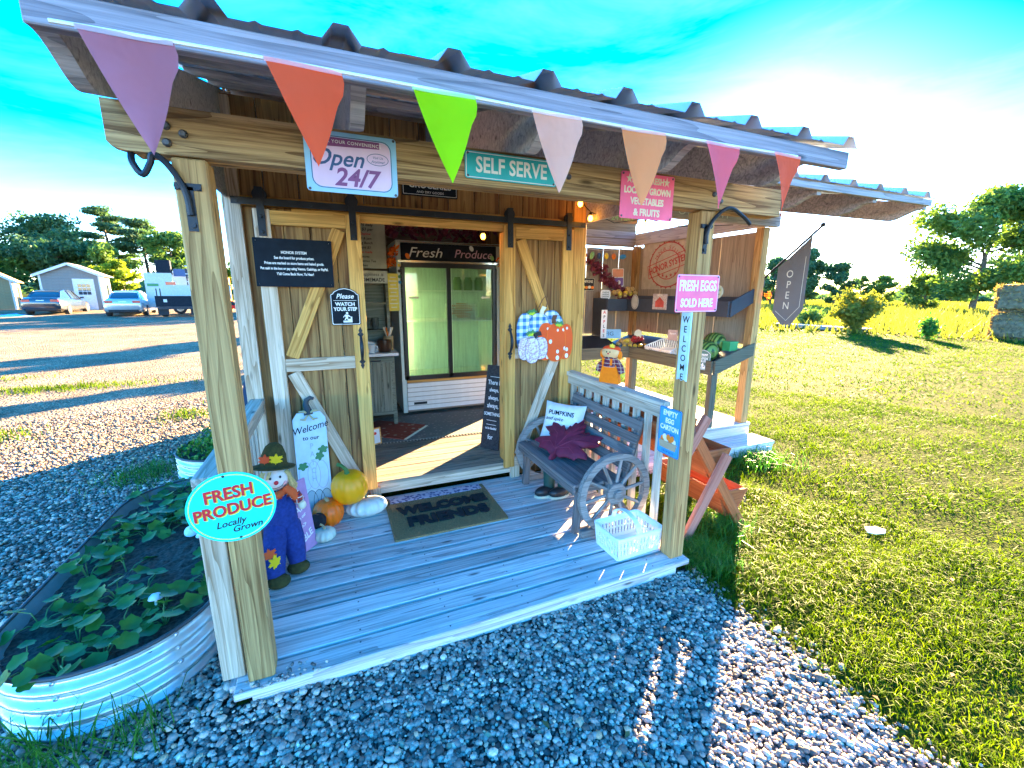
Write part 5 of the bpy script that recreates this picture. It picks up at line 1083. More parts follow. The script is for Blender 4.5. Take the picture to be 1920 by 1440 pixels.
# ================================================================== red tiered planter beyond the railing
tp = empty('tiered_planter', (2.86, .9, GZ), 'rust red wooden tiered planter with X frames and V troughs', 'planter')
W_pinkred = wood('red_stain_faded', (.36, .13, .09), (.56, .25, .18), sa=.15, knots=False)
for y in (.26, 1.49):
    sgn = 1
    board('frame_leg', (2.625, y, GZ), (2.975, y, .52), .075, .034, W_pinkred, tp, up=(0, 1, 0)); board('frame_leg', (3.24, y + .034, GZ), (2.585, y + .034, .83), .075, .034, W_red, tp, up=(0, 1, 0)); board('frame_leg', (2.50, y - .002, .44), (2.745, y - .002, .82), .07, .034, W_pinkred, tp, up=(0, 1, 0))
def trough(cx, z, w_, h, y0, y1, ang=-10):
    t = empty('trough', (cx, (y0 + y1) / 2, z)); par(t, tp); A = lambda x, zz: (cx + x * math.cos(math.radians(ang)) - zz * math.sin(math.radians(ang)), z + x * math.sin(math.radians(ang)) + zz * math.cos(math.radians(ang)))
    for s_ in (-1, 1):
        p0, p1 = A(s_ * .05, 0), A(s_ * w_ / 2, h); n = V((p1[1] - p0[1], 0, -(p1[0] - p0[0])))
        o = board('trough_side', (0, y0, 0), (0, y1, 0), math.hypot(p1[0] - p0[0], p1[1] - p0[1]), .018, W_red, None, up=tuple(n)); o.matrix_basis = T((p0[0] + p1[0]) / 2, 0, (p0[1] + p1[1]) / 2) @ o.matrix_basis; par(o, t)
    q = [A(-.05, 0), A(.05, 0), A(w_ / 2, h), A(-w_ / 2, h)]
    for y in (y0 + .012, y1 - .012): g = G(); g.prism([(x, zz) for x, zz in q], y - .009, y + .009, Matrix(((1, 0, 0, 0), (0, 0, 1, 0), (0, 1, 0, 0), (0, 0, 0, 1)))); g.obj('trough_end', W_red, t)
    bq = [A(-.05, .0), A(.05, .0)]; g = G(); g.beam((( bq[0][0] + bq[1][0]) / 2, y0, (bq[0][1] + bq[1][1]) / 2), ((bq[0][0] + bq[1][0]) / 2, y1, (bq[0][1] + bq[1][1]) / 2), .10, .016, up=(-math.sin(math.radians(ang)), 0, math.cos(math.radians(ang)))); g.obj('trough_base', W_red, t)
trough(2.93, .345, .29, .19, .32, 1.52, 0); trough(3.14, .0, .29, .19, .32, 1.02, -4); trough(2.62, .60, .25, .18, .32, 1.52, 8)
for z in (GZ + .56,): board('stretcher', (2.66 + (z - GZ) * .35, .32, z), (2.66 + (z - GZ) * .35, 1.46, z), .05, .03, W_red, tp, up=(1, 0, 0))
g = G(); g.tube([(3.16, .235, .19), (3.165, .225, .17), (3.158, .225, .14)], .004, 6); g.obj('hook', steel, tp)

# ================================================================== corrugated raised beds
soil = plain('dark_soil', (.07, .05, .038), .95, var=.6, nscale=60, bmp=1.0)
def stadium(cx, y0, y1, r, n=20): return [(cx + r * math.cos(math.pi + math.pi * i / n), y0 + r * math.sin(math.pi + math.pi * i / n)) for i in range(n + 1)] + [(cx + r * math.cos(math.pi * i / n), y1 + r * math.sin(math.pi * i / n)) for i in range(n + 1)]
def bed(name, cx, y0, y1, r, zt_, lab):
    b = empty(name, (cx, (y0 + y1) / 2, GZ), lab, 'raised bed'); g = G(); vs = []; N = 0; H = zt_ - GZ; L = 65
    for k in range(L):
        t = k / (L - 1); z = GZ + H * t; off = .013 * math.cos(t * 2 * math.pi * 4.0) - .013; st_ = stadium(cx, y0, y1, r + off); N = len(st_); vs += [(x, y, z) for x, y in st_]
    fs = [(k * N + i, k * N + (i + 1) % N, (k + 1) * N + (i + 1) % N, (k + 1) * N + i) for k in range(L - 1) for i in range(N)]; g.add(vs, fs); g.obj('corrugated_wall', galv_bed, b, 60)
    g = G(); g.tube([(x, y, zt_ + .002) for x, y in stadium(cx, y0, y1, r - .004)], .009, 8, closed=True); g.obj('rim_trim', plain('rubber_trim', (.05, .055, .06), .5), b, 60)
    for k in (3, 9, 15):
        x, y = stadium(cx, y0, y1, r)[k]; d = V((x - cx, y - y0, 0)).normalized()
        g = G()
        for j in range(4): g.lathe([(.009, -.012), (.009, .003), (.005, .007)], 8, frame((x, y, GZ + H * (.25 * j + .12) + .02), (-d.y, d.x, 0), Up))
        g.obj('bolt_row', galv, b)
    g = G(); SI = stadium(cx, y0, y1, r - .052); nS = len(SI); g.add([(x, y, zt_ - .08) for x, y in SI] + [(x, y, zt_ - .001) for x, y in stadium(cx, y0, y1, r - .012)], [(i, (i + 1) % nS, nS + (i + 1) % nS, nS + i) for i in range(nS)]); g.obj('inner_wall', plain('bed_inner', (.16, .24, .24), .6), b, 60); P = stadium(cx, y0, y1, r - .02); n = 26; vs = []; fs = []
    xs = np.linspace(cx - r, cx + r, n); ys = np.linspace(y0 - r, y1 + r, n * 2)
    idx = {}
    def inside(x, y): yy = min(max(y, y0), y1); return math.hypot(x - cx, y - yy) < r - .012
    for i, x in enumerate(xs):
        for j, y in enumerate(ys):
            if inside(x, y): idx[i, j] = len(vs); vs.append((x, y, zt_ - .055 + rnd.uniform(-.008, .008) + .02 * math.exp(-((x - cx) / (r * .6)) ** 2)))
    for (i, j) in list(idx):
        if all(k in idx for k in ((i + 1, j), (i, j + 1), (i + 1, j + 1))): fs.append((idx[i, j], idx[i + 1, j], idx[i + 1, j + 1], idx[i, j + 1]))
    g = G(); g.add(vs, fs); g.prism(stadium(cx, y0, y1, r - .025), zt_ - .09, zt_ - .062); g.obj('soil', soil, b); return b
galv_bed = plain('galvanised_bed', (.58, .68, .70), .34, .72, .10, 10)
bed('raised_bed', -.530, .56, 1.695, .415, .18, 'long galvanised corrugated raised bed left of the porch deck')
bed('round_bed', -.545, 3.0, 3.02, .42, .14, 'small round galvanised planter behind the long raised bed')
m_leafd = leafmat('bed_leaf', (.015, .085, .015), (.10, .30, .05), .25, .45, 9); m_stem = plain('plant_stem', (.10, .20, .06), .6)
lfm = []
for s_ in range(3):
    vs = []; fs = []; R_ = random.Random(s_); NR, NA = 4, 16
    for k in range(1, NR + 1):
        for i in range(NA):
            a = 2 * math.pi * i / NA; r = k / NR * (1 + .10 * math.sin(5 * a + s_) + (.05 * (-1) ** i if k == NR else 0)); r *= 1 - .30 * math.exp(-((a - math.pi * 1.5) / .35) ** 2) * (k / NR)
            vs.append((r * math.cos(a), r * math.sin(a) * 1.1 + .25, .22 * (r ** 1.3) * (1 if s_ else .6) - .05 * math.cos(2 * a) * r * r + .03 * math.sin(8 * a) * r ** 3))
    vs.append((0, .2, 0)); c_ = len(vs) - 1
    for i in range(NA): fs.append((c_, i, (i + 1) % NA))
    for k in range(NR - 1): fs += [(k * NA + i, (k + 1) * NA + i, (k + 1) * NA + (i + 1) % NA, k * NA + (i + 1) % NA) for i in range(NA)]
    me = bpy.data.meshes.new('leaf'); me.from_pydata(vs, [], fs); me.materials.append(m_leafd); me.polygons.foreach_set('use_smooth', [True] * len(me.polygons)); lfm.append(me)
def bedplant(x, y, z, nl, s0, lab, grp):
    p = empty('leafy_plant', (x, y, z), lab, 'plant', grp); g = G(); lv = []
    for k in range(nl):
        a = 2 * math.pi * (k + rnd.random() * .7) / nl; h = rnd.uniform(.02, .085); rad = rnd.uniform(.03, .115); e = V((x + rad * math.cos(a), y + rad * math.sin(a), z + h))
        g.tube([(x, y, z - .02), (x + rad * .4 * math.cos(a), y + rad * .4 * math.sin(a), z + h * .8), e], [.0032, .0026, .002], 5)
        s_ = s0 * rnd.uniform(.65, 1.2); M_ = T(*e) @ RZ(math.degrees(a) - 90 + rnd.uniform(-30, 30)) @ RX(rnd.uniform(-35, 15)) @ RY(rnd.uniform(-25, 25)) @ SC(s_, s_, s_); lv.append(M_)
    g.obj('stem', m_stem, p)
    for M_ in lv:
        o = bpy.data.objects.new('leaf', rnd.choice(lfm)); COL.objects.link(o); o.matrix_basis = M_; par(o, p)
pts_ = []
tries = 0
while len(pts_) < 46 and tries < 4000:
    tries += 1; x = rnd.uniform(-.90, -.15); y = rnd.uniform(.19, 2.05); yy = min(max(y, .56), 1.695)
    if math.hypot(x + .53, y - yy) > .36: continue
    if abs(x + .42) < .20 and .75 < y < 1.25: continue
    if all(math.hypot(x - a, y - b) > .098 for a, b in pts_): pts_.append((x, y))
for i, (x, y) in enumerate(pts_): bedplant(x, y, .135, rnd.randint(5, 8), .036, 'low green leafy plant growing in the long raised bed', 'plants in the long raised bed')
def mush(c, r, lab, tilt):
    m_ = empty('mushroom', c, lab, 'mushroom'); g = G(); A = T(*c) @ RX(tilt); g.lathe([(.003, .030), (r * .5, .028), (r * .9, .016), (r, .004), (r * .9, .0), (r * .2, .006)], 18, A, cap=False); g.obj('cap', plain('mushroom_white', (.68, .72, .72), .7, var=.12, nscale=60), m_, 50); g = G(); g.lathe([(.006, -.05), (.005, .01)], 8, A); g.obj('stalk', c_cream, m_)
mush((-.385, .530, .185), .030, 'pale ribbed mushroom cap in the front of the raised bed', -20); mush((-.405, 1.20, .175), .040, 'white mushroom beside the round turquoise sign', 30); mush((-.34, 1.13, .165), .03, 'small white mushroom half hidden by the turquoise sign', -10)
v = []
for _ in range(2600):
    a = rnd.uniform(0, 6.28); r = abs(rnd.gauss(0, .22)); p = V((-.545 + min(r, .40) * math.cos(a), 3.01 + min(r, .40) * math.sin(a), .12 + rnd.random() ** 1.3 * .36 * max(.15, 1 - r / .42))); n_ = V((rnd.uniform(-1, 1), rnd.uniform(-1, 1), rnd.uniform(-.2, 1))).normalized(); b = n_.orthogonal().normalized(); q = n_.cross(b); s_ = rnd.uniform(.012, .024); v += [p - b * s_, p - q * s_ * .6, p + b * s_, p + q * s_ * .6]
sh_ = empty('bushy_herb', (-.545, 3.01, .08), 'bushy dark green herb filling the round planter', 'plant'); npmesh('foliage', [tuple(p) for p in v], np.arange(len(v)).reshape(-1, 4), m_leafd, sh_, origin=(-.545, 3.01, .08))
g = G()
for k in range(10): a = k * .63; g.tube([(-.545, 3.01, .07), (-.545 + .1 * math.cos(a), 3.01 + .1 * math.sin(a), .25), (-.545 + .2 * math.cos(a), 3.01 + .2 * math.sin(a), .36)], .005, 5)
g.obj('stem', m_stem, sh_)
# wagon wheel leaning on the shed side, drip hose
wg = empty('leaning_wagon_wheel', (-.16, 2.05, .0), 'dark wagon wheel leaning against the left wall of the shed', 'wheel'); wheel((-.13, 2.08, .55), .46, wg, mt_=plain('wheel_navy', (.03, .045, .08), .6), ax='x', ns=8)
# ================================================================== ground
def groundmat(name, c1, c2, c3, s1, s2, rough=.95, bs=.6, dist=.02, edge=0):
    m, nt, b, o = newmat(name); L = nt.links.new; tc = node(nt, 'ShaderNodeNewGeometry')
    n1 = node(nt, 'ShaderNodeTexNoise'); n1.inputs['Scale'].default_value = s1; n1.inputs['Detail'].default_value = 8; n1.inputs['Roughness'].default_value = .7; L(tc.outputs['Position'], n1.inputs['Vector'])
    n2 = node(nt, 'ShaderNodeTexVoronoi'); n2.inputs['Scale'].default_value = s2; L(tc.outputs['Position'], n2.inputs['Vector'])
    col = ramp(nt, n1.outputs[0], [(.32, c1), (.5, c2), (.68, c3)])
    se = node(nt, 'ShaderNodeSeparateColor'); L(n2.outputs['Color'], se.inputs[0])
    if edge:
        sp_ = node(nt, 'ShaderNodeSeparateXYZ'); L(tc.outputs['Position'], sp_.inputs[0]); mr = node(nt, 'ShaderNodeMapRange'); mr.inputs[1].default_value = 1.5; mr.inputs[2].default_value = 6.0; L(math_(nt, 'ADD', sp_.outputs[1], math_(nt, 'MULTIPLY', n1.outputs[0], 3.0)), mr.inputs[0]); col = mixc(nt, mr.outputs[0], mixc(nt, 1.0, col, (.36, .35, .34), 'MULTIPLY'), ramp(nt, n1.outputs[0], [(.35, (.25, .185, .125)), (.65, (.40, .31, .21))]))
    col = mixc(nt, .55, col, ramp(nt, se.outputs[0], [(0, (.25, .25, .25)), (.6, (.9, .9, .9)), (1, (1.6, 1.55, 1.5))]), 'MULTIPLY'); L(col, b.inputs['Base Color']); b.inputs['Roughness'].default_value = rough; b.inputs['Specular IOR Level'].default_value = .02
    if edge:
        n3 = node(nt, 'ShaderNodeTexVoronoi'); n3.feature = 'DISTANCE_TO_EDGE'; n3.inputs['Scale'].default_value = s2; L(tc.outputs['Position'], n3.inputs['Vector']); L(mixc(nt, 1.0, col, ramp(nt, n3.outputs['Distance'], [(.0, (.12, .12, .12)), (.16, (1.1, 1.1, 1.1))]), 'MULTIPLY'), b.inputs['Base Color'])  # shade in the crevices between stones painted into the colour
    bump(nt, math_(nt, 'MULTIPLY', n2.outputs['Distance'], -1.0), b, bs, dist); return m
m_lawn = groundmat('lawn_soil', (.02, .036, .005), (.045, .062, .008), (.075, .08, .015), 1.6, 45)
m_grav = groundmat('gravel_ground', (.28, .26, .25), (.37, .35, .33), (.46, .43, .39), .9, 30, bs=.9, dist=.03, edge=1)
def gz(x, y): return GZ + .016 * min(max(y - 12, 0), 63) * min(1, max(0, (20 - x) / 8))
g = G(); kx, ky = [-1500, -200, 12, 20, 1500], [-200, 12, 75, 1500]
g.add([(x, y, gz(x, y) - .004) for y in ky for x in kx], [(j * 5 + i, j * 5 + i + 1, (j + 1) * 5 + i + 1, (j + 1) * 5 + i) for j in range(3) for i in range(4)]); g.obj('ground', m_lawn, origin=(0, 0, GZ - .004), kind='structure')
def lawn_edge(y): return 2.50 + .05 * math.sin(y * 2.3) + .03 * math.sin(y * 7.1) if y > -1.4 else 2.5 + (y + 1.4) * -.12
gp = [(-60, -60), (9.5, -60)] + [(lawn_edge(y), y) for y in np.linspace(-6, .06, 40)] + [(-.01, .06), (-.01, 5.5), (2.5, 9), (3.3, 12), (-60, 12)]
g = G(); g.add([(x, y, GZ) for x, y in gp], [tuple(range(len(gp)))]); g.add([(x, y, gz(0, y)) for x, y in [(-60, 12), (3.3, 12), (6, 22), (9, 36.5), (-14, 45.5), (-30, 48), (-60, 53)]], [tuple(range(7))]); g.obj('gravel_drive', m_grav, origin=(0, 0, GZ), kind='structure')
# stones: near ones as geometry
def icos():
    t = (1 + 5 ** .5) / 2; v = np.array([(-1, t, 0), (1, t, 0), (-1, -t, 0), (1, -t, 0), (0, -1, t), (0, 1, t), (0, -1, -t), (0, 1, -t), (t, 0, -1), (t, 0, 1), (-t, 0, -1), (-t, 0, 1)]) / math.sqrt(1 + t * t)
    f = np.array([(0, 11, 5), (0, 5, 1), (0, 1, 7), (0, 7, 10), (0, 10, 11), (1, 5, 9), (5, 11, 4), (11, 10, 2), (10, 7, 6), (7, 1, 8), (3, 9, 4), (3, 4, 2), (3, 2, 6), (3, 6, 8), (3, 8, 9), (4, 9, 5), (2, 4, 11), (6, 2, 10), (8, 6, 7), (9, 8, 1)]); return v, f
def octs(): return np.array([(1, 0, 0), (-1, 0, 0), (0, 1, 0), (0, -1, 0), (0, 0, 1), (0, 0, -1)], float), np.array([(0, 2, 4), (2, 1, 4), (1, 3, 4), (3, 0, 4), (2, 0, 5), (1, 2, 5), (3, 1, 5), (0, 3, 5)])
def scatter(P, S_, base, name, m, kind='stuff', flat=.65, label=None):
    bv, bf = base; n = len(P); k = len(bv); q = rng.normal(size=(n, 4)); q /= np.linalg.norm(q, axis=1, keepdims=True); w_, x, y, z = q.T
    R_ = np.stack([1 - 2 * (y * y + z * z), 2 * (x * y - z * w_), 2 * (x * z + y * w_), 2 * (x * y + z * w_), 1 - 2 * (x * x + z * z), 2 * (y * z - x * w_), 2 * (x * z - y * w_), 2 * (y * z + x * w_), 1 - 2 * (x * x + y * y)], 1).reshape(n, 3, 3)
    vv = bv[None] * rng.uniform(.6, 1.2, (n, 1, 3)) * rng.uniform(.85, 1.15, (n, k, 1)); vv = np.einsum('nij,nkj->nki', R_, vv) * S_[:, None, None]; vv[:, :, 2] *= flat; vv += P[:, None, :]
    f = (bf[None] + (np.arange(n) * k)[:, None, None]).reshape(-1, 3); return npmesh(name, vv.reshape(-1, 3), f, m, kind=kind)
def stone_mat(tan=(1, 1, 1)):
    m, nt, b, o = newmat('stone'); ge = node(nt, 'ShaderNodeNewGeometry'); nz = node(nt, 'ShaderNodeTexNoise'); nz.inputs['Scale'].default_value = 120; nt.links.new(ge.outputs['Position'], nz.inputs[0])
    col = ramp(nt, ge.outputs['Random Per Island'], [(0, (.06, .06, .06)), (.3, (.20, .19, .19)), (.65, (.36, .34, .33)), (.86, (.52, .49, .46)), (.93, (.44, .32, .22)), (1, (.72, .68, .62))])
    col = mixc(nt, .5, col, ramp(nt, nz.outputs[0], [(.3, (.6, .6, .6)), (.7, (1.25, 1.25, 1.25))]), 'MULTIPLY'); col = mixc(nt, 1.0, col, tan, 'MULTIPLY'); nt.links.new(col, b.inputs['Base Color']); b.inputs['Roughness'].default_value = .85; b.inputs['Specular IOR Level'].default_value = .3; return m
m_stone = stone_mat((1.22, 1.06, .92)); m_stone2 = stone_mat((.95, .72, .50))
def inbed(x, y): 
    yy = np.clip(y, .56, 1.695); a = np.hypot(x + .53, y - yy) < .42; return a | (np.hypot(x + .545, y - 3.01) < .42)
def grav_ok(x, y): return np.where(y < .03, x < np.interp(y, np.linspace(-6, .06, 40), [lawn_edge(t) for t in np.linspace(-6, .06, 40)]) + rng.normal(0, .06, x.shape), x < -.02) & ~inbed(x, y)
CX, CY = .494, -1.764
def ptsring(n, r0, r1, cond, a0=-75, a1=100):
    r = np.sqrt(rng.uniform(r0 * r0, r1 * r1, n)); a = np.radians(rng.uniform(a0, a1, n)); x = CX + r * np.sin(a); y = CY + r * np.cos(a); k = cond(x, y); return x[k], y[k]
x, y = ptsring(92000, .55, 3.3, grav_ok, -75, 80); P = np.stack([x, y, GZ + rng.uniform(-.002, .010, len(x))], 1); mo = np.maximum(0, 1 - np.hypot((x - .05) / .5, (y - .12) / .25)); P[:, 2] += .03 * mo
scatter(P, rng.lognormal(math.log(.0098), .34, len(P)), icos(), 'gravel', m_stone)
x, y = ptsring(95000, 3.3, 8.5, grav_ok, -75, 5); P = np.stack([x, y, GZ + rng.uniform(-.004, .010, len(x))], 1); far_ = P[:, 1] + rng.normal(0, .5, len(P)) > 3.6; Pn, Pf = P[~far_], P[far_]; scatter(Pn, rng.lognormal(math.log(.0135), .3, len(Pn)), octs(), 'gravel', m_stone); scatter(Pf, rng.lognormal(math.log(.017), .3, len(Pf)), octs(), 'gravel', m_stone2)
P = np.stack([rng.normal(.17, .07, 70), np.abs(rng.normal(.02, .035, 70)) + .006, np.full(70, .004)], 1); k = ~((P[:, 0] > .045) & (P[:, 0] < .155) & (P[:, 1] > .045)); scatter(P[k], rng.lognormal(math.log(.007), .3, k.sum()), icos(), 'gravel', m_stone)
# fallen leaves
n = 60; x = rng.uniform(.2, 5.5, n); y = rng.uniform(-1.4, 2.2, n); k = ~((x < 2.5) & (y > -.02)) & ~((x > 2.5) & (x < 5.0) & (y > 1.2)); x, y = x[k], y[k]; n = len(x); a = rng.uniform(0, 6.28, n); s_ = rng.uniform(.012, .024, n); c_, d_ = np.cos(a) * s_, np.sin(a) * s_; z = GZ + rng.uniform(.02, .035, n)
v = np.stack([np.stack([x - c_, y - d_, z], 1), np.stack([x + d_ * .5, y - c_ * .5, z + .006], 1), np.stack([x + c_, y + d_, z + .002], 1), np.stack([x - d_ * .5, y + c_ * .5, z + .008], 1)], 1).reshape(-1, 3); npmesh('fallen_leaves', v, np.arange(4 * n).reshape(-1, 4), leafmat('dry_leaf', (.20, .09, .03), (.42, .24, .09), .2, .8, 8), kind='stuff')
# ================================================================== grass
def blades(P, h, wd, lean, name, m, kind='stuff', seg=2, label=None, cat=None, parent=None, origin=(0, 0, 0)):
    n = len(P); a = rng.uniform(0, 2 * math.pi, n); s_ = np.stack([np.cos(a), np.sin(a), np.zeros(n)], 1); d = rng.uniform(0, 2 * math.pi, n); ln = np.stack([np.cos(d), np.sin(d), np.zeros(n)], 1) * (lean * h)[:, None]; up = np.array([0, 0, 1.])
    w_ = (wd / 2)[:, None]; b0 = P - s_ * w_; b1 = P + s_ * w_; mid = P + up * (h * .6)[:, None] + ln * .35; m0 = mid - s_ * w_ * .7; m1 = mid + s_ * w_ * .7; tip = P + up * (h * np.clip(1 - lean * .35, .3, 1))[:, None] + ln
    if seg == 2:
        v = np.stack([b0, b1, m0, m1, tip], 1).reshape(-1, 3); i = (np.arange(n) * 5)[:, None]; f = np.concatenate([i + np.array([[0, 1, 3]]), i + np.array([[0, 3, 2]]), i + np.array([[2, 3, 4]])], 0)
    else: v = np.stack([b0, b1, tip], 1).reshape(-1, 3); f = np.arange(n * 3).reshape(-1, 3)
    return npmesh(name, v, f, m, parent, kind=kind, label=label, cat=cat, origin=origin)
m_grass = leafmat('grass_blade', (.016, .060, .001), (.135, .20, .003), .45, .6, .9, .10); m_grassd = leafmat('grass_tuft', (.02, .09, .015), (.07, .24, .03), .4, .5, 3)
def lawn_ok(x, y):
    e = np.interp(y, np.linspace(-6, .06, 40), [lawn_edge(t) for t in np.linspace(-6, .06, 40)]); e = np.where(y > .06, 2.47, e)
    ok = x > e + np.abs(rng.normal(0, .13, x.shape)) * np.sign(rng.random(x.shape) - .35) + np.where(y < -.3, .05, 0); st_ = (x > 2.5) & (x < 4.97) & (y > 1.26) & (y < 4.05); return ok & ~st_ & (x > 2.4)
def patch(x, y): return np.clip(.5 + .35 * np.sin(x * 1.7 + 1.3 * np.sin(y * 1.1)) * np.cos(y * 2.1 + x) + .35 * np.sin(x * 5.3 + y * 4.1) * np.sin(y * 6.2 - x * 3.3), 0, 1)
for (n, r0, r1, hh, ww, seg, a0, a1) in ((150000, 1.0, 4.2, .058, .0046, 2, 28, 110), (110000, 4.2, 9, .05, .0085, 1, 20, 100), (90000, 9, 24, .06, .020, 1, 28, 98), (60000, 24, 60, .09, .06, 1, 35, 98)):
    x, y = ptsring(n, r0, r1, lawn_ok, a0, a1); p = patch(x, y); k = rng.random(len(x)) < .35 + .65 * p; x, y, p = x[k], y[k], p[k]
    P = np.stack([x, y, np.full(len(x), GZ - .004)], 1); h = hh * rng.uniform(.45, 1.25, len(x)) * (.6 + .7 * p); blades(P, h, np.full(len(x), ww) * rng.uniform(.7, 1.3, len(x)), rng.uniform(.3, 1.6, len(x)), 'lawn_grass', m_grass, seg=seg)
def tuft(c, r, n, h, lab, m=m_grassd, w_=.006, sx=1.0, sy=1.0):
    x = c[0] + rng.normal(0, r, n) * sx; y = c[1] + rng.normal(0, r, n) * sy; P = np.stack([x, y, np.full(n, GZ)], 1); blades(P, h * rng.uniform(.4, 1.3, n), np.full(n, w_), rng.uniform(.1, 1.3, n), 'grass_tuft', m, kind='stuff', origin=(c[0], c[1], GZ))
tuft((2.63, .08), .07, 1500, .13, 'bright green fern like weed clump at the right corner of the deck', w_=.004, sy=1.3); tuft((3.0, .32), .12, 450, .17, 'green grass clump around the foot of the red planter'); tuft((3.55, 1.15), .16, 800, .14, 'green grass clump in front of the stand step'); tuft((4.5, 1.18), .16, 700, .13, 'grass clump at the right end of the stand step')
tuft((-.66, .06), .12, 230, .20, 'long grass growing against the front of the raised bed', w_=.007); tuft((-.34, .05), .06, 60, .20, 'loose long blades beside the bolted seam of the raised bed', w_=.006); tuft((-1.25, 3.1), .16, 700, .10, 'green grass clump left of the round planter')
for (cx, cy, sx, n, lab) in ((-4.3, 8.3, 2.0, 1500, 'strip of yellow grass in the gravel drive behind the left post'), (-3.4, 5.0, .5, 500, 'small yellow grass patch in the nearer gravel'), (-6.5, 9.7, 1.6, 900, 'sparse grass strip in the far gravel'), (-1.5, 5.4, .4, 350, 'yellow grass tuft behind the round planter')): tuft((cx, cy), .22, n, .07, lab, m_grass, .012, sx * 2, .9)
# rough field of weeds beyond the lawn
m_weed = leafmat('field_weed', (.08, .11, .015), (.26, .25, .04), .5, .6, .25)
x, y = ptsring(90000, 24, 120, lambda x, y: (x * .78 - y * .62 > -2) & (x > 19 + 2 * np.sin(y * .5)) | (np.hypot(x, y) > 33), 30, 84); k = np.hypot(x - CX, y - CY) > 22; x, y = x[k], y[k]; r = np.hypot(x - CX, y - CY)
P = np.stack([x, y, np.full(len(x), GZ)], 1); blades(P, rng.uniform(.15, .8, len(x)) * (.6 + .5 * patch(x * .12, y * .12)), .05 + r * .0016, rng.uniform(.1, .7, len(x)), 'field_weeds', m_weed, seg=1)
# ================================================================== trees
W_bark = plain('bark', (.09, .07, .05), .95, var=.4, nscale=6, bmp=.5)
TREEMATS = dict(dark=leafmat('leaf_dark', (.030, .085, .045), (.10, .20, .08), .35, .6, .35), mid=leafmat('leaf_mid', (.05, .12, .03), (.17, .27, .055), .4, .6, .4), lime=leafmat('leaf_lime', (.10, .16, .01), (.30, .36, .03), .5, .6, .5), pine=leafmat('needle', (.035, .10, .06), (.11, .20, .08), .35, .6, .4))
def tree(x, y, h, rad, kind, n, lab, grp, ls=.25, crown0=.25, seed=0):
    R_ = np.random.default_rng(seed); GZ = gz(x, y); h = h - (GZ + .1); t = empty('tree', (x, y, GZ), lab, 'tree', grp); g = G(); lean = R_.normal(0, .02, 2) * h; tr = h * .022 + .06
    top = V((x + lean[0], y + lean[1], GZ + h * .93)); pts = [V((x, y, GZ - .1)).lerp(top, k / 6) + V((R_.normal(0, .012) * h, R_.normal(0, .012) * h, 0)) * (k > 0) for k in range(7)]; g.tube(pts, [tr * (1 - .85 * k / 6) for k in range(7)], 8); cl = []
    nb = 16 if kind != 'pine' else 20
    for k in range(nb):
        f = crown0 + (1 - crown0) * (k + R_.random()) / nb; p0 = V((x, y, GZ)).lerp(top, min(f, .97)); a = R_.uniform(0, 6.28) + k * 2.4
        if kind == 'pine': L_ = rad * (1.05 - .75 * ((f - crown0) / (1 - crown0)) ** 1.4) * R_.uniform(.6, 1.1); p1 = p0 + V((L_ * math.cos(a), L_ * math.sin(a), L_ * R_.uniform(-.02, .25)))
        else: prof = math.sin(math.pi * min(1, ((f - crown0) / (1 - crown0) * .85 + .15))) ** .6; L_ = rad * prof * R_.uniform(.65, 1.1); p1 = p0 + V((L_ * math.cos(a), L_ * math.sin(a), L_ * R_.uniform(.1, .6)))
        g.tube([p0, p0.lerp(p1, .5) + V((0, 0, .04 * L_)), p1], [tr * .35, tr * .22, tr * .08], 5)
        for q in (.45, .7, .95): cl.append((p0.lerp(p1, q), rad * (.16 + .12 * q) * (1 if kind != 'pine' else .8)))
    cl.append((top, rad * .25)); g.obj('trunk', W_bark, t, 60)
    C_ = np.array([tuple(c[0]) for c in cl]); rr_ = np.array([c[1] for c in cl]); ci = R_.integers(0, len(cl), n); off = R_.normal(size=(n, 3)); off /= np.linalg.norm(off, axis=1, keepdims=True); off *= (R_.random((n, 1)) ** .45); off[:, 2] *= (.75 if kind != 'pine' else .32); P = C_[ci] + off * rr_[ci][:, None] * 1.25
    P[:, 2] = np.maximum(P[:, 2], GZ + .15)
    nn = R_.normal(size=(n, 3)); nn[:, 2] = abs(nn[:, 2]) + .2; nn /= np.linalg.norm(nn, axis=1, keepdims=True); b = np.cross(nn, R_.normal(size=(n, 3))); b /= np.linalg.norm(b, axis=1, keepdims=True); q = np.cross(nn, b); s_ = ls * R_.uniform(.6, 1.35, (n, 1)); wq = .55 if kind != 'pine' else .28
    v = np.stack([P - b * s_, P - q * s_ * wq + nn * s_ * .15, P + b * s_, P + q * s_ * wq + nn * s_ * .15], 1).reshape(-1, 3); npmesh('crown', v, np.arange(4 * n).reshape(-1, 4), TREEMATS[kind], t, origin=(x, y, GZ)); return t
LT = [(-36.5, 66, 9.0, 4.4, 'dark', 3600, .3), (-29.5, 69, 10.2, 4.2, 'dark', 3600, .3), (-25.3, 70, 12.6, 3.6, 'pine', 4200, .34), (-21.2, 70, 11.2, 3.6, 'pine', 4200, .34), (-18.2, 68, 9.0, 3.2, 'mid', 3400, .3), (-33.0, 62, 6.6, 3.4, 'mid', 3000, .3), (-27.2, 63, 6.8, 3.4, 'dark', 3000, .3), (-22.6, 63, 6.5, 2.9, 'mid', 2800, .3), (-40.5, 70, 8.0, 4.4, 'dark', 3200, .3), (-45, 74, 8.6, 5, 'dark', 3200, .32), (-34, 74, 9.8, 4.2, 'pine', 3200, .34), (-20.2, 58.5, 4.9, 1.7, 'lime', 2200, .2), (-22.4, 59.5, 4.2, 1.6, 'lime', 1800, .2), (-12.4, 76, 5.9, 2.6, 'lime', 2600, .24), (-30.5, 56, 4.0, 2.0, 'mid', 1800, .25)]
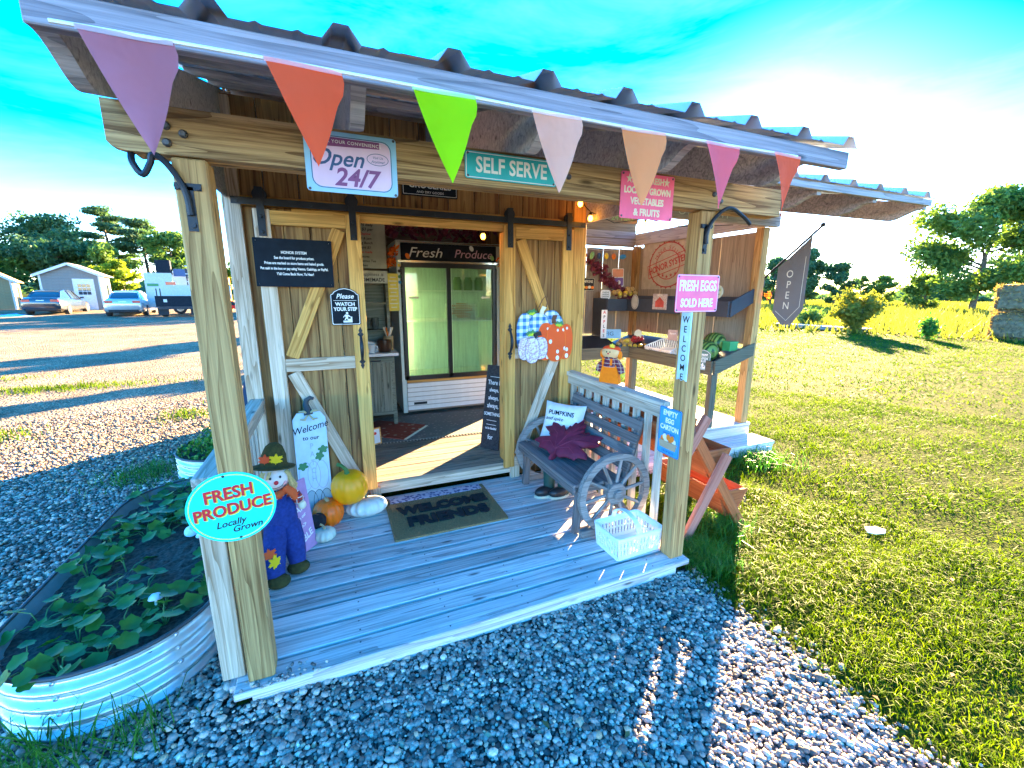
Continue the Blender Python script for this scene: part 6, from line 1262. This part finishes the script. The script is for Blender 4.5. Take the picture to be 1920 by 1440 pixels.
LB = ['dark broad tree above the roof of the tan shed', 'dark tree just left of the tallest pine', 'tallest pine, flat layered crown rising above the grey shed', 'second pine, right of the tallest one', 'mid green tree at the right end of the wood, by the porch post', 'lower mid green tree behind the tan shed', 'lower dark tree behind the grey shed roof', 'lower mid green tree under the second pine', 'dark tree at the left edge of the photo', 'dark tree half cut off by the left edge', 'pine behind the broad dark tree at the left', 'sunlit yellow green young tree right of the grey shed', 'smaller sunlit yellow green tree touching the grey shed roof', 'yellow tree seen between porch post and wall post', 'small mid green tree between tan and grey sheds']
for i, (x, y, h, r, k, n, ls) in enumerate(LT): tree(x, y, h, r * 1.08, k, int(n * 2.6), LB[i], 'trees behind the yard', ls * .72, .2 if k != 'pine' else .42, 100 + i)
RT = [(60.5, 21.0, 11.6, 5.4, 'mid', 9000, .30, 'big spreading tree at the right behind the hay bales'), (64, 16.5, 12.2, 5.0, 'dark', 6000, .32, 'dark tree filling the right edge behind the hay bales'), (60, 42.6, 6.6, 3.2, 'dark', 3600, .26, 'round dark tree seen left of the open flag'), (60, 37.6, 7.6, 2.6, 'dark', 4200, .26, 'dark conical tree behind the open flag'), (60.5, 34.2, 5.6, 2.0, 'dark', 3200, .24, 'lower bushy tree right of the flag'), (76, 37.0, 4.4, 1.9, 'mid', 1600, .24, 'small lone tree on the horizon beside the utility pole'), (78, 41.0, 4.6, 1.3, 'mid', 1200, .24, 'thin small tree on the horizon'), (62, 25.6, 3.6, 2.2, 'mid', 2200, .24, 'low bush at the left foot of the big right tree')]
for i, (x, y, h, r, k, n, ls, lb) in enumerate(RT): tree(x, y, h, r, k, int(n * 2.4), lb, 'trees beyond the field', ls * .7, .12, 200 + i)
# trees hidden behind the shop, whose long shadows fall over the drive
HT = [(11.0, 25.4, 7.5, 1.5, 'mid'), (9.0, 16.6, 5.2, .7, 'mid'), (12.0, 41.0, 10.0, 3.2, 'dark'), (17.5, 46.0, 12, 3.6, 'dark')]
for i, (x, y, h, r, k) in enumerate(HT): tree(x, y, h, r, k, 2200, 'tree standing behind the farm shop', 'trees behind the shop', .3, .15, 300 + i)
# far wood along the horizon
n = 26000; a = np.radians(rng.uniform(-75, 92, n)); rr_ = rng.uniform(150, 185, n); hh_ = 3.2 + 1.6 * np.sin(a * 23) + 1.2 * np.sin(a * 61 + 1) + 1.0 * np.sin(a * 7 + 2); hh_ = np.where(a > .5, hh_ * .62, hh_ * 1.3); x = CX + rr_ * np.sin(a); y = CY + rr_ * np.cos(a); P = np.stack([x, y, GZ + rng.random(n) ** .7 * hh_], 1)
nn = rng.normal(size=(n, 3)); nn /= np.linalg.norm(nn, axis=1, keepdims=True); b = np.cross(nn, rng.normal(size=(n, 3))); b /= np.linalg.norm(b, axis=1, keepdims=True); q = np.cross(nn, b); s_ = rng.uniform(.5, 1.2, (n, 1)); v = np.stack([P - b * s_, P - q * s_ * .6, P + b * s_, P + q * s_ * .6], 1).reshape(-1, 3); npmesh('far_wood', v, np.arange(4 * n).reshape(-1, 4), TREEMATS['dark'], kind='stuff')
# shrubs on the lawn edge
def bush(c, r, h, n, lab, m, ls=.09):
    R_ = np.random.default_rng(int(abs(c[0] * 100))); t = empty('shrub', (c[0], c[1], GZ), lab, 'shrub', 'shrubs at the lawn edge'); g = G(); ends = []
    for k in range(22): a = R_.uniform(0, 6.28); l_ = r * R_.uniform(.2, 1); z = h * R_.uniform(.55, 1.05) * (1 - .3 * l_ / r); e = (c[0] + l_ * math.cos(a), c[1] + l_ * math.sin(a), GZ + z); ends.append(e); g.tube([(c[0], c[1], GZ - .02), (c[0] + .4 * l_ * math.cos(a), c[1] + .4 * l_ * math.sin(a), GZ + z * .6), e], [.02, .012, .004], 5)
    g.obj('stem', W_bark, t); E_ = np.array(ends); B0 = np.array([c[0], c[1], GZ + .1]); tt = R_.random((n, 1)) ** .6; P = B0 + (E_[R_.integers(0, 22, n)] - B0) * tt + R_.normal(0, .10, (n, 3)); P[:, 2] = np.maximum(P[:, 2], GZ + .02); nn = R_.normal(size=(n, 3)); nn /= np.linalg.norm(nn, axis=1, keepdims=True); b = np.cross(nn, R_.normal(size=(n, 3))); b /= np.linalg.norm(b, axis=1, keepdims=True); q = np.cross(nn, b); s_ = ls * R_.uniform(.5, 1.3, (n, 1)); v = np.stack([P - b * s_, P - q * s_ * .4, P + b * s_, P + q * s_ * .4], 1).reshape(-1, 3); npmesh('foliage', v, np.arange(4 * n).reshape(-1, 4), m, t, origin=(c[0], c[1], GZ))
bush((22.6, 10.4), 1.15, 2.1, 3800, 'tall feathery green shrub at the edge of the mown lawn', m_weed, .11); bush((22.0, 7.5), .36, .85, 900, 'small upright green shrub between the tall shrub and the hay', m_grassd, .08); bush((25, 14.2), 1.0, 1.0, 1600, 'low dark bush behind the open flag', TREEMATS['mid'], .1)
# wooden platform, hay, pole
pf = empty('low_platform', (24.2, 12.6, GZ), 'low pale wooden platform lying on the grass below the flag', 'platform')
for k in range(6): board('plank', (22.4 + k * .12, 14.2, GZ + .16), (22.4 + k * .12 + .5, 10.2, GZ + .16), .115, .04, W_deck, pf)
g = G(); g.beam((22.45, 14.1, GZ + .07), (22.95, 10.3, GZ + .07), .08, .12); g.beam((22.95, 14.1, GZ + .07), (23.45, 10.3, GZ + .07), .08, .12); g.obj('bearer', W_dark, pf)
m_hay = plain('hay', (.13, .11, .065), .98, var=.5, nscale=9, bmp=1.0); m_strawy = leafmat('hay_straw', (.20, .14, .05), (.42, .30, .12), .35, .8, 3)
for j, (y0, z0, lb) in enumerate(((5.45, GZ, 'bottom of the stacked dark hay bales at the right edge'), (5.45, GZ + 1.06, 'top of the stacked dark hay bales at the right edge'))):
    hb = empty('hay_bale', (25.4, y0, z0), lb, 'hay bale', 'stacked hay bales'); g = G(); nx, ny, nz = 8, 12, 6; x0_, x1_, ya, yb = 24.45, 26.6, 3.2, 6.75; vs = []; fs = []
    def jit(x, y, z): 
        ex = min(x - x0_, x1_ - x, y - ya, yb - y); return (x + rnd.uniform(-.05, .05), y + rnd.uniform(-.06, .06), z + rnd.uniform(-.03, .03))
    g.box(((x0_ + x1_) / 2, (ya + yb) / 2, z0 + .52), (x1_ - x0_, yb - ya, 1.04)); o = g.obj('bale_body', m_hay, hb)
    bm = bmesh.new(); bm.from_mesh(o.data); bmesh.ops.bevel(bm, geom=bm.edges[:], offset=.14, segments=3, affect='EDGES'); bmesh.ops.subdivide_edges(bm, edges=bm.edges[:], cuts=4, use_grid_fill=True)
    for v_ in bm.verts: v_.co += V((rnd.uniform(-.03, .03), rnd.uniform(-.03, .03), rnd.uniform(-.02, .02)))
    bm.to_mesh(o.data); bm.free(); n = 2600; fc = rng.integers(0, 3, n); P = np.stack([rng.uniform(x0_, x1_, n), rng.uniform(ya, yb, n), rng.uniform(0, 1.04, n) + z0], 1); P[fc == 0, 0] = x0_; P[fc == 1, 1] = yb; P[fc == 2, 2] = z0 + 1.04
    d_ = rng.normal(0, .07, (n, 3)); d_[fc == 0, 0] = -abs(d_[fc == 0, 0]) * .5; d_[fc == 1, 1] = abs(d_[fc == 1, 1]); d_[fc == 2, 2] = abs(d_[fc == 2, 2]) * .8; s2 = rng.normal(0, .012, (n, 3)); v = np.stack([P - s2, P + s2, P + d_], 1).reshape(-1, 3); npmesh('loose_straw', v, np.arange(3 * n).reshape(-1, 3), m_strawy, hb, kind='stuff', origin=(25.4, y0, z0))
up_ = empty('utility_pole', (66, 29.2, GZ), 'leaning wooden utility pole on the horizon by the big tree', 'pole'); g = G(); g.tube([(66, 29.2, GZ), (66.0, 28.6, 5.4)], [.14, .10], 8); g.obj('pole_shaft', W_bark, up_, 60); g = G(); g.box((66, 28.65, 5.1), (.1, 1.1, .1)); g.obj('cross_arm', W_bark, up_)
wr = empty('white_rock', (4.04, -.15, GZ), 'flat whitish scrap lying on the mown grass', 'paper scrap'); g = G(); g.prism([(-.07, -.03), (-.02, -.05), (.06, -.04), (.10, .0), (.05, .035), (-.04, .03)], .028, .036, T(4.04, -.15, GZ) @ RX(8) @ RZ(-20)); g.obj('scrap', c_cream, wr)
# ================================================================== the yard on the left: cars, sheds, trailer
m_tyre = plain('tyre', (.02, .02, .022), .85); m_cglass = plain('car_glass', (.02, .03, .04), .08, 0, .05, spec=.8)
m_tail = plain('tail_lamp', (.45, .015, .02), .25, coat=.5); m_rim = plain('alloy', (.45, .46, .48), .3, .8)
def loft(g, secs, M, mi=0, capends=True):
    n = len(secs[0]); vs = [p for s in secs for p in s]; fs = [(k * n + i, k * n + (i + 1) % n, (k + 1) * n + (i + 1) % n, (k + 1) * n + i) for k in range(len(secs) - 1) for i in range(n)]
    if capends: fs += [tuple(range(n - 1, -1, -1)), tuple((len(secs) - 1) * n + i for i in range(n))]
    g.add(vs, fs, M, mi)
def car(x, y, head, paint, lab):
    z = gz(x, y); t = empty('parked_car', (x, y, z), lab, 'car', 'cars parked in the yard'); M = T(x, y, z) @ RZ(head)   # local +x is forwards, origin under the rear bumper
    def sec(X, zl, zm, zt, wl, wm, wt): 
        h = [(wl, zl), (wm, zl + .08), (wm + .01, (zl + zm) / 2), (wm - .01, zm), (wt, zt - .015), (wt * .75, zt)]
        return [(X, -a, b) for a, b in h] + [(X, a, b) for a, b in reversed(h)]
    g = G(); loft(g, [sec(.0, .38, .72, .82, .62, .72, .66), sec(.06, .30, .80, .98, .74, .82, .72), sec(.30, .24, .82, 1.02, .80, .90, .74), sec(.85, .20, .82, 1.02, .82, .92, .78), sec(1.6, .20, .82, .97, .82, .92, .80), sec(2.8, .20, .80, .94, .82, .92, .80), sec(3.5, .20, .76, .90, .82, .92, .76), sec(4.2, .22, .68, .80, .80, .90, .70), sec(4.65, .26, .58, .70, .74, .82, .62), sec(4.82, .34, .50, .58, .60, .68, .50)], M); bo = g.obj('body', paint, t, 40)
    def gsec(X, zb, wb, zt, wt): return [(X, -wb, zb), (X, -wt, zt), (X, -wt * .6, zt + .02), (X, wt * .6, zt + .02), (X, wt, zt), (X, wb, zb)]
    g = G(); loft(g, [gsec(.55, .98, .70, 1.0, .64), gsec(1.15, .95, .78, 1.36, .56), gsec(1.7, .92, .80, 1.435, .58), gsec(2.5, .90, .80, 1.43, .58), gsec(2.9, .90, .80, 1.36, .56), gsec(3.55, .88, .74, .90, .64)], M); g.obj('window', m_cglass, t, 30)
    g = G(); loft(g, [gsec(1.12, 1.335, .585, 1.365, .55), gsec(1.7, 1.40, .60, 1.45, .57), gsec(2.5, 1.40, .60, 1.445, .57), gsec(2.92, 1.33, .58, 1.37, .55)], M)
    for s_ in (-1, 1):
        for a, b_ in (((.56, .70, .985), (1.15, .575, 1.365)), ((1.9, .80, .93), (1.85, .60, 1.42)), ((3.52, .735, .90), (2.9, .575, 1.365))): g.tube([M @ V((a[0], s_ * a[1], a[2])), M @ V((b_[0], s_ * b_[1], b_[2]))], .04, 6)
    g.obj('roof', paint, t, 40)
    for s_ in (-1, 1):
        g = G(); g.box((.045, s_ * .60, .83), (.10, .34, .13), M); g.obj('tail_lamp', m_tail, t); g = G(); g.box((3.05, s_ * .98, .98), (.12, .18, .12), M); g.obj('mirror', paint, t); g = G(); g.box((.02, s_ * .52, .47), (.03, .18, .05), M); g.obj('reflector', m_tail, t)
        for X in (.95, 3.85):
            wh = empty('wheel', tuple(M @ V((X, s_ * .82, .33)))); par(wh, t); Fw = M @ T(X, s_ * .82, .33) @ RX(90)
            g = G(); g.lathe([(.20, -.11), (.31, -.11), (.335, -.08), (.335, .08), (.31, .11), (.20, .11)], 22, Fw); g.obj('tyre', m_tyre, wh, 40); g = G(); g.lathe([(.0, -s_ * -.10), (.20, -s_ * -.105)], 18, Fw, cap=False)
            for k in range(5): g.box((.11 * math.cos(k * 1.2566), .11 * math.sin(k * 1.2566), s_ * -.112), (.16, .05, .02), Fw @ T(.11 * math.cos(k * 1.2566), .11 * math.sin(k * 1.2566), 0) @ RZ(math.degrees(k * 1.2566)) @ T(-.11 * math.cos(k * 1.2566), -.11 * math.sin(k * 1.2566), 0))
            g.obj('rim', m_rim, wh)
    g = G(); g.box((.018, 0, .80), (.03, .34, .13), M); g.obj('number_plate', c_white, t); g = G(); g.box((.03, 0, .335), (.10, 1.3, .12), M); g.obj('bumper_insert', m_tyre, t); g = G(); g.box((2.3, 0, .26), (4.2, 1.5, .10), M); g.obj('underbody', m_tyre, t)
car(-15.05, 32.0, 96, plain('paint_charcoal', (.035, .045, .06), .25, .5, .05, coat=1.0), 'dark charcoal sedan parked nose in before the grey shed')
car(-10.45, 29.6, 99, plain('paint_silver', (.38, .40, .41), .28, .4, .04, coat=1.0), 'silver white sedan parked beside the white trailer')
W_lap = plain('lap_siding_grey', (.17, .165, .15), .7); W_tan = plain('panel_tan', (.22, .175, .09), .8); m_shingle = plain('shingle_tan', (.42, .29, .15), .95, var=.3, nscale=30); m_shing2 = plain('shingle_grey', (.20, .19, .18), .95, var=.3, nscale=30); m_trimw = plain('trim_white', (.56, .55, .52), .6)
def gshed(x, y, head, w_, d, eave, ridge, wall, roof, lab, door, lap=True, win=False):
    """gable end faces local -y"""
    z = gz(x, y); t = empty('garden_shed', (x, y, z), lab, 'shed', 'sheds in the yard'); M = T(x, y, z) @ RZ(head)
    g = G(); g.prism([(-w_ / 2, -.2), (w_ / 2, -.2), (w_ / 2, eave), (0, ridge), (-w_ / 2, eave)], 0, d, M @ Matrix(((1, 0, 0, 0), (0, 0, 1, 0), (0, 1, 0, 0), (0, 0, 0, 1)))); wl_ = g.obj('wall', wall, t)
    if lap:
        k = 0
        while .12 + k * .19 < ridge - .12:
            zc = .12 + k * .19; ww = w_ if zc < eave else w_ * (ridge - zc) / (ridge - eave); board('siding_board', M @ V((-ww / 2 + .05, -.012, zc)), M @ V((ww / 2 - .05, -.012, zc)), .185, .018, wall, t, up=tuple(M.to_3x3() @ V((0, -1, .12))))
            if zc < eave: board('siding_board', M @ V((w_ / 2 + .012, .05, zc)), M @ V((w_ / 2 + .012, d - .05, zc)), .185, .018, wall, t, up=tuple(M.to_3x3() @ V((1, 0, .12))))
            k += 1
    for s_ in (-1, 1):
        L_ = math.hypot(w_ / 2 + .25, (ridge - eave) * (w_ / 2 + .25) / (w_ / 2)); sl = (ridge - eave) / (w_ / 2); g = G(); a, b_ = V((0, 0, ridge + .06)), V((s_ * (w_ / 2 + .25), 0, ridge + .06 - sl * (w_ / 2 + .25)))
        g.add([M @ V((p.x, yy, p.z + dz)) for yy in (-.22, d + .22) for p in (a, b_) for dz in (0, .06)], [(0, 1, 3, 2), (4, 6, 7, 5), (0, 4, 5, 1), (2, 3, 7, 6), (0, 2, 6, 4), (1, 5, 7, 3)]); g.obj('roof', roof, t)
        board('barge_board', M @ V((a.x, -.235, a.z - .02)), M @ V((b_.x, -.235, b_.z - .02)), .16, .025, m_trimw, t, up=tuple(M.to_3x3() @ V((0, -1, 0)))); board('corner_board', M @ V((s_ * (w_ / 2 - .05), -.03, -.1)), M @ V((s_ * (w_ / 2 - .05), -.03, eave)), .11, .03, m_trimw, t, up=tuple(M.to_3x3() @ V((0, -1, 0))))
    if door:
        dx, dw, dh = door; dd_ = empty('door', tuple(M @ V((dx, -.04, .05)))); par(dd_, t); g = G(); g.box((dx, -.035, dh / 2 + .06), (dw + .22, .03, dh + .12), M); g.obj('door_frame', m_trimw, dd_); g = G(); g.box((dx, -.056, dh / 2 + .05), (dw, .02, dh), M); g.obj('door_leaf', m_trimw if wall is not W_tan else W_tan, dd_)
        if win:
            for i in range(3):
                for j in range(3): g = G(); g.box((dx - .22 + .22 * i, -.070, dh * .58 + .25 * j), (.19, .012, .21), M); g.obj('pane', m_cglass, dd_)
        else:
            for a, b_ in (((dx - dw / 2, .1), (dx + dw / 2, .1)), ((dx - dw / 2, dh * .5), (dx + dw / 2, dh * .5)), ((dx - dw / 2, dh), (dx + dw / 2, dh))): board('door_rail', M @ V((a[0], -.075, a[1])), M @ V((b_[0], -.075, b_[1])), .10, .02, m_trimw, dd_, up=tuple(M.to_3x3() @ V((0, -1, 0))))
            for X in (dx - dw / 2 + .04, dx, dx + dw / 2 - .04): board('door_stile', M @ V((X, -.078, .06)), M @ V((X, -.078, dh)), .09, .02, m_trimw, dd_, up=tuple(M.to_3x3() @ V((0, -1, 0))))
    g = G(); g.box((w_ / 2 + .02, d * .6, eave * .55), (.03, .7, .9), M); g.obj('side_window', m_cglass, t); return t
gshed(-15.75, 37.4, 12, 3.0, 3.4, 2.35, 3.05, W_lap, m_shing2, 'grey lap sided garden shed with white glazed door', (.62, .85, 2.0), True, True)
gshed(-21.3, 38.6, 22, 3.6, 5.0, 1.95, 3.15, W_tan, m_shingle, 'tan garden shed with orange brown shingle roof at the left edge', (-.75, 1.5, 1.8), True)
gshed(-12.2, 46.5, 10, 3.0, 3.6, 2.0, 2.9, m_trimw, m_shingle, 'small white gabled shed behind the silver car', (.3, 1.5, 1.5), True, True)
tl = empty('work_trailer', (-8.6, 31.5, gz(-8.6, 31.5)), 'white box trailer with green stripe and stacked black equipment', 'trailer'); z_ = gz(-8.6, 31.5); Mt = T(-8.6, 31.5, z_) @ RZ(8)
def tb(n, c, d, m): g = G(); g.box(c, d, Mt); return g.obj(n, m, tl)
m_tr = plain('trailer_white', (.42, .46, .46), .4); tb('front_panel', (-.55, 0, 1.45), (1.35, .12, 2.1), m_tr); tb('low_panel', (1.6, 0, 1.35), (3.0, .10, .85), m_tr); tb('rear_panel', (4.6, .2, 1.45), (.5, .12, 2.0), m_tr); tb('green_stripe', (-.85, -.065, 1.78), (.55, .012, .17), c_green); tb('green_stripe', (4.6, .13, 1.75), (.46, .012, .15), c_green); tb('chassis', (1.4, .3, .62), (4.8, .7, .22), m_tyre); tb('red_marker', (.02, -.07, 1.88), (.5, .03, .18), m_tail); tb('dark_crate', (-.25, .3, 2.85), (.72, .6, .85), c_slate); tb('dark_crate', (.75, .5, 2.55), (1.1, .5, .45), c_navy)
for k in range(5): tb('rack_bar', (1.55, .2, 2.0 + .24 * k), (1.5, .08, .06), iron if k % 2 else m_tr)
for X in (.85, 2.25): tb('rack_post', (X, .25, 2.2), (.07, .07, 1.3), iron)
for X in (.3, 1.3, 3.6):
    wh = empty('wheel', tuple(Mt @ V((X, .1, .36)))); par(wh, tl); Fw = Mt @ T(X, .1, .36) @ RX(90); g = G(); g.lathe([(.2, -.11), (.34, -.11), (.36, 0), (.34, .11), (.2, .11)], 20, Fw); g.obj('tyre', m_tyre, wh, 40); g = G(); g.lathe([(0, .12), (.2, .115)], 14, Fw); g.obj('rim', m_rim, wh)
tk = empty('flatbed_truck', (-7.6, 28.8, gz(-7.6, 28.8)), 'dark flatbed truck tail with mud flaps in front of the white trailer', 'truck'); Mk = T(-7.6, 28.8, gz(-7.6, 28.8)) @ RZ(8)
def kb(n, c, d, m): g = G(); g.box(c, d, Mk); return g.obj(n, m, tk)
kb('tail_board', (0, 0, .88), (2.1, .10, .62), c_slate); kb('bed', (0, 1.4, .95), (2.1, 2.8, .18), c_slate); kb('bumper', (0, -.12, .52), (1.9, .12, .16), iron); kb('lamp', (-.6, -.06, .92), (.16, .03, .16), m_trimw); kb('lamp', (.7, -.06, .98), (.10, .03, .10), m_tail)
for X in (-.75, .75): kb('mud_flap', (X, -.05, .33), (.5, .03, .42), m_tyre); wh = empty('wheel', tuple(Mk @ V((X, .5, .36)))); par(wh, tk); g = G(); Fw = Mk @ T(X, .5, .36) @ RY(90); g.lathe([(.2, -.14), (.34, -.14), (.36, 0), (.34, .14), (.2, .14)], 18, Fw); g.obj('tyre', m_tyre, wh, 40)
for X in (-.95, -.78): kb('stake', (X, .05, 1.35), (.05, .05, .5), iron)
fr2 = empty('red_cart', (-6.2, 33.5, gz(-6.2, 33.5)), 'heap of red and brown garden machinery behind the left wall post', 'machinery'); zc = gz(-6.2, 33.5)
for (dx, dz, sx, sz, m_) in ((0, .5, 1.0, .5, W_red), (.3, 1.2, .1, 2.2, W_frame), (-.3, 1.3, .1, 2.3, W_red), (.1, 1.7, .8, .3, W_frame), (.0, 1.0, .5, .4, c_purple), (.5, .35, .5, .3, c_red)): g = G(); g.box((-6.2 + dx, 33.5 + dz * .1, zc + dz), (sx, .4, sz)); g.obj('machine_part', m_, fr2)
tpn = empty('blue_tarp', (-15.9, 31.2, gz(-15.9, 31.2)), 'crumpled pale blue tarp beside the charcoal sedan', 'tarp'); g = G(); vs = []; 
for j in range(7):
    for i in range(11): vs.append((-16.8 + i * .16, 31.0 + j * .12, gz(-16, 31) + .12 * math.sin(math.pi * i / 10) * math.sin(math.pi * j / 6) * rnd.uniform(.6, 1.4)))
g.add(vs, [(j * 11 + i, j * 11 + i + 1, (j + 1) * 11 + i + 1, (j + 1) * 11 + i) for j in range(6) for i in range(10)]); g.obj('tarp_sheet', c_sky, tpn, 30)

# lettering becomes plain meshes
bpy.context.view_layer.update(); dg = bpy.context.evaluated_depsgraph_get()
for o in TEXTS:
    me = bpy.data.meshes.new_from_object(o.evaluated_get(dg)); n = bpy.data.objects.new(o.name, me); COL.objects.link(n)
    n.matrix_basis = o.matrix_basis.copy(); n.parent = o.parent; n.matrix_parent_inverse = o.matrix_parent_inverse.copy(); nm = o.name; cu = o.data; bpy.data.objects.remove(o); bpy.data.curves.remove(cu); n.name = nm
